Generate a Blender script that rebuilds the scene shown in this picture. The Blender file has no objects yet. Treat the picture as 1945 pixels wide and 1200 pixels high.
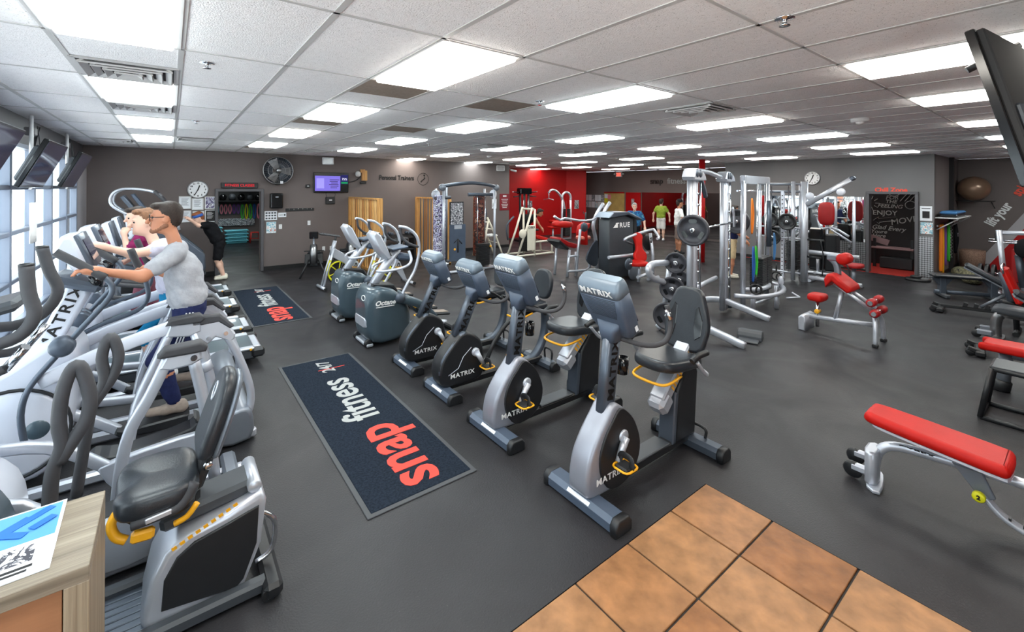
import bpy, math, random
import numpy as np
from mathutils import Vector, Matrix, Euler
random.seed(7)
S=bpy.context.scene
# ---------------------------------------------------------------- camera
cd=bpy.data.cameras.new('camera'); cam=bpy.data.objects.new('camera',cd); S.collection.objects.link(cam); S.camera=cam
cd.sensor_fit='HORIZONTAL'; cd.sensor_width=36; cd.lens=841.39/1945*36
cd.shift_x=(972.5-962.75)/1945; cd.shift_y=-(600-357.23)/1945; cd.clip_start=.05; cd.clip_end=300
cam.matrix_world=Matrix.Translation((0,0,2.17))@Matrix.Rotation(-.6489,4,'Z')@Matrix.Rotation(math.pi/2,4,'X')@Matrix.Rotation(.0048,4,'Z')
# ---------------------------------------------------------------- world, sun, exposure
W=bpy.data.worlds.new('sky'); S.world=W; W.use_nodes=True
bg=W.node_tree.nodes['Background']; bg.inputs[0].default_value=(.86,.93,1.0,1); bg.inputs[1].default_value=4.2
sd=bpy.data.lights.new('sun','SUN'); sd.energy=26; sd.angle=.02; sd.color=(1,.95,.86)
sun=bpy.data.objects.new('sun',sd); S.collection.objects.link(sun); sun.rotation_euler=(math.radians(38),0,math.radians(62))
FIX=15.0   # radiance of the fluorescent lenses
vs=S.view_settings; vs.view_transform='Standard'; vs.look='None'; vs.exposure=0.12; vs.gamma=1; vs.use_curve_mapping=False
# ---------------------------------------------------------------- materials
MAT={}
def N(nt,t,**k):
    n=nt.nodes.new(t)
    for a,b in k.items():
        if a.startswith('i_'): n.inputs[a[2:]].default_value=b
        else: setattr(n,a,b)
    return n
def mat(name,col,rough=.5,metal=0,spec=.5,var=.0,scale=8,bump=0,bscale=60,coat=0,emit=0,ecol=None,sheen=0,spk=None):
    """principled material: colour with noise variation, fine bump, optional speckle"""
    m=bpy.data.materials.new(name); m.use_nodes=True; nt=m.node_tree; b=nt.nodes['Principled BSDF']
    c4=(*col,1)
    b.inputs['Base Color'].default_value=c4; b.inputs['Roughness'].default_value=rough; b.inputs['Metallic'].default_value=metal
    b.inputs['Specular IOR Level'].default_value=spec; b.inputs['Coat Weight'].default_value=coat
    tc=N(nt,'ShaderNodeTexCoord') if (var or bump or spk) else None
    if var or spk:
        nz=N(nt,'ShaderNodeTexNoise'); nz.inputs['Scale'].default_value=scale; nz.inputs['Detail'].default_value=5
        nt.links.new(tc.outputs['Object'],nz.inputs['Vector'])
        r=N(nt,'ShaderNodeValToRGB'); r.color_ramp.elements[0].position=.3; r.color_ramp.elements[1].position=.7
        r.color_ramp.elements[0].color=(*[x*(1-var) for x in col],1); r.color_ramp.elements[1].color=(*[min(1,x*(1+var)) for x in col],1)
        nt.links.new(nz.outputs['Fac'],r.inputs['Fac']); out=r.outputs['Color']
        if spk:
            v=N(nt,'ShaderNodeTexNoise'); v.inputs['Scale'].default_value=spk[1]; nt.links.new(tc.outputs['Object'],v.inputs['Vector'])
            q=N(nt,'ShaderNodeValToRGB'); q.color_ramp.elements[0].position=spk[2]; q.color_ramp.elements[1].position=spk[2]+.04
            q.color_ramp.elements[0].color=(0,0,0,1); q.color_ramp.elements[1].color=(1,1,1,1)
            nt.links.new(v.outputs['Fac'],q.inputs['Fac'])
            mx=N(nt,'ShaderNodeMix',data_type='RGBA'); nt.links.new(q.outputs['Color'],mx.inputs['Factor']); nt.links.new(out,mx.inputs['A']); mx.inputs['B'].default_value=(*spk[0],1); out=mx.outputs['Result']
        nt.links.new(out,b.inputs['Base Color'])
    if bump:
        nz2=N(nt,'ShaderNodeTexNoise'); nz2.inputs['Scale'].default_value=bscale; nz2.inputs['Detail'].default_value=4
        nt.links.new(tc.outputs['Object'],nz2.inputs['Vector'])
        bp=N(nt,'ShaderNodeBump'); bp.inputs['Strength'].default_value=bump; bp.inputs['Distance'].default_value=.01
        nt.links.new(nz2.outputs['Fac'],bp.inputs['Height']); nt.links.new(bp.outputs['Normal'],b.inputs['Normal'])
    if emit: b.inputs['Emission Color'].default_value=(*(ecol or col),1); b.inputs['Emission Strength'].default_value=emit
    MAT[name]=m; return m
def srgb(r,g,b):
    f=lambda c:(c/255/12.92 if c<=10 else ((c/255+.055)/1.055)**2.4)
    return (f(r),f(g),f(b))
def lamp_mat(name,col,st):
    m=bpy.data.materials.new(name); m.use_nodes=True; nt=m.node_tree; nt.nodes.remove(nt.nodes['Principled BSDF'])
    e=N(nt,'ShaderNodeEmission'); e.inputs[0].default_value=(*col,1); e.inputs[1].default_value=st
    nt.links.new(e.outputs[0],nt.nodes['Material Output'].inputs[0]); MAT[name]=m
def wood_mat(name,c0,c1,axis='X',scale=3,rough=.5,grain=14):
    m=bpy.data.materials.new(name); m.use_nodes=True; nt=m.node_tree; b=nt.nodes['Principled BSDF']; b.inputs['Roughness'].default_value=rough
    tc=N(nt,'ShaderNodeTexCoord'); mp=N(nt,'ShaderNodeMapping'); nt.links.new(tc.outputs['Object'],mp.inputs[0])
    sc={'X':(scale*.12,grain,grain),'Y':(grain,scale*.12,grain),'Z':(grain,grain,scale*.12)}[axis]; mp.inputs['Scale'].default_value=sc
    nz=N(nt,'ShaderNodeTexNoise'); nz.inputs['Scale'].default_value=3; nz.inputs['Detail'].default_value=8; nz.inputs['Roughness'].default_value=.65; nz.inputs['Distortion'].default_value=.6
    nt.links.new(mp.outputs[0],nz.inputs['Vector'])
    r=N(nt,'ShaderNodeValToRGB'); r.color_ramp.elements[0].position=.32; r.color_ramp.elements[1].position=.68
    r.color_ramp.elements[0].color=(*c0,1); r.color_ramp.elements[1].color=(*c1,1); nt.links.new(nz.outputs['Fac'],r.inputs['Fac']); nt.links.new(r.outputs[0],b.inputs['Base Color'])
    bp=N(nt,'ShaderNodeBump'); bp.inputs['Strength'].default_value=.15; bp.inputs['Distance'].default_value=.004; nt.links.new(nz.outputs['Fac'],bp.inputs['Height']); nt.links.new(bp.outputs[0],b.inputs['Normal'])
    MAT[name]=m
def pattern_mat(name,cols,scale=14,rough=.5,kind='VORONOI'):
    """irregular printed patches (posters, photos, fabric prints)"""
    m=bpy.data.materials.new(name); m.use_nodes=True; nt=m.node_tree; b=nt.nodes['Principled BSDF']; b.inputs['Roughness'].default_value=rough
    tc=N(nt,'ShaderNodeTexCoord'); nz=N(nt,'ShaderNodeTexNoise'); nz.inputs['Scale'].default_value=scale; nz.inputs['Detail'].default_value=3; nz.inputs['Distortion'].default_value=1.5
    nt.links.new(tc.outputs['Object'],nz.inputs['Vector']); r=N(nt,'ShaderNodeValToRGB'); r.color_ramp.interpolation='CONSTANT'
    el=r.color_ramp.elements
    while len(el)<len(cols): el.new(.5)
    for i,c in enumerate(cols): el[i].position=.3+.4*i/len(cols) if i else 0; el[i].color=(*c,1)
    nt.links.new(nz.outputs['Fac'],r.inputs['Fac']); nt.links.new(r.outputs[0],b.inputs['Base Color']); MAT[name]=m
def tread_plate(name):
    m=mat(name,(.55,.55,.57),.28,.9); nt=m.node_tree; b=nt.nodes['Principled BSDF']
    tc=N(nt,'ShaderNodeTexCoord'); mp=N(nt,'ShaderNodeMapping'); mp.inputs['Rotation'].default_value=(math.radians(45),0,0); mp.inputs['Scale'].default_value=(1,28,28)
    nt.links.new(tc.outputs['Object'],mp.inputs[0]); ck=N(nt,'ShaderNodeTexChecker'); ck.inputs['Scale'].default_value=1; nt.links.new(mp.outputs[0],ck.inputs[0])
    ck.inputs[1].default_value=(1,1,1,1); ck.inputs[2].default_value=(0,0,0,1)
    bp=N(nt,'ShaderNodeBump'); bp.inputs['Strength'].default_value=1; bp.inputs['Distance'].default_value=.02; nt.links.new(ck.outputs['Fac'],bp.inputs['Height']); nt.links.new(bp.outputs[0],b.inputs['Normal'])
    mx=N(nt,'ShaderNodeMix',data_type='RGBA'); nt.links.new(ck.outputs['Fac'],mx.inputs['Factor']); mx.inputs['A'].default_value=(.25,.25,.26,1); mx.inputs['B'].default_value=(.7,.7,.72,1); nt.links.new(mx.outputs['Result'],b.inputs['Base Color'])
mat('silver_shroud',srgb(158,161,172),.36,.45,.5,.04,6)
mat('rubber_floor',srgb(42,41,44),.46,0,.34,.14,1.1,.25,90,spk=(srgb(120,116,112),160,.735))
_m=MAT['rubber_floor'].node_tree; _n=N(_m,'ShaderNodeTexNoise'); _n.inputs['Scale'].default_value=.9; _n.inputs['Detail'].default_value=6; _n.inputs['Distortion'].default_value=1.2; _c=N(_m,'ShaderNodeTexCoord'); _m.links.new(_c.outputs['Object'],_n.inputs['Vector']); _r=N(_m,'ShaderNodeMapRange'); _r.inputs[1].default_value=.3; _r.inputs[2].default_value=.7; _r.inputs[3].default_value=.34; _r.inputs[4].default_value=.56; _m.links.new(_n.outputs['Fac'],_r.inputs[0]); _m.links.new(_r.outputs[0],_m.nodes['Principled BSDF'].inputs['Roughness'])
mat('entry_grout',srgb(58,56,54),.8)
for i,c in enumerate([(156,110,72),(146,98,60),(158,114,76),(140,92,54)]): mat('stone_tile%d'%i,srgb(*c),.45,0,.35,.32,8,1.0,7)
mat('ceiling_tile',srgb(250,248,250),.9,0,.2,.04,30,.55,110,spk=(srgb(168,165,165),130,.66))
mat('ceiling_smooth',srgb(246,244,244),.85,0,.2,.03,10,.2,150)
mat('grid_metal',srgb(198,196,196),.5)
mat('brown_panel',srgb(150,136,126),.7,0,.3,.12,40)
mat('wall_charcoal',srgb(112,102,100),.62,0,.3,.05,1.5,.08,140)
mat('wall_grey',srgb(116,114,115),.62,0,.3,.05,1.5,.08,140)
mat('wall_red',srgb(176,2,8),.55,0,.35,.06,1.5,.06,140)
mat('wall_light',srgb(178,174,178),.65,0,.3,.04,2)
mat('trim_dark',srgb(86,84,88),.45)
mat('baseboard_black',srgb(22,22,24),.5)
mat('window_frame',srgb(126,134,150),.4,.3)
mat('silver',srgb(200,204,214),.34,.55,.5,.04,6)
mat('silver_dark',srgb(132,138,148),.36,.55,.5,.04,6)
mat('gunmetal',srgb(86,94,106),.36,.5,.5,.05,6)
mat('white_paint',srgb(206,210,222),.32,.1,.5,.03,5,coat=.3)
mat('cream_paint',srgb(226,220,204),.4,0,.5,.05,5)
mat('chrome',srgb(225,228,232),.12,1)
mat('black_plastic',srgb(30,31,34),.42,0,.5,.1,12)
mat('black_gloss',srgb(16,17,20),.15,0,.6)
mat('dark_grey',srgb(62,66,72),.45,0,.5,.06,10)
mat('rubber_grip',srgb(64,64,68),.6,0,.4,.08,18)
mat('console_blue',srgb(80,92,110),.38,.15,.5,.06,8)
mat('console_cap',srgb(112,126,140),.35,.15,.5,.05,8)
mat('teal_grey',srgb(70,86,96),.33,.2,.5,.06,6,coat=.3)
mat('seat_black',srgb(40,44,50),.32,0,.5,.1,14,.1,120)
mat('vinyl_red',srgb(188,20,12),.5,0,.3,.08,6,.08,150)
mat('vinyl_red_deep',srgb(160,14,18),.45,0,.5,.08,6,.08,150)
mat('yellow',srgb(246,176,30),.38,0,.5,.05,8)
mat('lime',srgb(226,222,30),.4)
mat('red_plastic',srgb(205,40,34),.4)
mat('white',srgb(240,240,242),.5)
mat('off_white',srgb(222,222,224),.5,0,.4,.03,9)
mat('paper',srgb(236,238,244),.6)
mat('letter_black',srgb(14,13,13),.4)
mat('letter_white',srgb(240,240,240),.5)
mat('letter_grey',srgb(170,172,172),.85)
mat('letter_red',srgb(222,70,58),.8)
mat('coral',srgb(244,84,62),.6)
mat('mat_pile',srgb(38,46,58),.95,0,.1,.35,60,.9,260)
mat('mat_edge',srgb(70,72,76),.7)
mat('glass_screen',srgb(44,42,66),.06,0,.7)
mat('iron',srgb(66,66,72),.42,.4,.5,.1,20)
mat('brushed',srgb(150,150,152),.3,.9,.5,.08,4)
mat('gold_ball',srgb(140,112,92),.28,.35,.5,.05,4)
mat('aqua',srgb(110,205,222),.5); mat('green',srgb(60,190,60),.5); mat('orange',srgb(240,130,30),.5); mat('purple',srgb(120,70,150),.55); mat('blue',srgb(40,90,170),.5); mat('pink',srgb(240,140,160),.5); mat('steel_blue',srgb(66,120,172),.5)
mat('skin_tan',srgb(190,128,98),.5,0,.4,.05,10); mat('skin_fair',srgb(232,188,166),.5,0,.4,.05,10); mat('skin_brown',srgb(172,118,90),.5,0,.4,.05,10)
mat('hair_dark',srgb(46,34,28),.6,0,.4,.3,60,.5,90); mat('hair_brown',srgb(122,84,58),.6,0,.4,.3,60,.5,90); mat('hair_auburn',srgb(140,80,44),.6,0,.4,.3,60,.5,90); mat('hair_grey',srgb(186,184,182),.6,0,.4,.2,60,.5,90)
mat('tee_grey',srgb(164,165,171),.85,0,.2,.08,30,.4,40); mat('tee_lavender',srgb(206,204,222),.85,0,.2,.06,30,.4,40); mat('tee_maroon',srgb(132,34,84),.85,0,.2,.1,30,.4,40); mat('cloth_black',srgb(20,20,24),.85,0,.2,.1,30,.3,40)
mat('tee_white',srgb(232,230,228),.85,0,.2,.05,30,.3,40); mat('short_taupe',srgb(138,122,116),.85,0,.2,.08,30,.3,40); mat('navy',srgb(32,38,76),.85,0,.2,.12,30,.3,40); mat('leggings_blue',srgb(24,128,176),.8,0,.2,.1,30); mat('khaki',srgb(206,184,146),.85,0,.2,.08,30,.3,40)
pattern_mat('print_blue',[srgb(20,60,120),srgb(40,120,170),srgb(20,40,80),srgb(90,160,190)],9,.85)
pattern_mat('print_photo',[srgb(60,50,60),srgb(190,190,215),srgb(90,80,120),srgb(225,225,235),srgb(40,40,60)],6,.4)
pattern_mat('print_dark',[srgb(40,24,24),srgb(110,50,40),srgb(30,22,26),srgb(150,110,90)],7,.3)
pattern_mat('print_card',[srgb(235,235,240),srgb(120,180,200),srgb(240,240,240),srgb(200,90,70)],12,.5)
pattern_mat('print_bw',[srgb(235,235,240),srgb(60,60,70),srgb(200,200,205)],22,.5)
pattern_mat('camo',[srgb(70,70,52),srgb(120,116,90),srgb(40,40,34)],18,.8)
wood_mat('pine',srgb(160,96,44),srgb(236,186,112),'Z',3,.45,10); wood_mat('pine_dark',srgb(140,80,34),srgb(210,150,84),'Z',3,.45,10); wood_mat('pine_light',srgb(190,126,64),srgb(246,206,138),'Z',3,.45,10)
wood_mat('oak_pale',srgb(108,96,82),srgb(156,144,126),'X',4,.5,16)
wood_mat('oak_pale_v',srgb(116,100,82),srgb(160,144,122),'Z',4,.5,22)
wood_mat('brown_board',srgb(150,100,68),srgb(176,122,84),'X',2,.6,3)
tread_plate('tread_plate')
mm=mat('mirror',(.86,.88,.88),.02,1); mat('mirror_darkened',(.30,.28,.28),.03,1)  # second mirror colour is darkened to weaken the reflected red wall
g=bpy.data.materials.new('glass'); g.use_nodes=True; nt=g.node_tree; nt.nodes.remove(nt.nodes['Principled BSDF'])
tr=N(nt,'ShaderNodeBsdfTransparent'); tr.inputs[0].default_value=(.93,.97,.97,1); gl=N(nt,'ShaderNodeBsdfGlossy'); gl.inputs['Roughness'].default_value=.02
ms=N(nt,'ShaderNodeMixShader'); ms.inputs[0].default_value=.05; nt.links.new(tr.outputs[0],ms.inputs[1]); nt.links.new(gl.outputs[0],ms.inputs[2]); nt.links.new(ms.outputs[0],nt.nodes['Material Output'].inputs[0]); MAT['glass']=g
lamp_mat('lens_cool',(.90,1.0,1.0),FIX); lamp_mat('lens_warm',(1.0,.95,.86),FIX*1.05); lamp_mat('led_red',(1,.02,.04),1.0); lamp_mat('screen_violet',(.26,.21,.86),.9); lamp_mat('screen_navy',(.03,.03,.16),.8); lamp_mat('screen_green',(.02,.35,.12),.9); lamp_mat('screen_white',(.8,.8,1),.95)
lamp_mat('exit_red',(1,.12,.08),1.6)
# ---------------------------------------------------------------- mesh helpers
def smoothpath(pts,sp,closed=False):
    P=[Vector(p) for p in pts]
    if sp<=1 or len(P)<3: return P
    out=[]; n=len(P); rng=range(n) if closed else range(n-1)
    for i in rng:
        if closed: a,b,c,d=P[(i-1)%n],P[i],P[(i+1)%n],P[(i+2)%n]
        else: a,b,c,d=P[max(i-1,0)],P[i],P[i+1],P[min(i+2,n-1)]
        for k in range(sp):
            t=k/sp; out.append(.5*((2*b)+(c-a)*t+(2*a-5*b+4*c-d)*t*t+(3*b-a-3*c+d)*t**3))
    if not closed: out.append(P[-1])
    return out
class MB:
    def __init__(s): s.v=[];s.f=[];s.sm=[]
    def add(s,vs,fs,smooth=True):
        n=len(s.v); s.v+=[tuple(v) for v in vs]; s.f+=[tuple(i+n for i in f) for f in fs]
        s.sm+=smooth if isinstance(smooth,list) else [smooth]*len(fs); return s
    def box(s,c,d,rot=None,bev=0):
        hx,hy,hz=d[0]/2,d[1]/2,d[2]/2; R=rot if isinstance(rot,Matrix) else (Euler(rot).to_matrix() if rot else None)
        b=min(bev,hx*.98,hy*.98,hz*.98); C=Vector(c); vs=[]
        if b<=0:
            vs=[Vector((x*hx,y*hy,z*hz)) for z in(-1,1) for y in(-1,1) for x in(-1,1)]
            fs=[(0,2,3,1),(4,5,7,6),(0,1,5,4),(2,6,7,3),(0,4,6,2),(1,3,7,5)]
        else:
            idx={}
            for sx in(-1,1):
                for sy in(-1,1):
                    for sz in(-1,1):
                        for k in range(3):
                            p=[sx*(hx-b),sy*(hy-b),sz*(hz-b)]; p[k]=(sx*hx,sy*hy,sz*hz)[k]; idx[sx,sy,sz,k]=len(vs); vs.append(Vector(p))
            fs=[]
            for k in range(3):
                o=[j for j in range(3) if j!=k]
                for sg in(-1,1):
                    q=[]
                    for a,bb in((-1,-1),(1,-1),(1,1),(-1,1)):
                        t=[0,0,0]; t[k]=sg; t[o[0]]=a; t[o[1]]=bb; q.append(idx[t[0],t[1],t[2],k])
                    flip=(sg<0)!=(k==1); fs.append(tuple(q[::-1] if flip else q))
            for k in range(3):
                o=[j for j in range(3) if j!=k]
                for a in(-1,1):
                    for bb in(-1,1):
                        q=[]
                        for sk,kk in((-1,o[0]),(1,o[0]),(1,o[1]),(-1,o[1])):
                            t=[0,0,0]; t[k]=sk; t[o[0]]=a; t[o[1]]=bb; q.append(idx[t[0],t[1],t[2],kk])
                        pc=sum((vs[i] for i in q),Vector())/4; nn=(vs[q[1]]-vs[q[0]]).cross(vs[q[3]]-vs[q[0]])
                        fs.append(tuple(q if nn.dot(pc)>0 else q[::-1]))
            for sx in(-1,1):
                for sy in(-1,1):
                    for sz in(-1,1):
                        q=[idx[sx,sy,sz,k] for k in range(3)]; fs.append(tuple(q if sx*sy*sz>0 else q[::-1]))
        if R: vs=[R@v for v in vs]
        return s.add([v+C for v in vs],fs,False)
    def tube(s,pts,r,n=10,sp=0,closed=False,flat=None,cap=True):
        P=smoothpath(pts,sp,closed); m=len(P); rr=r if isinstance(r,(list,tuple)) else None
        T=[]
        for i in range(m):
            a=P[(i-1)%m] if closed else P[max(i-1,0)]; b=P[(i+1)%m] if closed else P[min(i+1,m-1)]
            t=(b-a); T.append(t.normalized() if t.length>1e-9 else Vector((0,0,1)))
        up=Vector((0,0,1)) if abs(T[0].z)<.9 else Vector((0,1,0))
        u=(up-T[0]*up.dot(T[0])).normalized(); vs=[]
        for i in range(m):
            u=(u-T[i]*u.dot(T[i])); u=u.normalized() if u.length>1e-6 else T[i].orthogonal().normalized(); w=T[i].cross(u)
            if rr: q=i/(m-1)*(len(rr)-1); k=min(int(q),len(rr)-2); R_=rr[k]+(rr[k+1]-rr[k])*(q-k)
            else: R_=r
            for j in range(n):
                an=2*math.pi*j/n; ru,rw=(R_,R_) if not flat else (flat[0],flat[1])
                if flat:
                    cu,cw=math.cos(an),math.sin(an); e=.45; vs.append(P[i]+u*(ru*math.copysign(abs(cu)**e,cu))+w*(rw*math.copysign(abs(cw)**e,cw)))
                else: vs.append(P[i]+u*(ru*math.cos(an))+w*(rw*math.sin(an)))
        fs=[]
        for i in range(m if closed else m-1):
            a=i*n; b=((i+1)%m)*n
            for j in range(n): fs.append((a+j,a+(j+1)%n,b+(j+1)%n,b+j))
        sm=[True]*len(fs)
        if cap and not closed: fs+=[tuple(range(n))[::-1],tuple(range((m-1)*n,m*n))]; sm+=[False,False]
        return s.add(vs,fs,sm)
    def cyl(s,a,b,r,r2=None,n=16,bev=0):
        a,b=Vector(a),Vector(b)
        if bev: d=(b-a).normalized()*bev; q=r2 or r; return s.tube([a,a+d*.01,a+d,b-d,b-d*.01,b],[r-bev,r-bev,r,q,q-bev,q-bev],n) if False else s.lathe([(0,0),(r-bev,0),(r,bev),(q,(b-a).length-bev),(q-bev,(b-a).length),(0,(b-a).length)],a,b-a,n)
        return s.tube([a,b],[r,r2 if r2 is not None else r],n)
    def lathe(s,prof,c,ax=(0,0,1),n=24,sm=True):
        q=Vector(ax).to_track_quat('Z','Y').to_matrix(); C=Vector(c); vs=[];fs=[]
        for r,h in prof:
            for j in range(n): an=2*math.pi*j/n; vs.append(C+q@Vector((r*math.cos(an),r*math.sin(an),h)))
        for i in range(len(prof)-1):
            for j in range(n): fs.append((i*n+j,i*n+(j+1)%n,(i+1)*n+(j+1)%n,(i+1)*n+j))
        return s.add(vs,fs,sm)
    def prism(s,poly,axis,a,b,bev=0,seg=1,taper=None):
        """extrude a 2-D outline along an axis with rounded edges"""
        n=len(poly); A=sum(poly[i][0]*poly[(i+1)%n][1]-poly[(i+1)%n][0]*poly[i][1] for i in range(n))
        P=[Vector(p) for p in (poly if A>0 else poly[::-1])]
        def inset(d):
            out=[]
            for i in range(n):
                e1=(P[i]-P[i-1]).normalized(); e2=(P[(i+1)%n]-P[i]).normalized(); n1=Vector((-e1.y,e1.x)); n2=Vector((-e2.y,e2.x)); m=n1+n2
                m=m/max(.6,m.dot(m)/2) if m.length>1e-6 else n1
                out.append(P[i]+m*d)
            return out
        rings=[]
        if bev>0:
            for k in range(seg+1): an=math.pi/2*k/seg; rings.append((inset(bev*(1-math.sin(an))),a+bev*(1-math.cos(an))))
            for k in range(seg+1): an=math.pi/2*(1-k/seg); rings.append((inset(bev*(1-math.sin(an))),b-bev*(1-math.cos(an))))
        else: rings=[(P,a),(P,b)]
        f={'x':lambda p,t:(t,p.x,p.y),'y':lambda p,t:(p.x,t,p.y),'z':lambda p,t:(p.x,p.y,t)}[axis]; fl=(axis=='y')
        vs=[];fs=[];sm=[]
        for R_,t in rings: vs+=[f(p,t) for p in R_]
        for i in range(len(rings)-1):
            for j in range(n):
                q=(i*n+j,i*n+(j+1)%n,(i+1)*n+(j+1)%n,(i+1)*n+j); fs.append(q[::-1] if fl else q); sm.append(seg>1)
        c0=tuple(range(n)); c1=tuple(range((len(rings)-1)*n,len(rings)*n))
        fs+=[c0 if fl else c0[::-1],c1[::-1] if fl else c1]; sm+=[False,False]
        return s.add(vs,fs,sm)
    def ell(s,c,r,nu=20,nv=12,e=1,rot=None):
        R=Euler(rot).to_matrix() if rot else None; C=Vector(c); vs=[];fs=[]
        pw=lambda x:math.copysign(abs(x)**e,x)
        for i in range(nv+1):
            ph=-math.pi/2+math.pi*i/nv
            for j in range(nu):
                th=2*math.pi*j/nu; v=Vector((r[0]*pw(math.cos(ph))*pw(math.cos(th)),r[1]*pw(math.cos(ph))*pw(math.sin(th)),r[2]*pw(math.sin(ph))))
                vs.append(C+(R@v if R else v))
        for i in range(nv):
            for j in range(nu): fs.append((i*nu+j,i*nu+(j+1)%nu,(i+1)*nu+(j+1)%nu,(i+1)*nu+j))
        return s.add(vs,fs,True)
    def loft(s,rings,cap=True,smooth=True):
        n=len(rings[0]); vs=[p for r in rings for p in r]; fs=[]
        for i in range(len(rings)-1):
            for j in range(n): fs.append((i*n+j,i*n+(j+1)%n,(i+1)*n+(j+1)%n,(i+1)*n+j))
        sm=[smooth]*len(fs)
        if cap: fs+=[tuple(range(n))[::-1],tuple(range((len(rings)-1)*n,len(rings)*n))]; sm+=[False]*2
        return s.add(vs,fs,sm)
    def torus(s,c,R,r,ax=(0,0,1),n=32,m=8,arc=None):
        q=Vector(ax).to_track_quat('Z','Y').to_matrix(); C=Vector(c)
        a0,a1=arc or (0,2*math.pi); k=n if not arc else n+1
        pts=[C+q@Vector((R*math.cos(a0+(a1-a0)*i/n),R*math.sin(a0+(a1-a0)*i/n),0)) for i in range(k)]
        return s.tube(pts,r,m,closed=not arc)
    def xf(s,mtx): s.v=[tuple(mtx@Vector(v)) for v in s.v]; return s
    def mesh(s,name):
        me=bpy.data.meshes.new(name); me.from_pydata(s.v,[],s.f); me.polygons.foreach_set('use_smooth',s.sm); me.update(); return me
COL=S.collection
def obj(name,mb,material,parent=None,loc=None,rot=None):
    me=mb.mesh(name) if isinstance(mb,MB) else mb
    if material and not me.materials: me.materials.append(MAT[material])
    o=bpy.data.objects.new(name,me); COL.objects.link(o)
    if parent: o.parent=parent
    if loc: o.location=loc
    if rot: o.rotation_euler=rot
    return o
def tag(o,label=None,cat=None,group=None,kind=None):
    if label: o['label']=label
    if cat: o['category']=cat
    if group: o['group']=group
    if kind: o['kind']=kind
    return o
def thing(name,label,cat,loc=(0,0,0),rz=0,group=None):
    o=bpy.data.objects.new(name,None); COL.objects.link(o); o.location=loc; o.rotation_euler=(0,0,rz); o.empty_display_size=.1
    return tag(o,label,cat,group)
def single(name,label,cat,mb,material,loc=(0,0,0),rz=0,group=None): return tag(obj(name,mb,material,None,loc,(0,0,rz)),label,cat,group)
def struct(name,mb,material,parent=None):
    o=obj(name,mb,material,parent)
    return o if parent else tag(o,kind='structure')
def dup(root,loc,rz=None,label=None,group=None,parent=None):
    c=root.copy(); COL.objects.link(c); c.parent=parent
    if loc is not None: c.location=loc
    if rz is not None: c.rotation_euler=(0,0,rz)
    if label: c['label']=label
    if group: c['group']=group
    for ch in list(root.children):
        d=ch.copy(); COL.objects.link(d); d.parent=c
        for g in list(ch.children): e=g.copy(); COL.objects.link(e); e.parent=d
    return c
def text(name,s,size,material,parent,org,right=(1,0,0),up=(0,0,1),ext=.002,bold=0,align='CENTER',shear=0,sx=1,space=1):
    cu=bpy.data.curves.new(name,'FONT'); cu.body=s; cu.size=size; cu.extrude=ext; cu.offset=bold; cu.align_x=align; cu.align_y='CENTER'; cu.shear=shear; cu.resolution_u=3; cu.space_character=space
    t=bpy.data.objects.new(name,cu); me=bpy.data.meshes.new_from_object(t); bpy.data.objects.remove(t); bpy.data.curves.remove(cu)
    me.materials.clear()
    r=Vector(right).normalized(); u=Vector(up); u=(u-r*u.dot(r)).normalized(); w=r.cross(u); M=Matrix((r*sx,u,w)).transposed().to_4x4(); M.translation=Vector(org); me.transform(M)
    return obj(name,me,material,parent)
def disc(c,r,ax,n=24,h=.004): return MB().lathe([(0,0),(r,0),(r,h),(0,h)],c,ax,n,False)
def rrect(w,h,r,k=4,cx=0,cy=0):
    out=[]
    for (sx,sy,a0) in((1,1,0),(-1,1,90),(-1,-1,180),(1,-1,270)):
        for i in range(k+1): an=math.radians(a0+90*i/k); out.append((cx+sx*(w/2-r)+r*math.cos(an),cy+sy*(h/2-r)+r*math.sin(an)))
    return out
# ================================================================ room shell
XL,YB,CZ=-1.5,13.0,3.05
def wallbox(x0,x1,y0,y1,z0,z1): return MB().box(((x0+x1)/2,(y0+y1)/2,(z0+z1)/2),(x1-x0,y1-y0,z1-z0))
# floor: rubber sheet around the sunken entry tiles
TX1,TY1,TX0,TY0,TP=3.15,1.71,-1.42,-2.4,.457
fl=MB()
for x0,x1,y0,y1 in((XL-.1,18.1,TY1,20.9),(TX1,18.1,-2.7,TY1),(XL-.1,TX0,-2.7,TY1),(TX0,TX1,-2.7,TY0)): fl.box(((x0+x1)/2,(y0+y1)/2,-.03),(x1-x0,y1-y0,.06))
floor=struct('floor',fl,'rubber_floor')
obj('grout_bed',MB().box(((TX0+TX1)/2,(TY0+TY1)/2,-.035),(TX1-TX0,TY1-TY0,.05)),'entry_grout',floor)
tm=[]
for i in range(4):
    m=MB().box((0,0,-.004),(TP-.012,TP-.012,.014),None,.003).mesh('stone_tile'); m.materials.append(MAT['stone_tile%d'%i]); tm.append(m)
for i in range(10):
    for j in range(9):
        cx,cy=TX1-TP*(i+.5),TY1-TP*(j+.5)
        if cx<TX0+.1 or cy<TY0+.1: continue
        o=obj('stone_tile',tm[(i*2+j*3+(i*j)%3)%4],None,floor,(cx,cy,0),(0,0,math.pi/2*((i+j*2)%4)))
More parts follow.
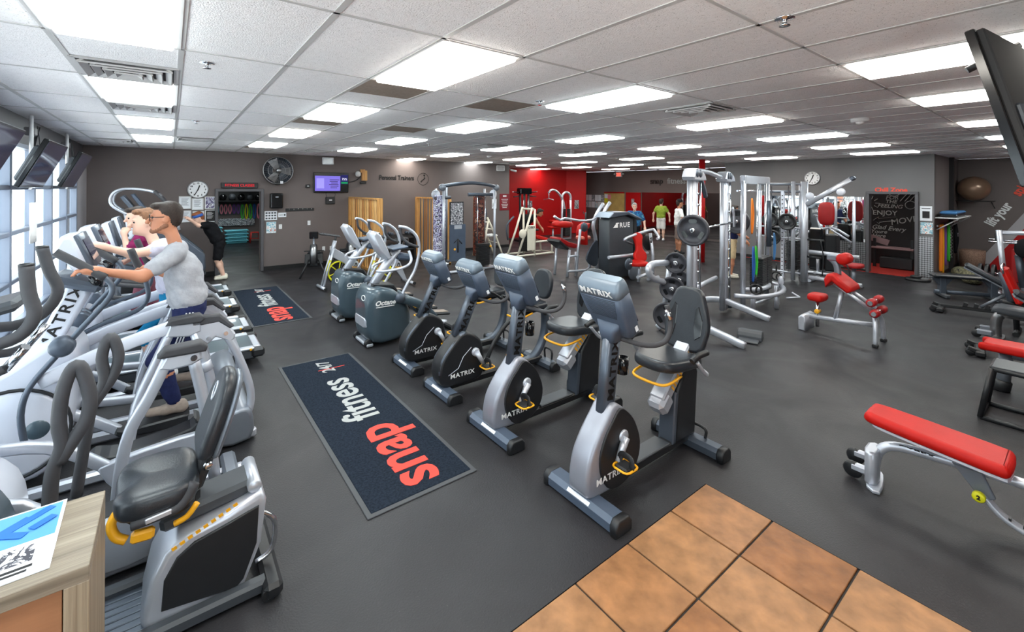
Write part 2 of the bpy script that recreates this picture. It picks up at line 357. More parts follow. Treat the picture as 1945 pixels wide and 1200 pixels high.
# ceiling
GX,GY=.6096,1.2192
LIGHTS={}
for k,rows in {-3:[(0,'c'),(2,'c'),(4,'c'),(6,'c'),(-2,'c')],0:[(0,'w'),(2,'c'),(4,'w'),(6,'c'),(-2,'w')],3:[(0,'c'),(2,'c'),(4,'c'),(6,'c')],4:[(-2,'w')],7:[(-2,'w'),(0,'w'),(2,'c'),(4,'c'),(6,'c'),(8,'w')],  # nearest window-column and mat-column panels are unseen, added for their light
  11:[(-2,'w'),(0,'c'),(2,'w'),(4,'c'),(6,'w'),(8,'c')],15:[(-2,'c'),(0,'w'),(2,'c'),(4,'w'),(6,'c'),(8,'c')],19:[(-2,'w'),(0,'c'),(2,'w'),(4,'c'),(6,'c'),(8,'w'),(10,'w')],23:[(-2,'c'),(6,'w'),(8,'w')]}.items():  # nearest far-column panel is added to brighten the alcove
    for i,c in rows: LIGHTS[k,i]=c
HALF={}  # (col,row,half): kind
for i in(1,3): HALF[-3,i,1 if i==1 else 0]='vent'
HALF[-2,6,0]='vent'; HALF[5,0,0]='vent'; HALF[6,4,0]='vent'; HALF[-4,7,0]='vent'; HALF[13,8,0]='vent'; HALF[10,4,0]='vent'; HALF[2,7,0]='vent'
for k,i,h in((0,1,0),(0,3,0),(0,7,0),(2,1,0),(2,3,0)): HALF[k,i,h]='brown'
def inroom(x,y):
    if x<XL or x>17.9 or y<-2.5: return False
    if y>YB-.05 and x<9.9: return False
    if y>15.3 and x<15.3: return False
    if x>14.7 and 2.3<y<7.3: return False
    return y<16.6
ceiling=struct('ceiling',wallbox(XL-.1,18.1,-2.7,16.8,CZ+.02,CZ+.2),'ceiling_smooth')
full=MB().box((0,0,0),(GX-.02,GY-.02,.02)).mesh('ceiling_tile'); full.materials.append(MAT['ceiling_tile'])
half=MB().box((0,0,0),(GX-.02,GX-.02,.02)).mesh('ceiling_tile'); half.materials.append(MAT['ceiling_tile'])
brown=MB().box((0,0,0),(GX-.02,GX-.02,.02)).mesh('return_grille'); brown.materials.append(MAT['brown_panel'])
VK={}; far_tiles=MB(); cells=[]; vents=[]
for k in range(-5,28):
    for i in range(-4,12):
        x0=1.27+k*GX; y0=2.29+i*GY; cx,cy=x0+GX/2,y0+GY/2
        if not inroom(max(cx,XL+.02) if k==-5 else cx,cy): continue
        if (k,i) in LIGHTS: continue
        parts=[]
        if any((k,i,h) in HALF for h in(0,1)):
            for h in(0,1): parts.append((cx,y0+GX*(h+.5),HALF.get((k,i,h),'half'))); VK[round(cx,2),round(y0+GX*(h+.5),2)]=(k,i)
        else: parts=[(cx,cy,'full')]
        for p in parts: cells.append((math.hypot(p[0],p[1]-1)+(20 if p[1]<-.3 else 0),p))
cells.sort(key=lambda c:c[0]); nt_=0
for d,(x,y,kind) in cells:
    if kind=='vent': vents.append((x,y)); continue
    z=CZ+.008
    if kind=='full' and nt_>=285: far_tiles.box((x,y,z),(GX-.02,GY-.02,.02)); continue
    obj({'full':'ceiling_tile','half':'ceiling_tile','brown':'return_grille'}[kind],{'full':full,'half':half,'brown':brown}[kind],None,ceiling,(x,y,z)); nt_+=1
tag(obj('ceiling_tile_field',far_tiles,'ceiling_tile',ceiling),kind='stuff')
def bar(x0,x1,y0,y1): return MB().box(((x0+x1)/2,(y0+y1)/2,CZ-.001),(x1-x0,y1-y0,.012))
for k in range(-4,28):
    x=1.27+k*GX; w=.016
    if x<9.9: segs=[(-2.5,YB)]
    elif x<14.7: segs=[(-2.5,15.25)]
    else: segs=[(-2.5,2.29),(7.35,14.8 if x<16.2 else 16.5)]
    for a,b in segs: obj('ceiling_runner',bar(x-w,x+w,a,b),'grid_metal',ceiling)
for i in range(-3,12):
    y=2.29+i*GY; w=.010
    segs=[(XL,17.9)]
    if y>YB: segs=[(9.9,17.9 if y<14.8 else 15.1)]
    elif 2.29<y<7.35: segs=[(XL,14.7)]
    for a,b in segs: obj('ceiling_cross_tee',bar(a,b,y-w,y+w),'grid_metal',ceiling)
ORD=['nearest','second','third','fourth','fifth','sixth','seventh','eighth']
lensm={}; 
for c,nm in(('c','lens_cool'),('w','lens_warm')):
    m=MB().box((0,0,-.014),(.53,1.15,.036),None,.01).mesh('lens'); m.materials.append(MAT[nm]); lensm[c]=m
frm=MB()
for x,y,a,b in((-.285,0,.04,1.2),(.285,0,.04,1.2),(0,.588,.53,.03),(0,-.588,.53,.03)): frm.box((x,y,0),(a,b,.016),None,.004)
frmm=frm.mesh('fixture_frame'); frmm.materials.append(MAT['grid_metal'])
cols=sorted({k for k,i in LIGHTS}); CN={-3:'in the column along the windows',0:'in the column above the floor mats',3:'in the column above the recumbent bikes',4:'close to the hung television, right of frame',7:'in the column past the bikes',11:'in the column above the tall plate-loaded rack',15:'in the column before the grey partition wall',19:'in the column just before the doorway wall',23:'in the far column by the rear mirror wall'}
for (k,i),c in LIGHTS.items():
    if k==4: lab='%s fluorescent ceiling panel beside the hung television'%('warm white' if c=='w' else 'cool white')
    else:
        rk=sorted(r for kk,r in LIGHTS if kk==k).index(i); lab='%s fluorescent ceiling panel, %s %s'%('warm white' if c=='w' else 'pale teal',ORD[rk],CN[k])
    t=thing('ceiling_light',lab,'ceiling light',(1.27+(k+.5)*GX,2.29+(i+.5)*GY,CZ-.004),0,'fluorescent ceiling panels'); obj('fixture_frame',frmm,None,t); obj('lens',lensm[c],None,t)
vm=MB(); ring=lambda a,z0,z1,w:[vm.box((sx*a if sx else 0,sy*a if sy else 0,z0),((w if sx else 2*a+w),(w if sy else 2*a+w),.012),((0,sx*.6,0) if sx else (-sy*.6,0,0))) for sx,sy in((1,0),(-1,0),(0,1),(0,-1))]
for a in(.06,.12,.18,.24): ring(a,-.012-.02*(1-a/.24),0,.045)
vm_=vm.mesh('louvre'); vm_.materials.append(MAT['grid_metal']); vb=MB().box((0,0,.012),(.6,.6,.01)).mesh('plenum'); vb.materials.append(MAT['baseboard_black'])
vf=MB()
for x,y,a,b in((-.285,0,.03,.6),(.285,0,.03,.6),(0,.285,.6,.03),(0,-.285,.6,.03)): vf.box((x,y,-.002),(a,b,.012))
vf_=vf.mesh('vent_frame'); vf_.materials.append(MAT['grid_metal'])
vents.sort(key=lambda p:math.hypot(*p))
VL={(-3,1):'square louvred air vent between the two nearest window-side lights',(-3,3):'square louvred air vent behind the second window-side light',(-2,6):'square louvred air vent over the far treadmills',(5,0):'square louvred air vent beside the long warm light past the bikes',(6,4):'square louvred air vent in the middle ceiling beside a pale teal light',(-4,7):'square louvred air vent in the window corner by the farthest hung television',(13,8):'square louvred air vent near the red wall',(10,4):'square louvred air vent far down the middle ceiling',(2,7):'square louvred air vent near the wall television'}
for n,(x,y) in enumerate(vents):
    t=thing('air_vent',VL[VK[round(x,2),round(y,2)]],'vent',(x,y,CZ-.004),0,'ceiling air vents'); obj('louvre',vm_,None,t); obj('vent_frame',vf_,None,t); obj('plenum',vb,None,t)
sp=MB().lathe([(0,0),(.05,0),(.045,-.008),(.012,-.012),(.012,-.035),(.026,-.038),(.026,-.042),(0,-.042)],(0,0,0),n=14)
spm=sp.mesh('sprinkler'); spm.materials.append(MAT['chrome'])
for n,(x,y) in enumerate([(.2,3.78),(.26,7.2),(2.95,3.35),(6.5,3.2),(2.5,.95),(4.1,8.0),(7.2,8.1)]):
    tag(obj('fire_sprinkler',spm,None,None,(x,y,CZ-.002)),['chrome sprinkler head beside the near window-side vent','chrome sprinkler head further along the window-side ceiling','chrome sprinkler head beside the light above the bikes','chrome sprinkler head beside the long warm light past the bikes','chrome sprinkler head at the top edge above the bikes','chrome sprinkler head in front of the wall television lights','chrome sprinkler head in the far middle ceiling'][n],'sprinkler','ceiling sprinklers')
t=thing('smoke_detector','round white smoke detector on the ceiling left of the hung television','smoke detector',(6.75,1.72,CZ-.002)); obj('base',MB().lathe([(0,0),(.095,0),(.09,-.04),(0,-.045)],(0,0,0)),'off_white',t); obj('sensor_dome',MB().lathe([(.045,-.04),(.04,-.06),(.02,-.075),(0,-.078)],(0,0,0)),'off_white',t)
for n,(x,y) in enumerate([(6.9,9.9),(12.0,11.6)]): single('ceiling_camera',['small white dome sensor above the column of far lights','small white dome sensor near the exit sign'][n],'camera',MB().lathe([(0,0),(.07,0),(.065,-.03),(.03,-.06),(0,-.065)],(0,0,0)),'off_white',(x,y,CZ-.002),0,'ceiling domes')
# ---- left window wall
wl=MB()
for y0,y1,z0,z1 in((-2.7,YB,0,.18),(-2.7,YB,2.68,CZ+.02),(11.82,YB,.18,2.68),(-2.7,.6,.18,2.68)): wl.box((XL-.06,(y0+y1)/2,(z0+z1)/2),(.12,y1-y0,z1-z0))
struct('wall_left',wl,'trim_dark')
obj('window_reveal',MB().box((XL+.03,12.42,1.42),(.06,1.2,2.5)),'wall_light',bpy.data.objects['wall_left'])
MY=[.6,1.7,2.8,3.9,5.05,6.2,7.4,8.52,9.6,10.78,11.82]; TZ=[.18,.5,1.05,1.62,2.15,2.68]
wf=MB(); wf.box((XL,(MY[0]+MY[-1])/2,.2),(.1,MY[-1]-MY[0],.05)).box((XL,(MY[0]+MY[-1])/2,2.66),(.1,MY[-1]-MY[0],.05))
win=struct('window_1',wf,'window_frame')
for y in MY: obj('mullion',MB().box((XL+.01,y,1.43),(.1,.06,2.5),None,.008),'window_frame',win)
for z in TZ[1:-1]: obj('transom',MB().box((XL+.01,(MY[0]+MY[-1])/2,z),(.085,MY[-1]-MY[0],.055),None,.008),'window_frame',win)
for a,b in zip(MY,MY[1:]):
    for c,d in zip(TZ,TZ[1:]): obj('pane',MB().box((XL-.01,(a+b)/2,(c+d)/2),(.008,b-a-.05,d-c-.045)),'glass',win)
obj('window_sill',MB().box((XL+.06,(MY[0]+MY[-1])/2,.16),(.14,MY[-1]-MY[0]+.1,.05),None,.01),'window_frame',win)
for y,h in((8.25,1.5),): single('window_curtain','sheer white strip of cloth hanging on the window behind the machines','curtain',MB().loft([[(XL+.05+.02*math.sin(q*1.9),y+q*.06,1.95-h*t*.35) for q in range(7)] + [(XL+.06+.02*math.sin(q*1.9),y+q*.06,1.95-h*t*.35) for q in range(6,-1,-1)] for t in (0,.25,.5,.75,1)]),'tee_white')
# ---- outside: pavement, brick piers, low hedge
single('pavement','pale concrete pavement outside the windows','pavement',MB().box((-8.2,12,-.2),(13,29,.1)),'off_white')
for n,(x,y) in enumerate([(-3.4,9.2),(-3.4,14.5)]):
    t=thing('brick_pier',['brick pier outside the window behind the middle television','brick pier outside near the corner of the room'][n],'pillar',(x,y,-.15),0,'brick piers'); obj('shaft',MB().box((0,0,1.8),(.45,.45,3.6)),'brick' if 'brick' in MAT else mat('brick',srgb(132,84,68),.8,0,.3,.2,9,.5,30).name,t); obj('stone_base',MB().box((0,0,.2),(.55,.55,.4),None,.02),'wall_light',t); obj('stone_cap',MB().box((0,0,3.6),(.55,.55,.12),None,.02),'wall_light',t)
hd=MB(); rr=random.Random(3)
for n in range(900):
    p=Vector((rr.uniform(-7.4,-6.4),rr.uniform(2,22),rr.uniform(-.1,.7))); q=Matrix.Rotation(rr.uniform(0,6.3),3,'Z')@Matrix.Rotation(rr.uniform(-1,1),3,'X'); hd.add([p+q@Vector(v) for v in((-.09,0,0),(0,-.05,0),(.09,0,0),(0,.05,0))],[(0,1,2,3)],False)
tag(single('hedge','low green hedge beyond the pavement outside','hedge',hd,mat('leaf',srgb(86,120,60),.6).name),kind='stuff')
# ---- back wall with class-room doorway
wb=MB()
for x0,x1,z0,z1 in((XL-.1,.92,0,CZ),(1.84,9.97,0,CZ),(.92,1.84,2.05,CZ)): wb.box(((x0+x1)/2,YB+.07,(z0+z1)/2),(x1-x0,.14,z1-z0))
struct('wall_back',wb,'wall_charcoal')
def doorframe(n,pts,mtl='trim_dark'):
    o=struct('door_%d'%n,pts,mtl); return o
df=MB()
for x in(.895,1.885): df.box((x,YB+.03,1.03),(.07,.22,2.06),None,.008)
df.box((1.39,YB+.03,2.085),(1.06,.22,.07),None,.008); doorframe(1,df)
bb=MB()
for x0,x1 in((XL,.86),(1.92,9.97)): bb.box(((x0+x1)/2,YB-.008,.05),(x1-x0,.016,.1))
struct('baseboard_back',bb,'baseboard_black')
# class room beyond
cr=MB()
for b in((-1,3.9,20.4,20.5,0,CZ),(-1.1,-1,13.14,20.5,0,CZ),(3.9,4.0,13.14,20.5,0,CZ),(-1.1,4,13.14,20.5,CZ,CZ+.1)): cr.box(((b[0]+b[1])/2,(b[2]+b[3])/2,(b[4]+b[5])/2),(b[1]-b[0],b[3]-b[2],b[5]-b[4]))
struct('wall_class_room',cr,'wall_charcoal')
cl=thing('ceiling_light','fluorescent ceiling panel inside the class room beyond the doorway','ceiling light',(1.6,16.6,CZ-.01),0,'fluorescent ceiling panels'); obj('fixture_frame',frmm,None,cl); obj('lens',lensm['c'],None,cl); dup(cl,(1.6,19.0,CZ-.01),0,'extra ceiling panel added to brighten the aqua steps in the class room')  # second class room panel is added to brighten the view through the doorway
# ---- rear part: end of back wall, red wall, closet, mirror wall
struct('wall_passage',MB().box((9.9,14.2,CZ/2),(.14,2.3,CZ)),'wall_charcoal')
struct('wall_rear',MB().box((12.5,15.32,CZ/2),(5.3,.14,CZ)),'wall_red')
struct('wall_closet',MB().prism([(15.15,15.25),(16.05,14.8),(16.6,15.9),(15.15,16.5)],'z',0,CZ),'wall_red')
struct('wall_mirror',MB().box((18.07,12.0,CZ/2),(.14,9.6,CZ)),'wall_charcoal')
struct('wall_rear_end',MB().box((16.9,16.65,CZ/2),(2.6,.14,CZ)),'wall_charcoal')
# ---- partition with the lounge doorway
wc=MB()
for y0,y1,z0,z1 in((2.29,2.62,0,CZ),(3.53,7.35,0,CZ),(2.62,3.53,2.06,CZ)): wc.box((14.77,(y0+y1)/2,(z0+z1)/2),(.14,y1-y0,z1-z0))
struct('wall_partition',wc,'wall_grey')
struct('wall_alcove',MB().box((16.35,2.36,CZ/2),(3.1,.14,CZ)),'wall_charcoal')
struct('wall_partition_side',MB().box((16.4,7.28,CZ/2),(3.2,.14,CZ)),'wall_charcoal')
df=MB()
for y in(2.595,3.56): df.box((14.74,y,1.03),(.22,.07,2.06),None,.008)
df.box((14.74,3.08,2.095),(.22,1.03,.07),None,.008); doorframe(2,df)
struct('wall_lounge',MB().box((16.6,4.2,CZ/2),(.1,4,CZ)),mat('chalk_black',srgb(24,19,22),.6).name)
struct('floor_lounge',MB().box((15.6,4.6,.006),(1.9,4.4,.012)),mat('carpet_red',srgb(160,50,44),.9,0,.1,.1,40).name)
ll=thing('ceiling_light','dim ceiling panel inside the lounge beyond the chalk wall','ceiling light',(15.6,5.4,CZ-.01),0,'fluorescent ceiling panels'); obj('fixture_frame',frmm,None,ll); obj('lens',lensm['w'],None,ll)
bb=MB().box((14.69,5.44,.05),(.016,3.7,.1)).box((16.3,2.28,.05),(3.2,.016,.1)); struct('baseboard_partition',bb,'baseboard_black')
# ---- right wall and wall behind the viewer
struct('wall_right',MB().box((17.97,-.2,CZ/2),(.14,5.1,CZ)),'wall_charcoal')
wf_=MB()
for x0,x1,z0,z1 in((XL-.1,-1.1,0,CZ),(1.13,18.1,0,CZ),(-1.1,1.13,2.7,CZ),(-1.1,1.13,0,.1)): wf_.box(((x0+x1)/2,-2.62,(z0+z1)/2),(x1-x0,.14,z1-z0))
struct('wall_front',wf_,'wall_grey')
w2=struct('window_fill',MB().box((.015,-2.6,2.67),(2.23,.1,.06)).box((.015,-2.6,.12),(2.23,.1,.06)),'window_frame')  # unseen window, put in for fill light from behind the camera
for x in(-1.07,0,1.1): obj('mullion',MB().box((x,-2.6,1.4),(.06,.1,2.6)),'window_frame',w2)
for a,b in((-1.07,0),(0,1.1)): obj('pane',MB().box(((a+b)/2,-2.61,1.4),(b-a-.05,.008,2.5)),'glass',w2)
single('entry_pavement','pale concrete pavement outside the entrance','pavement',MB().box((1,-9.2,-.2),(30,12.8,.1)),'off_white')
# ================================================================ things on the walls
RX,UZ=(1,0,0),(0,0,1); RY=(0,-1,0)
def wallframe(name,label,cat,x,z,w,h,fm,pm,Y=YB,group=None,fw=.02):
    t=thing(name,label,cat,(x,Y-.002,z),0,group); f=MB()
    for a,b,c,d in((-w/2+fw/2,0,fw,h),(w/2-fw/2,0,fw,h),(0,h/2-fw/2,w-2*fw,fw),(0,-h/2+fw/2,w-2*fw,fw)): f.box((a,-.01,b),(c,.02,d),None,.003)
    obj('frame',f,fm,t); obj('print',MB().box((0,-.006,0),(w-2*fw,.006,h-2*fw)),pm,t); return t
def lines(t,n,w,x,z,dz,m='dark_grey',th=.008,y=-.011,rnd=0):
    b=MB()
    for i in range(n): ww=w*(1-.35*((i*37+rnd)%5)/5); b.box((x-(w-ww)/2,y,z-i*dz),(ww,.002,th))
    return obj('printed_text',b,m,t)
def clock(label,org,right,rad):
    r=Vector(right); n=r.cross(Vector(UZ)); t=thing('wall_clock',label,'clock',org); 
    obj('face',MB().lathe([(0,.02),(rad*.9,.02),(rad*.9,.015)],(0,0,0),n,36,False),'white',t)
    obj('rim',MB().lathe([(rad*.88,.0),(rad,.004),(rad,.03),(rad*.94,.04),(rad*.88,.03)],(0,0,0),n,36),'brushed',t)
    for h in range(1,13):
        a=math.radians(90-30*h); text('numeral',str(h),rad*.24,'letter_black',t,r*(rad*.7*math.cos(a))+Vector((0,0,rad*.7*math.sin(a)))+n*.022,right,UZ,.001,.003)
    for nm,an,ln,w in(('hour_hand',72,.5,.022),('minute_hand',243,.72,.014)):
        a=math.radians(an); d=r*math.cos(a)+Vector((0,0,math.sin(a))); obj(nm,MB().tube([n*.026-d*rad*.1,n*.026+d*rad*ln],w*rad*3,6),'letter_black',t)
    return t
clock('round silver-rimmed wall clock left of the red LED sign',(.52,YB,2.1),RX,.215)
clock('round white wall clock above the mirror by the boom arm',(14.7,4.84,2.5),RY,.2)
# LED sign
t=thing('led_sign','long black LED sign above the class room doorway','sign',(1.385,YB,2.205)); obj('housing',MB().box((0,-.03,0),(.8,.06,.135),None,.008),'black_plastic',t); text('lettering','FITNESS CLASSES',.09,'led_red',t,(0,-.062,0),RX,UZ,.001,.0,sx=.95)
for n,(x,z,w,h,m,l) in enumerate([(.27,1.79,.24,.3,'paper','framed printed notice, leftmost of the top row under the clock'),(.515,1.75,.23,.28,'paper','framed page, middle of the top row under the clock'),(.765,1.78,.22,.3,'print_photo','framed colour photo beside the doorway under the clock'),(.53,1.44,.23,.28,'paper','framed page below the middle notice under the clock'),(.77,1.46,.22,.3,'chalk_black','framed dark poster below the colour photo by the doorway'),(.27,1.46,.24,.28,'paper','framed notice below the leftmost notice under the clock')]):
    t=wallframe('picture_frame',l,'picture',x,z,w,h,'off_white',m,YB,'framed notices under the clock')
    if m!='print_photo': lines(t,6,w*.6,0,h*.3,h*.1,'letter_white' if m=='chalk_black' else 'dark_grey',rnd=n)
# wall fan
t=thing('wall_fan','large round wire-caged wall fan right of the doorway','fan',(2.23,YB,2.6))
c=MB()
for k in range(36): a=2*math.pi*k/36; c.tube([(.07*math.cos(a),-.3,.07*math.sin(a)),(.25*math.cos(a),-.29,.25*math.sin(a)),(.35*math.cos(a),-.2,.35*math.sin(a))],.0028,4)
for r,y in((.35,-.2),(.25,-.29),(.15,-.3)): c.torus((0,y,0),r,.005 if r<.35 else .014,(0,1,0),36,6)
obj('cage',c,'brushed',t)
b=MB()
for k in range(3): b.add([Matrix.Rotation(2*math.pi*k/3,4,'Y')@Vector(v) for v in((.05,-.2,-.05),(.3,-.24,-.13),(.32,-.18,.1),(.06,-.18,.06))],[(0,1,2,3)],False); b.add([Matrix.Rotation(2*math.pi*k/3,4,'Y')@Vector(v) for v in((.05,-.203,-.05),(.3,-.243,-.13),(.32,-.183,.1),(.06,-.183,.06))],[(3,2,1,0)],False)
obj('blades',b,'brushed',t); obj('hub',MB().cyl((0,-.31,0),(0,-.2,0),.06,n=20,bev=.01),'brushed',t); obj('back_shroud',MB().lathe([(.35,.0),(.34,.06),(.2,.12),(.1,.14)],(0,-.2,0),(0,1,0),32),'gunmetal',t)
obj('bracket',MB().box((0,-.07,-.3),(.1,.14,.16),None,.01).tube([(0,-.1,-.3),(0,-.17,-.1)],.025),'black_plastic',t); obj('tag',MB().box((.06,-.31,-.31),(.07,.01,.07),None,.004),'paper',t)
t=thing('paper_dispenser','black paper towel dispenser under the wall fan','dispenser',(2.2,YB,1.81)); obj('housing',MB().prism(rrect(.3,.4,.04),'y',-.22,0,.03,3),'black_gloss',t); obj('badge',MB().box((0,-.222,.1),(.07,.006,.02)),'silver',t)
for n,(x,z,w,h,m,l) in enumerate([(2.09,1.42,.3,.24,'paper','wide class timetable sheet beside the doorway'),(2.36,1.43,.2,.12,'paper','small white strip notice right of the timetable'),(2.1,1.11,.23,.3,'print_card','coloured flyer below the timetable')]):
    t=wallframe('wall_notice',l,'notice',x,z,w,h,'off_white',m,YB,'notices by the doorway',.008)
    if n==0:
        b=MB()
        for i in range(4):
            for j in range(3): b.box((-.1+.067*i,-.011,.07-.07*j),(.045,.002,.04))
        obj('printed_text',b,'dark_grey',t)
    elif n==1: obj('printed_text',MB().box((.06,-.011,0),(.04,.002,.05)).box((-.03,-.011,0),(.09,.002,.012)),'dark_grey',t)
def plate(name,label,x,z,w=.075,h=.12,Y=YB,detail=1):
    t=thing(name,label,'switch' if 'switch' in name else 'outlet',(x,Y,z)); obj('cover',MB().box((0,-.005,0),(w,.01,h),None,.003),'white',t)
    for k in(-.025,.025): obj('slot' if 'outlet' in name else 'rocker',MB().box((0,-.011,k),(.026,.006,.03),None,.003),'off_white' if detail else 'dark_grey',t)
plate('light_switch','white light switch plate right of the coloured flyer',2.32,1.12); plate('wall_outlet','white outlet plate below the hook rail',3.03,1.19); plate('wall_outlet','white outlet plate low on the wall behind the rower, left one',3.42,.45); plate('wall_outlet','white outlet plate low on the wall behind the rower, right one',3.62,.45)
t=thing('hook_rail','black wall rail with coat hooks under the television','hook rail',(2.8,YB,1.56)); obj('board',MB().box((0,-.01,0),(.72,.02,.08),None,.004),'black_plastic',t)
for k in range(6): obj('hook',MB().tube([(-.28+.112*k,-.02,.01),(-.28+.112*k,-.06,0),(-.28+.112*k,-.07,.03)],.008,6,3),'chrome',t)
# television with class info
t=thing('wall_television','wall television showing a violet sign-up screen','television',(3.6,YB,2.3)); obj('bezel',MB().box((0,-.06,0),(.95,.06,.56),None,.01),'black_gloss',t); obj('wall_mount',MB().box((0,-.016,0),(.4,.032,.3)),'black_plastic',t)
scr=obj('screen',MB().box((-.1,-.092,-.02),(.68,.004,.42)),'screen_violet',t); obj('side_panel',MB().box((.355,-.092,.09),(.2,.004,.26)),'screen_navy',t); obj('green_tile',MB().box((.355,-.096,-.0),(.18,.004,.05)),'screen_green',t); text('side_digits','75%',.09,'screen_white',t,(.355,-.095,.1),RX,UZ,.0005,.002)
obj('card',MB().box((-.3,-.095,-.02),(.2,.003,.28)),mat('screen_card',srgb(150,140,230),.4,emit=.6,ecol=srgb(150,140,230)).name,t)
ln=MB(); [ln.box((.08-.02*(i%2),-.095,.08-.045*i),(.26-.04*(i%3),.003,.018)) for i in range(6)]; obj('screen_text',ln,mat('screen_ink',srgb(70,40,120),.4).name,t)
t=thing('control_box','black control box with cables under the television','control box',(3.58,YB,1.8)); obj('case',MB().box((0,-.04,0),(.24,.08,.2),None,.008),'black_plastic',t); obj('label',MB().box((0,-.082,.01),(.08,.003,.03)),'off_white',t); obj('cable',MB().tube([(-.1,-.05,.1),(-.12,-.05,.18),(-.1,-.05,.24)],.006,6,4),'black_plastic',t); obj('cable',MB().tube([(.1,-.05,.1),(.14,-.05,.16),(.1,-.05,.24)],.006,6,4),'black_plastic',t)
t=thing('wall_sensor','small black sensor left of the television','sensor',(2.99,YB,2.2)); obj('case',MB().box((0,-.03,0),(.11,.06,.09),None,.008),'black_plastic',t); obj('label',MB().box((0,-.062,.0),(.05,.003,.02)),'off_white',t)
def speaker(label,loc,rz,s=1):
    t=thing('wall_speaker',label,'speaker',loc,rz); obj('cabinet',MB().prism([(-.15*s,-.24*s),(.15*s,-.24*s),(.11*s,-.06*s),(-.11*s,-.06*s)],'z',-.1*s,.1*s,.012),'off_white',t); obj('grille',MB().box((0,-.242*s,0),(.25*s,.008,.15*s)),'brushed',t); obj('bracket',MB().tube([(0,-.07*s,0),(0,0,.03*s)],.02),'off_white',t); return t
speaker('white speaker on the wall above the television',(3.5,YB,2.9),-.15); speaker('white twin-lamp emergency unit at the end of the brown wall',(9.5,YB,2.88),-.4)
t=thing('wall_camera','camera and wooden block on a cable arm right of the television','camera mount',(4.5,YB,2.5)); obj('wood_block',MB().box((.05,-.03,.02),(.16,.06,.3),None,.006).box((-.0,-.03,.15),(.14,.05,.1),None,.006),'pine',t); obj('camera_body',MB().ell((-.16,-.1,.06),(.07,.08,.08),14,8,.8),'off_white',t); obj('cable',MB().tube([(-.05,-.06,0),(-.2,-.06,-.12),(-.35,-.06,-.17),(-.5,-.05,-.17)],.014,8,5),'black_plastic',t); obj('lamp',MB().box((0,-.07,-.19),(.18,.1,.07),None,.02),'black_plastic',t)
# personal trainers lettering
t=thing('wall_lettering','black raised words on the brown wall beside the runner logo','lettering',(5.64,YB,2.47)); text('lettering','Personal Trainers',.2,'letter_black',t,(-.06,-.006,0),RX,UZ,.006,.004,sx=.8)
t=thing('wall_logo','thin round runner emblem on the brown wall','emblem',(6.47,YB,2.45)); obj('ring',MB().torus((0,-.01,0),.19,.006,(0,1,0),40,6),'letter_black',t); obj('figure',MB().tube([(-.09,-.01,-.09),(-.02,-.01,-.03),(.04,-.01,.02),(.02,-.01,.08)],.012,6,4).tube([(.02,-.01,-.01),(.08,-.01,.04)],.01,6).ell((.03,-.01,.12),(.025,.008,.025)),'letter_black',t)
t=thing('rules_sign','dark red printed rules sign at the end of the brown wall','sign',(9.75,YB,1.66)); obj('panel',MB().box((0,-.008,0),(.44,.016,.6),None,.003),mat('sign_red',srgb(130,22,34),.5).name,t); b=MB(); [b.box((0,-.018,.1-.06*i),(.3-.05*(i%3),.003,.018)) for i in range(6)]; b.box((0,-.018,.22),(.16,.003,.05)); obj('printed_text',b,'letter_white',t)
t=thing('wall_phone','white paper notice box with cable left of the red rules sign','notice',(9.28,YB,1.6)); obj('panel',MB().box((0,-.01,0),(.2,.02,.34),None,.004),'paper',t); obj('cable',MB().tube([(-.08,-.03,-.1),(-.02,-.03,.08),(.05,-.03,-.12)],.008,6,4),'black_plastic',t)
t=thing('security_camera','white bullet camera at the corner of the brown wall','camera',(9.97,YB-.05,2.86)); obj('body',MB().cyl((-.02,-.05,-.02),(.18,-.14,-.07),.035,n=14,bev=.006),'off_white',t); obj('arm',MB().tube([(0,.04,.03),(0,-.04,0)],.015),'off_white',t)
# slatted timber partitions
def partition(label,x,y0,y1,h,n,gap):
    t=thing('slat_partition',label,'partition',(x,y0,0),0,'slatted timber partitions'); L=y0-y1
    obj('top_rail',MB().box((0,-L/2,h-.02),(.1,L,.04)),'pine',t); obj('bottom_rail',MB().box((0,-L/2,.03),(.1,L,.06)),'pine',t)
    for y in(-.05,-L+.05): obj('post',MB().box((0,y,h/2-.02),(.12,.1,h-.04),None,.004),'pine',t)
    ms_=[]
    for nm in('pine','pine_dark','pine_light'): m=MB().box((0,0,h/2),(.03,gap*.55,h-.1),None,.003).mesh('slat'); m.materials.append(MAT[nm]); ms_.append(m)
    for i in range(n): obj('slat',ms_[(i*5+i//3)%3],None,t,(.012*((i*7)%3-1),-.12-(L-.24)*(i+.5)/n,0))
partition('tall pine slat partition with close-set slats behind the lateral trainers',4.15,YB-.01,10.65,1.9,17,.13)
partition('tall pine slat partition with wider gaps left of the cable trainer',6.25,YB-.01,10.9,1.88,11,.075)
# ---------------- rear walls
t=thing('wall_lettering','large raised wall lettering above the rear mirror','lettering',(17.99,11.6,2.52)); text('dark_word','snap',.36,'letter_black',t,(-.01,.6,0),RY,UZ,.012,.008,sx=1.05); text('light_word','fitness',.36,'letter_grey',t,(-.01,-.42,0),RY,UZ,.012,.006,sx=1.0)
single('rear_mirror','wide wall mirror behind the people at the rear','mirror',MB().box((17.985,10.4,1.05),(.02,5.2,1.9)),'mirror_darkened')
t=thing('exit_sign','lit red exit sign with two lamp heads on the rear wall','exit sign',(17.96,14.35,2.88)); obj('case',MB().box((0,0,0),(.08,.36,.26),None,.01),'off_white',t); obj('legend',MB().box((-.042,0,0),(.006,.28,.17)),'exit_red',t); text('lettering','EXIT',.14,'letter_white',t,(-.048,0,0),RY,UZ,.001,.003)
for s in(-1,1): obj('lamp_head',MB().ell((-.02,s*.26,.02),(.06,.05,.05),12,8),'off_white',t)
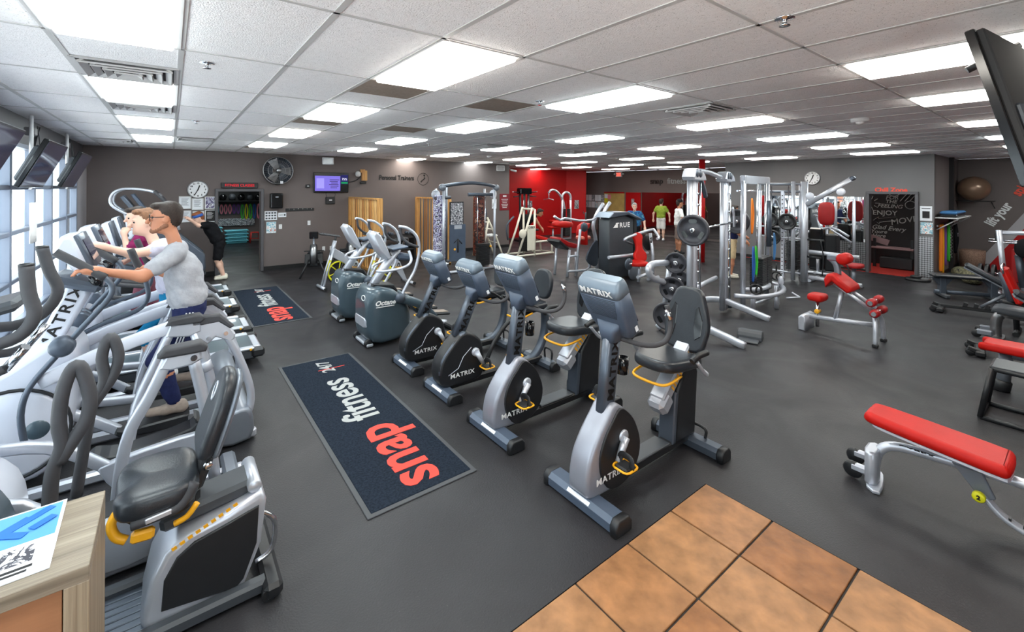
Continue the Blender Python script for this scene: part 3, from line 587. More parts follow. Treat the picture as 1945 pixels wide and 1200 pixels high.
k=0
for r in range(2):
    for c in range(6):
        y=16.5-.22*c; z=1.68-.36*r
        single('notice_sheet','pinned sheet on the rear wall board, %s row, %s from the red closet'%(['upper','lower'][r],['first','second','third','fourth','fifth','sixth'][c]),'notice',MB().box((17.98,y,z),(.01,.2,.32)),['paper','print_card','paper','off_white','print_bw','paper'][(c*2+r)%6],group='sheets on the rear wall')
t=thing('kraft_board','tan kraft paper pinboard with coloured notes on the rear wall','pinboard',(17.97,14.66,1.47)); obj('board',MB().box((0,0,0),(.03,1.28,.95)),mat('kraft',srgb(190,160,96),.7,0,.3,.15,3).name,t); obj('red_header',MB().box((-.01,0,.5),(.03,1.28,.07)),'vinyl_red_deep',t)
for y,z,m in((.5,.1,'lime'),(.3,.28,'pink'),(.5,.3,'paper')): obj('note',MB().box((-.02,y,z),(.008,.2,.22)),m,t)
t=thing('red_door','red panel door with a small sign on the rear wall','door',(17.96,13.48,1.0)); obj('leaf',MB().box((0,0,0),(.06,.86,1.98),None,.01),'wall_red',t); obj('sign',MB().box((-.035,0,.5),(.008,.16,.36)),'print_bw',t); obj('handle',MB().box((-.05,-.34,0),(.05,.03,.12),None,.01),'brushed',t)
dv=Vector((.9,-.45,0)).normalized(); an=math.atan2(dv.y,dv.x)
t=thing('closet_door','red closet door with a small sign, left of the notice sheets','door',(15.6,15.02,1.0),an); obj('leaf',MB().box((0,-.03,.02),(.84,.05,2.0),None,.01),'wall_red',t); obj('sign',MB().box((-.0,-.06,.4),(.22,.008,.42)),'print_bw',t); obj('handle',MB().box((.34,-.08,0),(.03,.05,.12),None,.01),'brushed',t)
single('wall_notice','white framed notice on the red wall beside the arm machine','notice',MB().box((12.9,15.24,1.45),(.2,.012,.3),None,.003),'print_bw',group='small notices')
single('support_column','round red steel column behind the tall rack','column',MB().cyl((12.6,7.0,0),(12.6,7.0,CZ),.09,n=20),'wall_red')
# ---------------- partition wall things
t=thing('wall_lettering','coral words above the lounge doorway','lettering',(14.7,3.1,2.17)); text('lettering','Chill Zone',.15,'coral',t,(-.006,0,0),RY,UZ,.005,.005)
for n,(y,z,w,h,m,l) in enumerate([(2.43,1.6,.22,.36,'paper','white framed notice with a dark screen print right of the lounge door'),(2.42,1.24,.22,.28,'print_card','coloured flyer under the framed notice right of the lounge door'),(3.71,.8,.18,.11,'paper','small white card on the tread-plate wall by the mirror')]):
    o=single('wall_notice',l,'notice',MB().box((14.69,y,z),(.012,w,h),None,.003),m,group='notices by the lounge')
    if n==0: obj('dark_print',MB().box((14.68,y,z-.03),(.006,.13,.17)),'chalk_black',o); obj('printed_text',MB().box((14.68,y,z+.12),(.006,.16,.02)),'dark_grey',o)
single('tread_plate_panel','polished tread-plate panel right of the lounge door','wall panel',MB().box((14.688,2.43,.52),(.02,.27,1.02)),'tread_plate'); single('tread_plate_panel','polished tread-plate panel under the partition mirror','wall panel',MB().box((14.688,4.6,.42),(.02,2.0,.72)),'tread_plate')
single('partition_mirror','mirror on the partition wall between the clock and the lounge door','mirror',MB().box((14.685,5.0,1.38),(.02,2.7,1.2)),'mirror')
# chalk wall of the lounge
t=thing('chalk_lettering','white chalk-style drawing and words on the black lounge wall','lettering',(16.54,3.46,0))
for s,y,z,sz,sh,rot in(('FOR',.0,1.95,.15,.2,0),('THE',.02,1.83,.14,.2,0),('FEELING',.05,1.7,.15,.25,-.05),('ENJOY',.16,1.5,.19,0,0),('MOVE',-.26,1.3,.22,.15,.25),('Glad',.3,1.08,.17,.3,0),('Every',-.1,1.05,.17,.3,-.05),('Youre',.3,.95,.15,.3,0),('Here',.3,.83,.15,.3,0)):
    text('chalk_word',s,sz,'letter_grey',t,(-.004,y,z),(0,-math.cos(rot),math.sin(rot)),UZ,.001,.002,shear=sh)
ar=MB().tube([(-.004,.42,1.28),(-.004,.3,1.38),(-.004,.3,1.33),(-.004,-.1,1.4),(-.004,-.1,1.3),(-.004,.28,1.22),(-.004,.28,1.18)],.008,6,closed=True); obj('chalk_arrow',ar,'letter_grey',t)
sw=MB()
for k in range(10): a=2*math.pi*k/10; sw.tube([(-.004,.5+.12*math.cos(a),1.78+.12*math.sin(a)),(-.004,.5+.22*math.cos(a),1.78+.22*math.sin(a))],.008,5)
sw.torus((-.004,-.05,2.12),.13,.012,(1,0,0),24,6).torus((-.004,-.4,1.75),.11,.01,(1,0,0),24,6)
for k in range(3): sw.tube([(-.004,-.18-.1*k,1.85),(-.004,-.34-.1*k,2.08)],.01,5)
obj('chalk_drawing',sw,'letter_grey',t)
t=thing('lounge_rack','dark storage rack standing inside the lounge','rack',(15.9,3.3,.012)); obj('lower_box',MB().box((0,-.1,.16),(.4,.7,.3),None,.02),'black_plastic',t); obj('sloped_panel',MB().box((.1,.35,.75),(.05,.5,.16),(.3,0,0)),mat('pinkish',srgb(140,110,112),.6).name,t); obj('shelf',MB().box((.05,.0,.55),(.4,.9,.05),None,.01),mat('pinkish2',srgb(150,120,122),.6).name,t)
for y in(-.4,.4): obj('leg',MB().box((0,y,.4),(.06,.06,.8)),'black_plastic',t)
# ---------------- alcove
t=thing('exercise_ball','large bronze exercise ball resting on a wall rack','ball',(17.52,1.94,2.2)); obj('ball',MB().ell((0,0,.02),(.33,.33,.33),32,20),'gold_ball',t)
t=thing('ball_rack','thin black wire rack holding the bronze ball','rack',(17.9,1.94,1.88)); obj('rail',MB().tube([(0,.36,0),(-.62,.3,0),(-.66,0,0),(-.62,-.3,0),(0,-.36,0)],.012,8,4),'black_plastic',t); obj('crossbar',MB().tube([(-.3,.34,0),(-.3,-.34,0)],.012,8),'black_plastic',t)
for y in(-.36,.36): obj('brace',MB().tube([(0,y,-.2),(-.4,y*.9,0)],.01,6),'black_plastic',t)
t=thing('wall_shelf','white bracketed wall shelf in the alcove','shelf',(15.75,2.29,1.5)); obj('board',MB().box((.0,-.2,0),(1.9,.4,.025),None,.004),'off_white',t)
for x in(-.8,.8): obj('bracket',MB().tube([(x,-.38,-.02),(x,-.01,-.3)],.014,6),'off_white',t)
for n,(z,m,l) in enumerate([(1.56,'black_plastic','folded black mat under the blue mat on the alcove shelf'),(1.63,'steel_blue','folded blue exercise mat on the alcove shelf')]): single('exercise_mat',l,'mat',MB().box((15.5,2.07,z-.005),(1.2,.32,.07),None,.03),m,group='mats on the alcove shelf')
rk=single('band_rail','slim steel rail of hooks under the alcove shelf','rail',MB().box((15.95,2.255,1.3),(2.2,.03,.05),None,.004),'brushed')
for n,(x,m,l,lab) in enumerate([(15.06,'orange',1.05,'orange resistance band loop hanging nearest the tread-plate'),(15.24,'yellow',1.1,'yellow resistance band loop hanging beside the orange one'),(15.55,'purple',.95,'purple resistance band loop hanging on the alcove rail'),(16.0,'green',.9,'green resistance band loop hanging on the alcove rail')]):
    single('resistance_band',lab,'band',MB().tube([(x-.03,2.22,1.3-l),(x-.035,2.22,1.3-l*.5),(x,2.22,1.32),(x+.05,2.22,1.3-l*.5),(x+.03,2.22,1.3-l)],.0,8,6,closed=True,flat=(.03,.012)),m,group='bands on the alcove rail')
ch=MB()
for k in range(20): ch.torus((16.35,2.22,1.27-.045*k),.022,.007,(1,0,0) if k%2 else (0,1,0),10,5)
single('steel_chain','steel chain hanging on the alcove rail','chain',ch,'brushed')
t=thing('harness','black webbing harness hanging at the end of the alcove rail','harness',(16.75,2.2,1.28)); b=MB()
for k in range(5): b.tube([(.05*k-.1,0,0),(.08*k-.16,-.03,-.4),(.06*k-.1,0,-.75-.04*(k%2))],0,6,4,flat=(.03,.012))
obj('straps',b,'cloth_black',t); obj('care_label',MB().box((.05,-.05,-.3),(.08,.006,.1)),'paper',t)
single('rope_basket','woven basket of rope standing in the alcove','basket',MB().lathe([(0,0),(.22,0),(.25,.3),(.26,.55),(.22,.55),(.2,.1)],(17.4,1.95,0),n=20),mat('wicker',srgb(150,120,104),.8,0,.2,.3,40,.8,60).name)
for n,(x,y,r) in enumerate([(14.6,1.78,.17),(15.25,1.78,.15)]): single('sandbag',['camouflage sandbag on the floor by the bands, nearer one','camouflage sandbag on the floor by the bands, by the wall'][n],'sandbag',MB().ell((x+.3,y+.25*(n-.5),r*.95),(.3,.2,r),18,10,.8),'camo',group='camouflage sandbags')
t=thing('weight_plate','black rubber disc lying on the floor right of the lounge door','weight plate',(14.3,2.5,0)); obj('disc',MB().lathe([(.03,0),(.23,0),(.235,.03),(.22,.06),(.06,.05),(.03,.055)],(0,0,0),n=36),'black_plastic',t); obj('rope_coil',MB().torus((0,.04,.09),.08,.028,n=20),'black_plastic',t)
# lift your spirits mural on the right wall
fl_=thing('mural_stripe','white and red diagonal stripe painted on the right wall','mural',(17.895,0,0)); obj('white_stripe',MB().prism([(2.0,0.02),(1.75,0.02),(.2,2.6),(.45,2.6)],'x',-.004,0),'wall_light',fl_); obj('red_field',MB().prism([(1.75,0.02),(.2,2.6),(-2.5,2.6),(-2.5,.02)],'x',-.003,0),'wall_red',fl_)
t=thing('wall_lettering','slanted wall words climbing along the white stripe','lettering',(17.89,1.45,1.5)); d=Vector((0,-.52,.85)).normalized(); text('white_words','lift your',.3,'letter_white',t,(-.004,.06,.02),d,Vector((0,.85,.52)),.003,.01,'CENTER',sx=.72); text('red_word','spirits',.3,'coral',t,(-.004,-.24,.56),d,Vector((0,.85,.52)),.003,.01,'LEFT',sx=.72)
# ---------------- televisions over the window machines
def hung_tv(label,yc,w):
    t=thing('hung_television',label,'television',(-1.24,yc,2.43)); R=Matrix.Rotation(math.radians(24),4,'Y')
    obj('bezel',MB().box((0,0,0),(.05,w,.6),None,.008).xf(R),'black_gloss',t); obj('screen',MB().box((.027,0,.005),(.004,w-.05,.54)).xf(R),'glass_screen',t); obj('back_shell',MB().box((-.05,0,-.02),(.06,w-.2,.44),None,.02).xf(R),'dark_grey',t); obj('status_tab',MB().box((.02,0,-.31),(.02,.05,.03)).xf(R),'off_white',t)
    obj('mount_pole',MB().tube([(-.12,.1,.1),(-.12,.1,.6)],.02),'off_white',t); obj('mount_arm',MB().tube([(-.12,.1,.1),(-.05,.05,0)],.025),'black_plastic',t); obj('junction_box',MB().box((-.16,.3,.42),(.1,.14,.1),None,.01),'trim_dark',t)
    rr=random.Random(int(yc*10)); c=MB()
    for k in range(4): c.tube([(-.12,.4+.05*k,.5),(-.15+rr.uniform(-.05,.05),.6+rr.uniform(-.15,.15),.25),(-.12,.55+rr.uniform(-.2,.1),0),(-.1,.45,-.25+rr.uniform(-.1,.1)),(-.08,.3,-.22)],.006,5,5)
    obj('cables',c,'black_plastic',t)
hung_tv('nearest tilted television, cut by the left edge of the picture',5.55,1.15); hung_tv('middle tilted television above the windows',7.72,1.15); hung_tv('farthest tilted television above the windows near the corner',10.05,1.1)
# television on the right, seen from behind
t=thing('ceiling_television','large tilted television hung from the ceiling, seen from behind','television',(3.0,.34,2.93)); a=math.radians(-8); dx=Vector((math.cos(a),math.sin(a),0)); dn=Vector((-math.sin(a),math.cos(a),0)); tl=math.radians(14); dz=(Vector((0,0,-1))*math.cos(tl)-dn*math.sin(tl)); nn=dx.cross(dz)
M=Matrix((dx,dz,nn)).transposed().to_4x4()
obj('back_cover',MB().box((.65,.38,-.02),(1.28,.74,.03),None,.006).xf(M),mat('tv_grey',srgb(58,58,59),.9,0,.1).name,t); obj('lower_housing',MB().box((.65,.56,-.045),(1.24,.34,.03),None,.01).xf(M),'dark_grey',t); obj('bezel',MB().box((.65,.38,.012),(1.3,.76,.035),None,.004).xf(M),'black_gloss',t); obj('screen',MB().box((.65,.38,.031),(1.26,.72,.004)).xf(M),'glass_screen',t); obj('edge_trim',MB().box((-.003,.38,.012),(.006,.74,.03)).xf(M),'black_gloss',t); obj('ceiling_mount',MB().tube([(.7,.1,-.06),(.75,-.1,.05)],.02),'black_plastic',t)
# ---------------- class room contents
st=thing('wall_rack','black wall shelf of balls in the class room','shelf',(1.9,20.35,1.62)); obj('board',MB().box((0,-.18,0),(3.2,.36,.03)),'black_plastic',st); obj('upper_panel',MB().box((0,-.02,.3),(3.2,.04,.8)),'baseboard_black',st)
for n in range(6): single('medicine_ball','black medicine ball on the class room shelf, %s from the left'%['first','second','third','fourth','fifth','sixth'][n],'ball',MB().ell((1.3+.3*n,20.17,1.77),(.125,.125,.13),16,10),'black_gloss' if n%2 else 'dark_grey',group='balls on the class room shelf')
single('exercise_ball','green exercise ball hung high in the class room','ball',MB().ell((2.2,19.9,2.2),(.28,.14,.16),18,10),'green')
single('hook_strip','dark strip carrying the hanging bands in the class room','rail',MB().box((2.0,20.39,1.28),(3.2,.02,.42)),'trim_dark')
bl=['aqua','pink','pink','pink','purple','purple','green','lime','green','blue','pink']
for n,m in enumerate(bl):
    x=1.42+.14*n; ln=.36 if n<6 else .58
    single('hanging_band','%s exercise tube hanging in the class room, %s from the left'%({'aqua':'mint','lime':'yellow'}.get(m,m),['first','second','third','fourth','fifth','sixth','seventh','eighth','ninth','tenth','eleventh'][n]),'band',MB().tube([(x,20.3,1.48-ln),(x-.045,20.3,1.48-ln*.5),(x,20.33,1.49),(x+.045,20.3,1.48-ln*.5)],.02,6,5,closed=True),m,group='tubes hanging in the class room')
for c,(x,w,nn) in enumerate(((1.35,.42,5),(2.02,.78,4))):
    for k in range(nn):
        t=thing('step_platform','aqua step platform, %s of the %s stack in the class room'%(['bottom one','second','third','fourth','top one'][k],['left','right'][c]),'step platform',(x,19.9,.13*k),0,'aqua step platforms'); obj('deck',MB().box((0,0,.1),(w,.4,.055),None,.02),'aqua',t); obj('riser',MB().box((0,0,.04),(w*.86,.34,.07),None,.015),'aqua',t)
single('grey_panel','pale grey padded panel behind the aqua steps','panel',MB().box((1.9,20.36,.78),(1.6,.05,.3),None,.02),'print_bw')
t=thing('step_stool','small red plastic stool beside the aqua steps','stool',(2.62,19.7,0)); obj('top',MB().box((0,0,.4),(.3,.26,.03),None,.01),'red_plastic',t)
for sx in(-1,1):
    for sy in(-1,1): obj('leg',MB().tube([(sx*.13,sy*.11,.39),(sx*.18,sy*.14,0)],.018,6),'red_plastic',t)
obj('rung',MB().box((0,-.13,.18),(.3,.02,.03)),'red_plastic',t)
# ================================================================ floor mats
def floor_mat(label,x0,x1,y0,y1):
    t=thing('floor_mat',label,'mat',((x0+x1)/2,(y0+y1)/2,0),0,'lettered floor mats'); w,l=x1-x0,y1-y0
    obj('rubber_border',MB().box((0,0,.004),(w,l,.008),None,.003),'mat_edge',t); obj('pile',MB().box((0,0,.008),(w-.07,l-.07,.010),None,.003),'mat_pile',t)
    r,u=(0,-1,0),(1,0,0)
    r=(0,-1,0); u=(1,0,0)
    # words run along the mat, read from the bikes' side
    a=dict(right=(0,1,0),up=(-1,0,0),ext=.0015)
    k=l/3.05
    text('red_word','snap',.57*k,'letter_red',t,(.0,-.93*k,.0145),bold=.012,sx=.95,**a); text('grey_word','fitness',.46*k,'letter_grey',t,(.0,.25*k,.0145),bold=.008,sx=.9,**a); text('small_digits','24/7',.2*k,'letter_grey',t,(.04,1.2*k,.0145),bold=.003,**a); obj('red_rule',MB().box((.08,1.12*k,.014),(.3,.012,.003)),'letter_red',t)
floor_mat('long dark floor mat with red and grey lettering, nearer one',1.03,1.88,2.84,5.87); floor_mat('long dark floor mat with red and grey lettering, farther one by the doorway',1.0,1.88,7.8,10.75)
# ================================================================ recumbent bikes
def bike_common(t,con,mast0,mast1,hybrid):
    for s in(-1,1): pass
    dd=(Vector(mast1)-Vector(mast0)).normalized(); obj('mast',MB().tube([mast0,mast1],0,16,flat=(.042,.066) if dd.z>.9 else (.066,.042)),'gunmetal',t)
    d=Vector(mast1)-Vector(mast0); text('mast_lettering','MATRIX',.085,'letter_black',t,Vector(mast0)+d*.56+Vector((0,-.0435,0)),d,Vector((-d.z,0,d.x)),.001,.003,sx=1.25,space=1.15)
    # console: tilted tapered housing with a pale cap
    (fx,fz),(bx,bz),(rx,rz),(lx,lz)=con; W=.19
    def ring(y,k): 
        cx=(fx+bx+rx+lx)/4; cz=(fz+bz+rz+lz)/4
        return [(cx+(x-cx)*k,y,cz+(z-cz)*k) for x,z in((fx,fz),(bx,bz),(rx,rz),(lx,lz))]
    body=MB(); lo=.78
    def quad(px,pz,w,q=.0): return [(px,-w,pz),(px,w,pz)]
    up=Vector((fx-lx,0,fz-lz)).normalized(); nb=Vector((rx-lx,0,rz-lz)).normalized()
    H=Vector((fx-lx,0,fz-lz)).length; D=Vector((rx-lx,0,rz-lz)).length; O=Vector((lx,0,lz))
    def sec(h,w,d0,d1,r=.035): # rounded section at height h along the console
        out=[]
        for a,b in rrect(2*w,d1-d0,min(r,(d1-d0)*.45),3): out.append(tuple(O+up*h+nb*((d0+d1)/2+b)+Vector((0,a,0))))
        return out
    h1=H*.80
    obj('console_body',MB().loft([sec(0,W*.74,.01,D),sec(.02,W*.8,0,D),sec(H*.25,W*.9,-.015,D),sec(H*.5,W*.97,-.02,D),sec(h1,W,-.02,D)]),'console_blue',t)
    cap=obj('console_cap',MB().loft([sec(h1,W*1.01,-.024,D+.003),sec(H*.93,W*1.0,-.01,D+.003),sec(H*1.0,W*.97,.02,D),sec(H*1.04,W*.9,.05,D-.01)]),'console_cap',t)
    n=-nb; text('cap_lettering','MATRIX',.062,'letter_white',cap,O+up*(H*.885)+n*.022,(0,-1,0),up,.0015,.002,sx=1.15,space=1.15)
    obj('screen',MB().box((0,0,0),(.004,.3,H*.62)).xf(Matrix.Translation(O+up*(H*.5)+nb*(D+.003))@Matrix((nb,Vector((0,1,0)),up)).transposed().to_4x4()),'glass_screen',t)
    gr=MB()
    for k in range(11): gr.box((0,0,0),(.004,.28-.006*k,.004)).v[-8:]; 
    gr=MB(); Mx=Matrix((n,Vector((0,-1,0)),up)).transposed().to_4x4()
    for k in range(12): b=MB().box((0,0,0),(.003,.3-.007*k,.005)); Mx.translation=O+up*(h1-.018-.014*k)+n*.0215; b.xf(Mx); gr.add(b.v,b.f,False)
    obj('vent_ribs',gr,'gunmetal',t)
    obj('serial_label',MB().box((0,0,0),(.03,.002,.07)).xf(Matrix.Translation(O+up*(H*.16)+nb*(D*.6)+Vector((0,-W*.86,0)))@Matrix((nb,Vector((0,1,0)),up)).transposed().to_4x4()),'paper',t)
    nk=Vector(mast1); obj('console_neck',MB().loft([[tuple(nk+Vector((x,y,-.06))) for x,y in rrect(.14,.11,.03)],[tuple(nk+Vector((x+.0,y,.02))) for x,y in rrect(.15,.15,.03)],[tuple(O+up*(H*.3)+nb*(D*.35)+Vector((x,y,0))) for x,y in rrect(.1,.26,.03)]]),'console_blue',t)
    b=Vector(mast1)+Vector((.03,0,-.04))
    for s in(-1,1): 
        p=[b+Vector((0,s*.04,0)),b+Vector((.1,s*.2,-.03)),b+Vector((.2,s*.28,0)),b+Vector((.27,s*.28,.1)),b+Vector((.27,s*.25,.24))]
        h=obj('handlebar',MB().tube(p,.018,10,5),'rubber_grip',t); obj('pulse_sensor',MB().tube([p[3]+Vector((0,0,.04)),p[4]-Vector((0,0,.03))],.0195,10),'chrome',h)
def crank_set(t,hx,hz,a,yoff,L=.165):
    obj('crank_hub',MB().cyl((hx,-yoff-.02,hz),(hx,yoff+.02,hz),.045,n=20,bev=.008),'silver',t)
    for s in(-1,1):
        an=a if s<0 else a+math.pi; e=Vector((hx+L*math.cos(an),s*(yoff+.04),hz+L*math.sin(an)))
        obj('crank_arm',MB().tube([(hx,s*(yoff+.025),hz),e],[.03,.02],10),'silver',t)
        p=obj('pedal',MB().box((e.x,s*(yoff+.1),e.z),(.1,.1,.028),None,.01),'black_plastic',t); obj('pedal_rim',MB().tube([(e.x+x,s*(yoff+.1)+y,e.z) for x,y in rrect(.13,.13,.03,2)],.008,6,closed=True),'yellow',p); obj('toe_strap',MB().tube([(e.x,s*(yoff+.05),e.z),(e.x+.01,s*(yoff+.06),e.z+.06),(e.x+.01,s*(yoff+.14),e.z+.06),(e.x,s*(yoff+.15),e.z)],0,6,4,flat=(.022,.004)),'black_plastic',p)
def foot_bar(t,x,w,y0,y1,h=.095,name='front_foot',sticker=True):
    f=obj(name,MB().prism([(x-w/2,.015),(x+w/2,.015),(x+w/2,h*.7),(x+w*.3,h),(x-w*.3,h),(x-w/2,h*.7)],'y',y0+.05,y1-.05,.004),'gunmetal' if not sticker else 'console_blue',t)
    for a,b in((y0,y0+.06),(y1-.06,y1)): obj('end_cap',MB().prism([(x-w/2-.004,.0),(x+w/2+.004,0),(x+w/2+.004,h*.7),(x+w*.32,h+.004),(x-w*.32,h+.004),(x-w/2-.004,h*.7)],'y',a,b,.012,2),'black_plastic',f)
    if sticker: obj('sticker',MB().box((x-w*.42,(y0+y1)/2,h*.84),(.025,.2,.003),(0,-.75,0)),'paper',f)
def recumbent(label,y):
    t=thing('recumbent_bike',label,'exercise bike',(2.2,y,0),0,'recumbent exercise bikes')
    foot_bar(t,.075,.15,-.34,.34); foot_bar(t,1.33,.13,-.36,.3,name='rear_foot',sticker=False)
    obj('rear_handle',MB().tube([(1.36,-.02,.09),(1.36,-.02,.17),(1.36,-.16,.17),(1.36,-.16,.09)],.012,8,3),'black_plastic',t)
    obj('frame_beam',MB().box((.75,0,.085),(1.15,.12,.075),None,.015),'black_plastic',t); obj('beam_step',MB().box((.78,0,.128),(.42,.14,.02),None,.006),'dark_grey',t)
    P=[(.03,.09),(.0,.18),(.03,.34),(.11,.47),(.2,.57),(.27,.645),(.33,.645),(.42,.58),(.5,.48),(.565,.32),(.53,.17),(.4,.08),(.2,.07)]
    obj('front_shroud',MB().prism([tuple(v) for v in smoothpath([(a,b,0) for a,b in P],3,True) for v in [(v.x,v.y)]],'y',-.09,.09,.03,3),'silver_shroud',t)
    Q=[(.25,.55),(.33,.62),(.42,.57),(.5,.475),(.558,.32),(.525,.18),(.4,.09),(.24,.085),(.14,.2),(.12,.34),(.17,.46)]
    q=[(v.x,v.y) for v in smoothpath([(a,b,0) for a,b in Q],3,True)]
    for s in(-1,1):
        sp_=obj('side_panel',MB().prism(q,'y',*( (-.104,-.08) if s<0 else (.08,.104)),.008,2),'black_plastic',t)
    text('shroud_lettering','MATRIX',.062,'letter_white',t,(.22,-.1055,.19),(1,0,0),UZ,.001,.001,sx=1.2,space=1.1)
    crank_set(t,.36,.42,math.radians(232),.1)
    bike_common(t,((.17,1.5),(.29,1.6),(.5,1.15),(.385,1.1)),(.275,0,.55),(.36,0,1.13),False)
    obj('cup_holder',MB().lathe([(0,0),(.042,0),(.046,.12),(.041,.12),(.038,.01)],(.48,0,.8)),'black_gloss',t)
    # seat mast with sliding rail
    obj('seat_pedestal',MB().prism([(1.06,.1),(1.36,.1),(1.4,.62),(1.3,.78),(1.1,.52)],'y',-.075,.075,.02,2),'black_plastic',t); obj('pedestal_face',MB().prism([(1.03,.1),(1.09,.1),(1.12,.5),(1.07,.52)],'y',-.07,.07,.01),'gunmetal',t)
    R=Matrix.Translation((1.18,0,.7))@Matrix.Rotation(math.radians(-43),4,'Y')
    obj('seat_rail',MB().box((0,0,0),(.68,.13,.1),None,.012).xf(R),'silver',t); tk=MB()
    for k in range(14): tk.box((-.2+.036*k,-.067,.0),(.018,.003,.05))
    obj('position_ticks',tk.xf(R),'yellow',t); obj('rail_nose',MB().box((-.33,0,-.03),(.16,.15,.14),None,.03).xf(R),'silver',t)
    sp=[(.78,0),(.8,.12),(.9,.19),(1.12,.21),(1.24,.17),(1.24,-.17),(1.12,-.21),(.9,-.19),(.8,-.12)]
    obj('seat',MB().prism([(v.x,v.y) for v in smoothpath([(a,b,0) for a,b in sp],3,True)],'z',.74,.83,.035,3).xf(Matrix.Translation((1,0,.78))@Matrix.Rotation(.06,4,'Y')@Matrix.Translation((-1,0,-.78))),'seat_black',t)
    obj('adjust_lever',MB().tube([(1.0,-.16,.7),(.84,-.16,.68),(.78,-.1,.67),(.78,.1,.67),(.84,.16,.68),(1.0,.16,.7)],.011,8,4),'yellow',t)
    # backrest with two slots
    bk=[(-.13,0),(-.19,.12),(-.2,.25),(-.15,.42),(-.09,.52),(.09,.52),(.15,.42),(.2,.25),(.19,.12),(.13,0)]
    o=obj('backrest',MB().prism([(v.x,v.y) for v in smoothpath([(a,b,0) for a,b in bk],3,True)],'x',-.03,.035,.025,3).xf(Matrix.Translation((1.3,0,.8))@Matrix.Rotation(.2,4,'Y')),'seat_black',t)
    for s in(-1,1): obj('vent_slot',MB().prism([(s*.1,.1),(s*.15,.14),(s*.155,.27),(s*.11,.38),(s*.085,.36),(s*.08,.2)],'x',-.036,.0,.004).xf(Matrix.Translation((1.3,0,.8))@Matrix.Rotation(.2,4,'Y')),'black_gloss',o)
    obj('backrest_post',MB().box((1.37,0,.88),(.05,.1,.4),(0,.2,0),.01),'silver',t)
    for s in(-1,1):
        obj('arm_support',MB().tube([(1.3,s*.06,.72),(1.22,s*.24,.7),(1.1,s*.3,.74),(.98,s*.3,.86)],.014,8,4),'silver',t); obj('hand_grip',MB().tube([(1.12,s*.3,.9),(1.0,s*.3,.9),(.93,s*.29,.87)],.024,10,4),'black_plastic',t)
recumbent('nearest recumbent bike with a silver shroud, beside the entry tiles',2.1); 
r0=[o for o in bpy.data.objects if o.name=='recumbent_bike'][0]
dup(r0,(2.2,3.17,0),0,'second silver-shroud recumbent bike, behind the nearest one')
def hybrid(label,y):
    t=thing('hybrid_bike',label,'exercise bike',(2.2,y,0),0,'black hybrid exercise bikes')
    foot_bar(t,.08,.15,-.3,.3); foot_bar(t,1.45,.13,-.3,.3,name='rear_foot',sticker=False)
    obj('rear_handle',MB().tube([(1.49,-.05,.09),(1.49,-.05,.2),(1.49,-.17,.2),(1.49,-.17,.09)],.012,8,3),'black_plastic',t)
    obj('frame_beam',MB().box((.8,0,.085),(1.3,.12,.075),None,.015),'black_plastic',t)
    P=[(.05,.11),(.0,.24),(.03,.38),(.15,.52),(.28,.625),(.42,.59),(.53,.47),(.55,.2),(.48,.1),(.25,.085)]
    obj('front_shroud',MB().prism([(v.x,v.y) for v in smoothpath([(a,b,0) for a,b in P],3,True)],'y',-.1,.1,.03,3),'black_plastic',t)
    obj('shroud_ridge',MB().prism([(v.x,v.y) for v in smoothpath([(a,b,0) for a,b in [(.0,.24),(.03,.38),(.15,.52),(.28,.63),(.32,.61),(.19,.49),(.08,.36),(.05,.25)]],3,True)],'y',-.095,.095,.02,2),'gunmetal',t)
    for s in(-1,1): obj('accent_line',MB().tube([(.1,s*.1005,.22),(.22,s*.1005,.27),(.28,s*.1005,.38),(.38,s*.1005,.46)],.004,5),'silver',t)
    text('shroud_lettering','MATRIX',.064,'letter_white',t,(.27,-.1025,.2),(1,0,0),UZ,.001,.001,sx=1.2,space=1.1)
    crank_set(t,.43,.4,math.radians(300),.11)
    bike_common(t,((.33,1.33),(.44,1.43),(.62,1.01),(.5,.97)),(.26,0,.57),(.47,0,1.0),True)
    obj('strut',MB().tube([(1.12,0,.09),(1.3,0,.1),(1.44,0,.2),(1.52,0,.38),(1.53,0,.58),(1.48,0,.72)],0,12,5,flat=(.035,.05)),'gunmetal',t); obj('strut_brace',MB().tube([(.6,0,.12),(.75,0,.4),(1.0,0,.62),(1.45,0,.68)],.025,10,4),'black_plastic',t)
    sp=[(1.02,0),(1.05,.1),(1.16,.17),(1.34,.18),(1.44,.14),(1.44,-.14),(1.34,-.18),(1.16,-.17),(1.05,-.1)]
    obj('seat',MB().prism([(v.x,v.y) for v in smoothpath([(a,b,0) for a,b in sp],3,True)],'z',.72,.8,.03,3),'seat_black',t); obj('adjust_lever',MB().tube([(1.2,-.15,.7),(1.05,-.15,.67),(1.0,-.08,.66),(1.0,.08,.66)],.011,8,4),'yellow',t)
    bk=[(-.1,0),(-.16,.12),(-.15,.25),(-.08,.34),(.08,.34),(.15,.25),(.16,.12),(.1,0)]
    obj('backrest',MB().prism([(v.x,v.y) for v in smoothpath([(a,b,0) for a,b in bk],3,True)],'x',-.03,.035,.025,3).xf(Matrix.Translation((1.47,0,.82))@Matrix.Rotation(.15,4,'Y')),'seat_black',t)
    for s in(-1,1): obj('hand_grip',MB().tube([(1.4,s*.1,.68),(1.3,s*.27,.7),(1.15,s*.28,.8),(1.06,s*.27,.84)],.018,10,4),'black_plastic',t)
    return t
hybrid('black hybrid bike next to the silver recumbent bikes',4.12); h0=[o for o in bpy.data.objects if o.name=='hybrid_bike'][0]; dup(h0,(2.2,4.97,0),0,'black hybrid bike beside the teal lateral trainers')
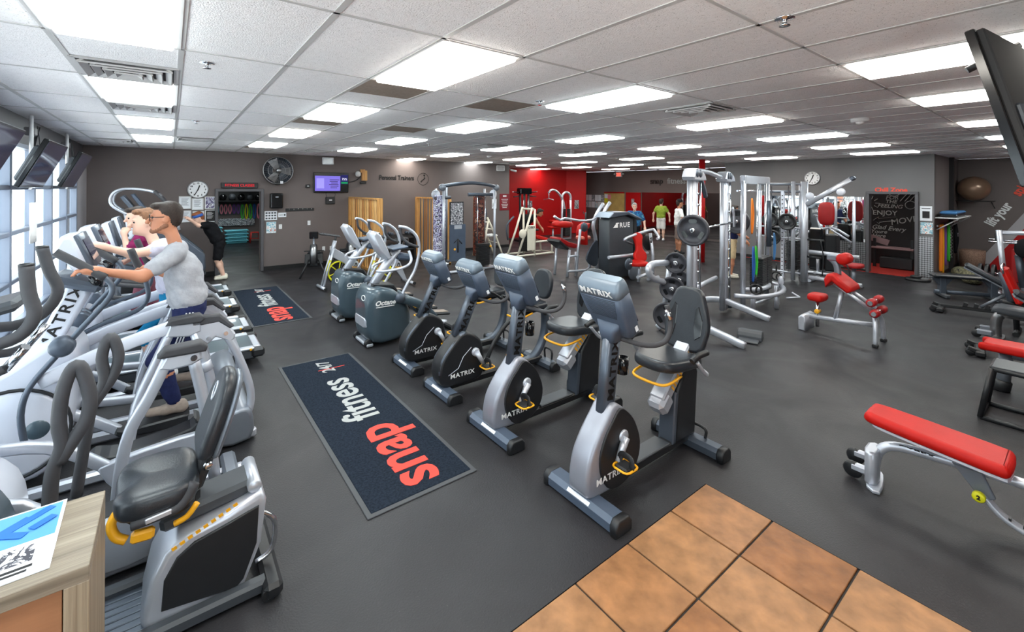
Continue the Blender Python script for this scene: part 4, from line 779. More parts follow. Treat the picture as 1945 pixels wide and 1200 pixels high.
# ================================================================ lateral trainers
def lateral(label,loc):
    t=thing('lateral_trainer',label,'elliptical',loc,0,'teal lateral trainers')
    def sec(x,w,z0,z1,r=.1): return [(x,a,(z0+z1)/2+b) for a,b in rrect(2*w,z1-z0,min(r,w*.8,(z1-z0)*.45),5)]
    obj('drive_shell',MB().loft([sec(-.0,.2,.2,.62,.14),sec(.02,.26,.12,.72,.16),sec(.09,.3,.06,.79,.12),sec(.2,.31,.04,.8,.08),sec(.38,.3,.04,.75,.08),sec(.52,.27,.05,.64,.1),sec(.62,.22,.07,.5,.1),sec(.68,.15,.1,.36,.08)]),'teal_grey',t)
    obj('top_tray',MB().prism([(.12,.78),(.42,.74),(.48,.66),(.5,.7),(.44,.79),(.14,.83)],'y',-.12,.12,.01),'black_plastic',t)
    obj('front_band',MB().loft([[(-.012,a,.33+b) for a,b in rrect(.36,.12,.03)],[(.02,a,.33+b) for a,b in rrect(.5,.13,.03)]]),'silver',t)
    for s in(-1,1): obj('transport_wheel',MB().cyl((.03,s*.22-.02,.06),(.03,s*.22+.02,.06),.055,n=16,bev=.008),'black_plastic',t); 
    obj('front_foot',MB().box((.05,0,.035),(.1,.5,.05),None,.015),'silver',t)
    text('shell_lettering','Octane',.088,'letter_white',t,(.235,-.3165,.6),(1,0,0),UZ,.001,.003,shear=.25,sx=1.1); obj('lettering_rule',MB().box((.235,-.314,.55),(.26,.004,.01)),'letter_white',t); obj('emblem',MB().torus((-.0,-.12,.66),.035,.006,(1,.4,0),20,6),'letter_white',t)
    obj('mast',MB().tube([(.14,0,.74),(.3,0,.98),(.54,0,1.28)],0,12,flat=(.05,.06)),'silver',t)
    def slab(p,w0,w1,th): # thin tapering head
        return MB().loft([[(x-.0,a,z) for a in()] for x,z in()]) if False else None
    obj('console_head',MB().prism([(.12,1.5),(.17,1.56),(.24,1.5),(.34,1.3),(.4,1.17),(.34,1.15),(.24,1.26)],'y',-.15,.15,.02,2),'silver',t); obj('console_screen',MB().prism([(.2,1.53),(.225,1.54),(.41,1.2),(.39,1.18)],'y',-.125,.125,.008),'black_gloss',t)
    obj('reading_tray',MB().box((.53,0,1.3),(.24,.3,.035),(0,-.1,0),.012),'console_blue',t)
    hp=[(.2,-.08,1.0),(.28,-.27,1.02),(.5,-.36,1.07),(.6,-.34,1.15),(.58,-.3,1.28)]
    for s in(-1,1):
        obj('fixed_handle',MB().tube([(x,y*-s*1.0 if s>0 else y,z) for x,y,z in hp],.019,10,5),'silver',t)
        y=s*.34; obj('pivot_ball',MB().ell((.44,y*.98,.64),(.075,.06,.075),16,10),'gunmetal',t)
        obj('moving_arm',MB().tube([(.44,y,.64),(.54,y,.82),(.66,y,1.02),(.72,y,1.28),(.68,y,1.48),(.55,y*.95,1.6),(.43,y*.85,1.63)],.021,10,5),'silver',t); obj('inner_grip',MB().tube([(.46,y*.85,1.62),(.48,y*.85,1.48),(.58,y*.95,1.38),(.71,y,1.33)],.019,10,5),'rubber_grip',t)
        obj('drive_link',MB().tube([(.46,s*.28,.62),(.75,s*.28,.5),(1.0,s*.25,.26)],0,12,4,flat=(.06,.07)),'teal_grey',t)
        p=obj('foot_pedal',MB().box((1.08,s*.2,.3),(.38,.19,.04),(0,.12,0),.015),'black_plastic',t); obj('tread_inlay',MB().box((1.08,s*.2,.325),(.32,.14,.006),(0,.12,0)),'brown_panel',p); obj('accent_edge',MB().box((.9,s*.2,.345),(.03,.18,.03),(0,.12,0),.006),'yellow',p)
    obj('rear_frame',MB().tube([(.6,0,.16),(1.15,0,.1),(1.35,0,.06)],.04,12,3),'silver',t); obj('rear_foot',MB().box((1.35,0,.04),(.1,.6,.07),None,.02),'black_plastic',t)
    obj('cup_pod',MB().box((.62,0,1.16),(.2,.18,.1),(0,.2,0),.03),'console_blue',t)
    return t
l0=lateral('teal-grey lateral trainer, nearer of the two, beside the black hybrid bikes',(2.1,6.12,0)); dup(l0,(2.15,7.5,0),0,'teal-grey lateral trainer, farther of the two, in front of the pine partition')
# ================================================================ spin bikes and rowers
def spin_bike(label,loc,rz):
    t=thing('spin_bike',label,'exercise bike',loc,rz,'silver spin bikes')
    for x,n in((0,'front_foot'),(1.0,'rear_foot')): f=obj(n,MB().tube([(x,-.26,.05),(x,.26,.05)],.03,10),'silver',t); [obj('end_cap',MB().cyl((x,s*.26,.05),(x,s*.3,.05),.034,n=12),'black_plastic',f) for s in(-1,1)]
    for s in(-1,1): obj('fork',MB().tube([(.02,s*.07,.05),(.12,s*.06,.45),(.24,s*.04,.85)],0,10,flat=(.025,.02)),'silver',t)
    obj('head_tube',MB().tube([(.2,0,.72),(.28,0,1.02)],0,12,flat=(.045,.035)),'silver',t); obj('frame_panel',MB().prism([(.2,.86),(.28,.85),(.78,.52),(.95,.1),(.85,.1),(.62,.42),(.24,.66)],'y',-.035,.035,.012,2),'silver',t)
    obj('accent_strip',MB().box((.13,-.075,.5),(.05,.006,.24),(0,.25,0)),'lime',t)
    w=obj('flywheel',MB().torus((.36,0,.34),.22,.02,(0,1,0),32,8),'lime',t); sp=MB(); [sp.tube([(.36,0,.34),(.36+.22*math.cos(a),0,.34+.22*math.sin(a))],.012,6) for a in [math.radians(20+60*k) for k in range(6)]]; obj('spokes',sp,'lime',w); obj('rim_band',MB().torus((.36,0,.34),.25,.012,(0,1,0),32,6),'black_plastic',w)
    obj('handlebar_post',MB().tube([(.27,0,.98),(.3,0,1.1)],.022,10),'black_plastic',t); obj('handlebar',MB().tube([(.02,-.1,1.18),(.12,-.2,1.16),(.3,-.2,1.12),(.34,0,1.12),(.3,.2,1.12),(.12,.2,1.16),(.02,.1,1.18)],.018,8,4),'rubber_grip',t); obj('aero_bars',MB().tube([(.3,-.05,1.13),(.0,-.06,1.17),(-.04,0,1.19),(.0,.06,1.17),(.3,.05,1.13)],.016,8,4),'black_plastic',t)
    obj('seat_post',MB().tube([(.72,0,.5),(.84,0,.98)],.026,10),'chrome',t); obj('saddle',MB().prism([(v.x,v.y) for v in smoothpath([(.66,0,0),(.72,.025,0),(.84,.09,0),(.95,.09,0),(.95,-.09,0),(.84,-.09,0),(.72,-.025,0)],3,True)],'z',.98,1.05,.025,3),'black_plastic',t)
    crank_set(t,.56,.34,math.radians(40),.06,.15); return t
s0=spin_bike('silver spin bike with a yellow flywheel beside the rower',(2.55,9.85,0),.05); dup(s0,(3.3,9.3,0),.05,'silver spin bike with a yellow flywheel behind the farther lateral trainer')
def rower(label,loc,rz):
    t=thing('rowing_machine',label,'rower',loc,rz,'black rowing machines')
    obj('fan_housing',MB().lathe([(.05,-.08),(.2,-.08),(.23,-.06),(.23,.06),(.2,.08),(.05,.08)],(0,0,.58),(0,1,0),28),'black_plastic',t); obj('fan_grille',MB().lathe([(.232,-.05),(.237,-.045),(.237,.045),(.232,.05)],(0,0,.58),(0,1,0),28),'brushed',t)
    obj('monitor_arm',MB().tube([(0,0,.7),(.06,0,.88),(.04,0,.98)],.025,8,3),'silver_dark',t); obj('monitor',MB().box((.04,0,1.02),(.05,.2,.17),(0,-.1,0),.015),'black_gloss',t)
    for s in(-1,1): obj('front_leg',MB().tube([(0,s*.1,.45),(-.1,s*.3,.02)],.022,8),'black_plastic',t)
    obj('rail',MB().box((.95,0,.4),(1.7,.08,.1),(0,.03,0),.01),'dark_grey',t); obj('seat',MB().box((.9,0,.5),(.26,.3,.06),None,.025),'seat_black',t); obj('rear_leg',MB().box((1.75,0,.19),(.06,.4,.38),None,.01),'black_plastic',t)
    for s in(-1,1): obj('footplate',MB().box((.28,s*.14,.4),(.1,.13,.28),(0,.7,0),.015),'black_plastic',t)
    obj('handle',MB().tube([(.22,-.22,.62),(.25,0,.62),(.22,.22,.62)],.014,8,3),'black_plastic',t); return t
w0=rower('black rowing machine with a grey fan cover against the dark wall',(2.72,11.2,0),math.radians(75)); dup(w0,(3.55,11.1,0),math.radians(80),'black rowing machine behind the silver spin bikes')
# ================================================================ machines along the windows
def sp2(P,k=3): return [(v.x,v.y) for v in smoothpath([(a,b,0) for a,b in P],k,True)]
# ---- nearest: seated elliptical with the black saddle
t=thing('seated_elliptical','seated elliptical with a black padded seat and orange levers, bottom left','elliptical',(0,2.88,0))
PB=[(-.09,.02),(-.11,.1),(-.075,.27),(-.02,.38),(.07,.44),(.24,.47),(.4,.52),(.425,.46),(.4,.24),(.33,.07),(.31,.02)]
obj('pedestal_trim',MB().prism(PB,'y',-.17,.17,.03,3),'silver',t)
PI=[(-.03,.12),(-.02,.26),(.03,.35),(.1,.395),(.25,.425),(.385,.455),(.375,.26),(.315,.1),(.28,.07)]
for s in(-1,1): obj('pedestal_panel',MB().prism(PI,'y',*((-.182,-.165) if s<0 else (.165,.182)),.006,2),'black_plastic',t)
tk=MB(); [tk.box((.02+.032*k,-.176,.40+.013*k),(.02,.003,.016),(0,-.35,0)) for k in range(9)]; obj('position_ticks',tk,'yellow',t)
obj('rear_bumper',MB().tube([(.36,-.1,.4),(.47,-.1,.3),(.46,-.1,.14),(.38,-.1,.1)],.014,8,4),'chrome',t)
obj('seat_rail',MB().box((.17,0,.5),(.42,.2,.08),(0,-.12,0),.02),'dark_grey',t); obj('rail_end',MB().cyl((.37,-.14,.54),(.37,.14,.54),.035,n=16,bev=.008),'silver',t)
for y in(-.2,.2): obj('floor_rail',MB().box((-.35,y,.045),(1.6,.07,.07),None,.015),'dark_grey',t)
for x,n in((.44,'rear_foot'),(-1.1,'front_foot')): f=obj(n,MB().box((x,0,.045),(.09,.6,.08),None,.02),'black_plastic',t)
for s in(-1,1): obj('caster',MB().cyl((.42,s*.27-.02,.035),(.42,s*.27+.02,.035),.035,n=14),'black_plastic',t)
dk=thing('x','y','z') if False else None
tr=MB(); [tr.box((-.33,-.16+.045*k,.03),(.5,.04,.03),None,.004) for k in range(8)]; obj('foot_deck',tr,'gunmetal',t)
ss=sp2([(-.21,0),(-.2,.1),(-.14,.19),(-.02,.22),(.09,.2),(.12,.1),(.12,-.1),(.09,-.2),(-.02,-.22),(-.14,-.19),(-.2,-.1)])
st=MB().ell((-.045,0,.665),(.17,.225,.07),40,20,.5); st.v=[(x,y,z-(.022 if z>.66 else 0)*(1-abs(y)/.23)**.7-(.06*max(0,(-x-.12)/.1)*max(0,1-abs(y)/.09))) for x,y,z in st.v]; obj('seat',st,'seat_black',t)
obj('seat_base',MB().prism([(v[0]*.9,v[1]*.9) for v in ss],'z',.57,.61,.012,2),'black_plastic',t); obj('seat_post',MB().box((.05,0,.55),(.16,.14,.1),None,.02),'black_plastic',t)
bk=[(-.13,0),(-.17,.08),(-.165,.25),(-.12,.37),(-.05,.42),(.05,.42),(.12,.37),(.165,.25),(.17,.08),(.13,0)]
Mb=Matrix.Translation((.15,0,.76))@Matrix.Rotation(.32,4,'Y'); b=obj('backrest',MB().prism(sp2(bk),'x',-.05,.02,.03,4).xf(Mb),'seat_black',t); obj('back_shell',MB().prism(sp2([(y*.97,z*.97+.006) for y,z in bk]),'x',.018,.05,.02,3).xf(Mb),'silver_dark',b); obj('back_emblem',MB().torus((0,0,0),.03,.005,(0,0,1),20,6).xf(Mb@Matrix.Translation((-.052,0,.3))@Matrix.Rotation(math.pi/2,4,'Y')@Matrix.Scale(1.5,4,(1,0,0))),'silver',b)
obj('back_bracket',MB().box((.15,0,.7),(.05,.16,.22),(0,.35,0),.012),'black_plastic',t); obj('pivot_bolt',MB().cyl((.16,-.1,.71),(.16,-.08,.71),.022,n=14,bev=.005),'chrome',t)
obj('front_lever',MB().tube([(-.18,-.12,.66),(-.215,-.13,.6),(-.2,-.14,.54),(-.16,-.15,.51)],.02,10,4),'yellow',t); obj('lever_tag',MB().box((-.1,-.17,.52),(.09,.04,.055),(0,.1,0),.012),'yellow',t); obj('side_lever',MB().tube([(.02,-.19,.53),(.07,-.2,.55),(.11,-.2,.6)],.014,8,3),'yellow',t)
obj('side_grip',MB().tube([(-.14,-.2,.6),(-.05,-.21,.61),(.04,-.21,.62),(.1,-.19,.7)],.024,10,4),'rubber_grip',t); obj('grip_sensor',MB().box((-.04,-.23,.615),(.1,.012,.025),(0,-.1,0),.004),'silver',t)
for s,y,P in((-1,-.13,[(-.44,.5),(-.42,.72),(-.41,.91),(-.38,1.02),(-.39,1.12),(-.38,1.25),(-.35,1.35),(-.32,1.35),(-.29,1.22),(-.3,1.12),(-.34,1.04),(-.39,.95)]),(1,.42,[(-.4,.5),(-.37,.75),(-.34,.96),(-.29,1.09),(-.3,1.22),(-.28,1.31),(-.255,1.32),(-.23,1.22),(-.25,1.12),(-.3,1.03),(-.34,.97)])):
    obj('swing_arm',MB().tube([(x,y,z) for x,z in P],.027,10,4),'rubber_grip',t)
dr=obj('front_drum',MB().lathe([(.0,-.2),(.3,-.2),(.36,-.16),(.36,.16),(.3,.2),(0,.2)],(-.93,.0,.58),(0,1,0),36),'teal_grey',t); obj('drum_face',MB().lathe([(0,-.205),(.25,-.205),(.27,-.2)],(-.93,0,.58),(0,1,0),36),'white_paint',dr)
# ---- second: standing elliptical with tall grips and A-frame
t=thing('standing_elliptical','pale elliptical with tall dark grips and a silver A-frame with padded top','elliptical',(0,3.6,0))
for s,P in((-1,[(-.59,1.76),(-.58,1.62),(-.56,1.5),(-.62,1.4),(-.76,1.37),(-.95,1.4)]),(1,[(-.63,1.79),(-.6,1.65),(-.56,1.51),(-.63,1.38),(-.76,1.33),(-.95,1.36)])):
    g=obj('upright_grip',MB().tube([(x,s*.3,z) for x,z in P],.03,12,4),'rubber_grip',t); obj('grip_cap',MB().cyl((P[0][0],s*.3,P[0][1]-.005),(P[0][0],s*.3,P[0][1]+.012),.031,n=12,bev=.005),'black_plastic',g)
    obj('sensor_bar',MB().tube([(-.6,s*.24,1.33),(-.68,s*.2,1.22)],.022,10),'chrome',t); obj('loop_bar',MB().tube([(-.68,s*.2,1.22),(-.78,s*.2,1.2),(-.95,s*.12,1.28)],.024,10,4),'rubber_grip',t)
obj('console',MB().box((-.8,0,1.5),(.32,.36,.06),(0,-.25,0),.02),'dark_grey',t); obj('keypad',MB().box((-.77,0,1.535),(.16,.3,.006),(0,-.25,0)),mat('keypad',srgb(190,180,120),.4).name,t); obj('console_back',MB().prism([(-.98,1.4),(-.98,1.7),(-.9,1.62),(-.84,1.46)],'y',-.2,.2,.02),'teal_grey',t)
obj('mast',MB().tube([(-1.0,0,.5),(-.95,0,1.0),(-.9,0,1.45)],0,12,flat=(.06,.08)),'white_paint',t)
obj('drive_housing',MB().prism(sp2([(-1.32,.08),(-1.32,.5),(-1.15,.72),(-.9,.7),(-.7,.52),(-.66,.25),(-.72,.08)]),'y',-.22,.22,.05,3),'white_paint',t)
for s,y,x0,z0 in((-1,-.34,-.1,.16),(1,.3,.0,.2)):
    p=obj('pedal_link',MB().prism(sp2([(x0-.36,z0+.1),(x0-.3,z0+.16),(x0+.2,z0+.2),(x0+.24,z0+.1),(x0+.15,z0-.06),(x0-.2,z0-.1)]),'y',y-.03,y+.03,.012,2),'silver',t); obj('foot_tray',MB().prism(sp2([(x0-.42,z0+.13),(x0-.4,z0+.2),(x0-.25,z0+.17),(x0+.12,z0+.22),(x0+.14,z0+.29),(x0+.18,z0+.24),(x0+.1,z0+.17),(x0-.2,z0+.12)]),'y',y+.03,y+.2,.01),'black_plastic',p)
    obj('link_arm',MB().tube([(-.95,y,.62),(-.6,y,.55),(x0-.3,y,z0+.1)],0,10,4,flat=(.035,.025)),'silver',t)
y=.15
f=obj('a_frame',MB().tube([(.0,y,1.04),(-.1,y,.8),(-.2,y,.6),(-.25,y,.36),(-.27,y,.06)],0,12,4,flat=(.038,.034)),'silver',t); obj('a_frame_rear',MB().tube([(.12,y,1.02),(.2,y,.6),(.26,y,.06)],.036,12,3),'silver',t); obj('top_bracket',MB().prism([(-.06,.96),(-.02,1.04),(.17,1.04),(.18,.98),(.12,.95),(0,.94)],'y',y-.045,y+.045,.012),'silver',t); obj('bolt',MB().cyl((.13,y-.055,1.0),(.13,y-.04,1.0),.02,n=14),'chrome',t)
obj('top_pad',MB().prism([(-.07,1.04),(-.03,1.09),(.17,1.1),(.21,1.06),(.2,1.03),(-.05,1.03)],'y',y-.06,y+.06,.016,3),'rubber_grip',t)
for yy in(-.3,.3): obj('base_beam',MB().box((-.4,yy,.04),(1.7,.06,.07),None,.015),'silver',t)
obj('rear_foot',MB().box((.36,.1,.05),(.1,.8,.09),None,.02),'silver_dark',t)
# ---- third: white suspension elliptical (the man in grey rides it)
def suspension(label,y):
    t=thing('suspension_elliptical',label,'elliptical',(0,y,0),0,'white suspension ellipticals')
    obj('drive_housing',MB().prism(sp2([(-1.32,.1),(-1.32,.5),(-1.15,.76),(-.9,.92),(-.7,1.05),(-.58,1.03),(-.52,.9),(-.54,.62),(-.6,.3),(-.75,.1)]),'y',-.24,.24,.06,4),'white_paint',t)
    for s in(-1,1):
        d=obj('wheel_cover',MB().lathe([(0,.0),(.28,0),(.3,-.012),(.3,-.03)],(-.88,s*.262,.45),(0,s,0),36),'white_paint',t); obj('hub_disc',MB().lathe([(0,.006),(.06,.006),(.065,0)],(-.74,s*.262,.46),(0,s,0),24),'teal_grey',d); obj('cover_seam',MB().torus((-.88,s*.245,.45),.31,.012,(0,1,0),36,6),'black_plastic',d)
    obj('mast',MB().prism([(-.8,.98),(-.62,1.42),(-.57,1.45),(-.5,1.4),(-.49,1.34),(-.66,.98)],'y',-.1,.1,.025,3),'white_paint',t); d=Vector((.18,0,.42)).normalized(); text('mast_lettering','MATRIX',.095,'letter_black',t,(-.645,-.1015,1.19),d,Vector((-d.z,0,d.x)),.001,.002,sx=1.25,space=1.2)
    obj('console_tray',MB().box((-.56,0,1.44),(.3,.4,.07),(0,.35,0),.025),'gunmetal',t); obj('console_back',MB().prism([(-.68,1.72),(-.64,1.8),(-.57,1.81),(-.48,1.56),(-.55,1.5)],'y',-.2,.2,.03,3),'white_paint',t); c=obj('console_face',MB().prism([(-.585,1.8),(-.545,1.81),(-.45,1.56),(-.49,1.54)],'y',-.19,.19,.014,2),'gunmetal',t); obj('screen',MB().box((-.495,0,1.69),(.004,.3,.17),(0,-.37,0)),'glass_screen',c)
    obj('cup_holder',MB().lathe([(0,0),(.04,0),(.044,.09),(.038,.09),(.036,.01)],(-.45,-.15,1.4)),'black_gloss',t)
    for s in(-1,1):
        y_=s*.37; pv=obj('pivot_cover',MB().cyl((-.6,y_-s*.03,1.05),(-.6,y_+s*.05,1.05),.07,n=20,bev=.015),'gunmetal',t)
        if s<0: P=[(-.78,.42),(-.8,.62),(-.76,.8),(-.62,1.0),(-.5,1.16),(-.37,1.33),(-.34,1.42),(-.38,1.5),(-.5,1.6),(-.64,1.71)]
        else: P=[(-.7,.42),(-.72,.62),(-.66,.86),(-.5,.98),(-.24,1.07),(-.16,1.18),(-.18,1.34),(-.24,1.5),(-.28,1.62)]
        obj('swing_arm',MB().tube([(x,y_,z) for x,z in P],.019,10,4),'gunmetal',t); obj('swing_grip',MB().tube([(x,y_,z) for x,z in P[-3:]],.029,10,3),'rubber_grip',t)
        y_=s*.33
        obj('suspension_rail',MB().tube([(-.72,y_,.81),(-.4,y_,.94),(0,y_,1.06),(.1,y_,1.07)],0,12,4,flat=(.05,.03)),'white_paint',t)
        obj('front_tube',MB().tube([(.0,y_,1.02),(-.1,y_,.77),(-.2,y_,.5),(-.26,y_,.1)],.034,12,3),'silver',t); obj('rear_tube',MB().tube([(.15,y_,1.0),(.26,y_,.62),(.33,y_,.1)],.034,12,3),'silver',t); obj('tube_collar',MB().cyl((.22,y_,.74),(.245,y_,.66),.048,n=14,bev=.01),'silver',t)
        pl=obj('link_plate',MB().prism(sp2([(.14,.98),(.2,1.06),(.34,1.06),(.44,.93),(.4,.87),(.3,.93),(.22,.86)],2),'y',y_-.03,y_+.03,.01),'silver',t); obj('plate_cover',MB().prism([(.13,1.08),(.2,1.12),(.33,1.11),(.43,1.0),(.4,.98),(.32,1.05),(.14,1.04)],'y',y_-.04,y_+.04,.012),'rubber_grip',pl)
        for bx,bz in((.25,.93),(.37,.95)): obj('bolt',MB().cyl((bx,y_-.045,bz),(bx,y_-.03,bz),.017,n=12),'chrome',pl)
        obj('rear_arc',MB().tube([(.36,y_,.96),(.46,y_,.74),(.55,y_,.45),(.55,y_,.26),(.48,y_,.16)],.03,12,5),'silver',t)
        obj('top_pad',MB().prism([(-.03,1.08),(.0,1.13),(.19,1.14),(.23,1.1),(.2,1.07)],'y',y_-.055,y_+.055,.015,3),'rubber_grip',t); obj('top_bracket',MB().prism([(-.03,.99),(0,1.08),(.2,1.08),(.2,1.0),(.12,.97)],'y',y_-.04,y_+.04,.01),'silver',t)
        obj('base_beam',MB().box((-.35,y_,.05),(1.9,.07,.08),None,.018),'silver',t)
        xx,zz=(-.08,.24) if s<0 else (.1,.36); y2=s*.15
        p=obj('foot_pedal',MB().prism(sp2([(xx-.22,zz),(xx-.24,zz+.07),(xx-.19,zz+.05),(xx+.17,zz+.06),(xx+.2,zz+.04),(xx+.15,zz-.02)],2),'y',y2-.09,y2+.09,.012),'black_plastic',t); obj('pedal_link',MB().tube([(xx-.2,y2,zz),(-.5,y2,.42),(-.62,y2,.5)],0,10,3,flat=(.035,.03)),'silver',t)
    obj('rear_shell',MB().prism(sp2([(.3,.03),(.3,.2),(.42,.3),(.53,.3),(.57,.2),(.55,.03)],2),'y',-.42,.42,.03,2),'silver_dark',t)
    return t
e0=suspension('white suspension elliptical ridden by the man in the grey shirt',4.72); dup(e0,(0,5.6,0),0,'white suspension elliptical ridden by the woman in blue leggings')
# ---- treadmills
def treadmill(label,y):
    t=thing('treadmill',label,'treadmill',(0,y,0),0,'treadmills along the windows')
    obj('deck',MB().box((-.1,0,.13),(1.9,.7,.12),None,.02),'dark_grey',t); obj('belt',MB().box((-.1,0,.195),(1.84,.5,.012),None,.004),'teal_grey',t)
    for s in(-1,1):
        obj('side_rail',MB().box((-.08,s*.31,.2),(1.8,.1,.03),None,.01),'silver',t); e=obj('end_cap',MB().box((.86,s*.33,.15),(.14,.12,.11),None,.025),'black_plastic',t); obj('cap_stripe',MB().box((.78,s*.33,.2),(.02,.11,.02)),'yellow',e)
        obj('upright',MB().tube([(-.75,s*.38,.15),(-.72,s*.38,.8),(-.66,s*.36,1.2)],0,12,3,flat=(.05,.03)),'silver_dark',t); obj('hand_rail',MB().tube([(-.66,s*.36,1.1),(-.5,s*.38,1.02),(-.2,s*.38,.95)],.024,10,4),'rubber_grip',t)
    obj('roller_cover',MB().box((.86,0,.15),(.1,.54,.09),None,.02),'silver',t); obj('motor_hood',MB().prism([(-1.12,.05),(-1.12,.2),(-1.0,.32),(-.8,.32),(-.7,.21),(-.7,.05)],'y',-.36,.36,.03,2),'gunmetal',t)
    obj('console_back',MB().prism([(-.84,1.3),(-.8,1.62),(-.73,1.64),(-.64,1.28),(-.7,1.18)],'y',-.3,.3,.03,3),'white_paint',t); c=obj('console_face',MB().prism([(-.745,1.63),(-.71,1.64),(-.6,1.27),(-.65,1.25)],'y',-.28,.28,.015,2),'gunmetal',t); obj('screen',MB().box((-.665,0,1.47),(.004,.44,.22),(0,-.29,0)),'glass_screen',c); obj('console_bridge',MB().box((-.6,0,1.17),(.2,.7,.07),(0,.2,0),.02),'gunmetal',t); return t
for n,(y,l) in enumerate([(6.52,'nearest treadmill, beyond the white ellipticals'),(7.5,'second treadmill from the ellipticals, used by the man in maroon'),(8.95,'third treadmill from the ellipticals'),(10.27,'farthest treadmill, next to the stair climber')]):
    if n==0: m0=treadmill(l,y)
    else: dup(m0,(0,y,0),0,l)
# ---- stair climber
t=thing('stair_climber','tall stair climber with silver rails in the window corner','stair climber',(0,12.05,0))
obj('base',MB().box((-.2,0,.09),(1.5,.76,.18),None,.03),'black_plastic',t)
for k in range(5): obj('step',MB().box((.5-.2*k,0,.32+.2*k-.06),(.25,.52,.06),None,.012),'dark_grey',t)
for s in(-1,1):
    obj('side_cover',MB().prism([(-.75,.18),(-.75,.9),(-.5,1.35),(-.2,1.4),(.1,1.2),(.6,.7),(.62,.4),(.5,.18)],'y',*((-.38,-.29) if s<0 else (.29,.38)),.03,2),'gunmetal',t)
    obj('hand_rail',MB().tube([(.15,s*.34,1.25),(-.1,s*.36,1.85),(-.3,s*.36,2.06),(-.72,s*.34,2.12),(-.92,s*.32,2.02),(-.94,s*.3,1.8),(-.7,s*.28,1.6)],.026,10,5),'silver',t); obj('rail_grip',MB().tube([(-.28,s*.36,2.07),(-.1,s*.36,1.86),(.0,s*.35,1.62)],.034,10,4),'rubber_grip',t)
obj('mast',MB().tube([(-.6,0,1.0),(-.66,0,1.5),(-.7,0,1.7)],0,12,3,flat=(.08,.1)),'white_paint',t); c=obj('console',MB().prism([(-.82,1.95),(-.76,1.99),(-.5,1.6),(-.56,1.55)],'y',-.27,.27,.02,2),'gunmetal',t); obj('console_panel',MB().prism([(-.66,2.0),(-.6,2.02),(-.36,1.64),(-.42,1.6)],'y',-.2,.2,.02,2),'console_blue',t); obj('console_shelf',MB().box((-.72,0,1.62),(.24,.4,.05),(0,.6,0),.015),'silver',t)
# ================================================================ desk in the foreground
t=thing('wood_desk','pale oak counter with a thick side panel in the bottom left corner','desk',(-.205,2.17,0)); DZ=.95; w=.44
obj('top',MB().box((-.6,0,DZ-.025),(1.2,w,.05),None,.002),'oak_pale',t); obj('side_panel',MB().box((-.03,0,(DZ-.05)/2),(.06,w,DZ-.05),None,.002),'oak_pale_v',t); obj('far_panel',MB().box((-1.16,0,(DZ-.05)/2),(.06,w,DZ-.05)),'oak_pale_v',t); obj('apron',MB().box((-.6,-w/2+.06,DZ-.17),(1.06,.02,.24)),'brown_board',t); obj('shelf',MB().box((-.6,0,.58),(1.06,w-.04,.03)),'oak_pale',t); obj('back_board',MB().box((-.6,w/2-.012,.5),(1.06,.02,.86)),'oak_pale',t)
t=thing('leaflet','laminated blue and white leaflet lying on the counter','leaflet',(-.46,2.2,DZ+.001),.03); obj('sheet',MB().box((0,0,.0015),(.3,.4,.003)),'paper',t); obj('blue_field',MB().box((0,.09,.0035),(.28,.2,.001)),mat('print_sky',srgb(90,160,232),.35).name,t); b=MB()
for a,x,y,l in((.7,-.02,.08,.2),(.7,.06,.13,.14),(-.6,.02,.06,.1),(.7,.1,.08,.07)): b.box((x,y,.0045+.0012*len(b.v)/8),(l,.03,.001),(0,0,a))
obj('blue_marks',b,mat('print_cobalt',srgb(40,110,200),.35).name,t); obj('photo_block',MB().box((.06,-.08,.0035),(.08,.09,.001)),'print_bw',t); text('printed_words','',.02,'letter_black',t,(0,0,0)) if False else obj('text_lines',MB().box((.06,-.15,.0035),(.09,.012,.001)).box((.06,-.17,.0035),(.07,.01,.001)),'letter_black',t)
# ================================================================ strength machines in the middle
def iron_plate(label,loc,ax,r=.22,th=.05,group='iron weight plates',m='iron'):
    t=thing('weight_plate',label,'weight plate',loc,0,group); a=Vector(ax).normalized(); q=a.to_track_quat('Z','Y').to_matrix().to_4x4()
    obj('disc',MB().lathe([(.026,-th*.3),(r*.3,-th*.3),(r*.34,-th*.2),(r*.8,-th*.2),(r*.84,-th*.5),(r*.97,-th*.5),(r,-th*.3),(r,th*.3),(r*.97,th*.5),(r*.84,th*.5),(r*.8,th*.2),(r*.34,th*.2),(r*.3,th*.3),(.026,th*.3)],(0,0,0),ax,36),m,t)
    for k in range(3):
        an=math.radians(90+120*k); c=Vector((r*.58*math.cos(an),r*.58*math.sin(an),0))
        for sg in(-1,1): obj('grip_slot',MB().prism([(x+c.x,y+c.y) for x,y in [(math.cos(an)*u-math.sin(an)*v,math.sin(an)*u+math.cos(an)*v) for u,v in rrect(r*.26,r*.5,r*.1,3)]],'z',sg*th*.2-.004,sg*th*.2+.004).xf(q),'black_gloss',t)
    obj('collar',MB().lathe([(.02,-th*.7),(.035,-th*.7),(.035,th*.7),(.02,th*.7)],(0,0,0),ax,16),'chrome',t); return t
def R(a): return math.radians(a)
def bars(t,name,m,segs,r=.03,n=10,sp=0,flat=None):
    for s in segs: obj(name,MB().tube(s,r,n,sp,flat=flat),m,t)
def weight_stack(t,c,w,d,z0,z1,name='weight_block'):
    n=max(4,int((z1-z0)/.032)); m=MB().box((0,0,0),(w,d,.026),None,.004).mesh(name); m.materials.append(MAT['black_plastic'])
    for k in range(n): obj(name,m,None,t,(c[0],c[1],z0+(z1-z0)*(k+.5)/n))
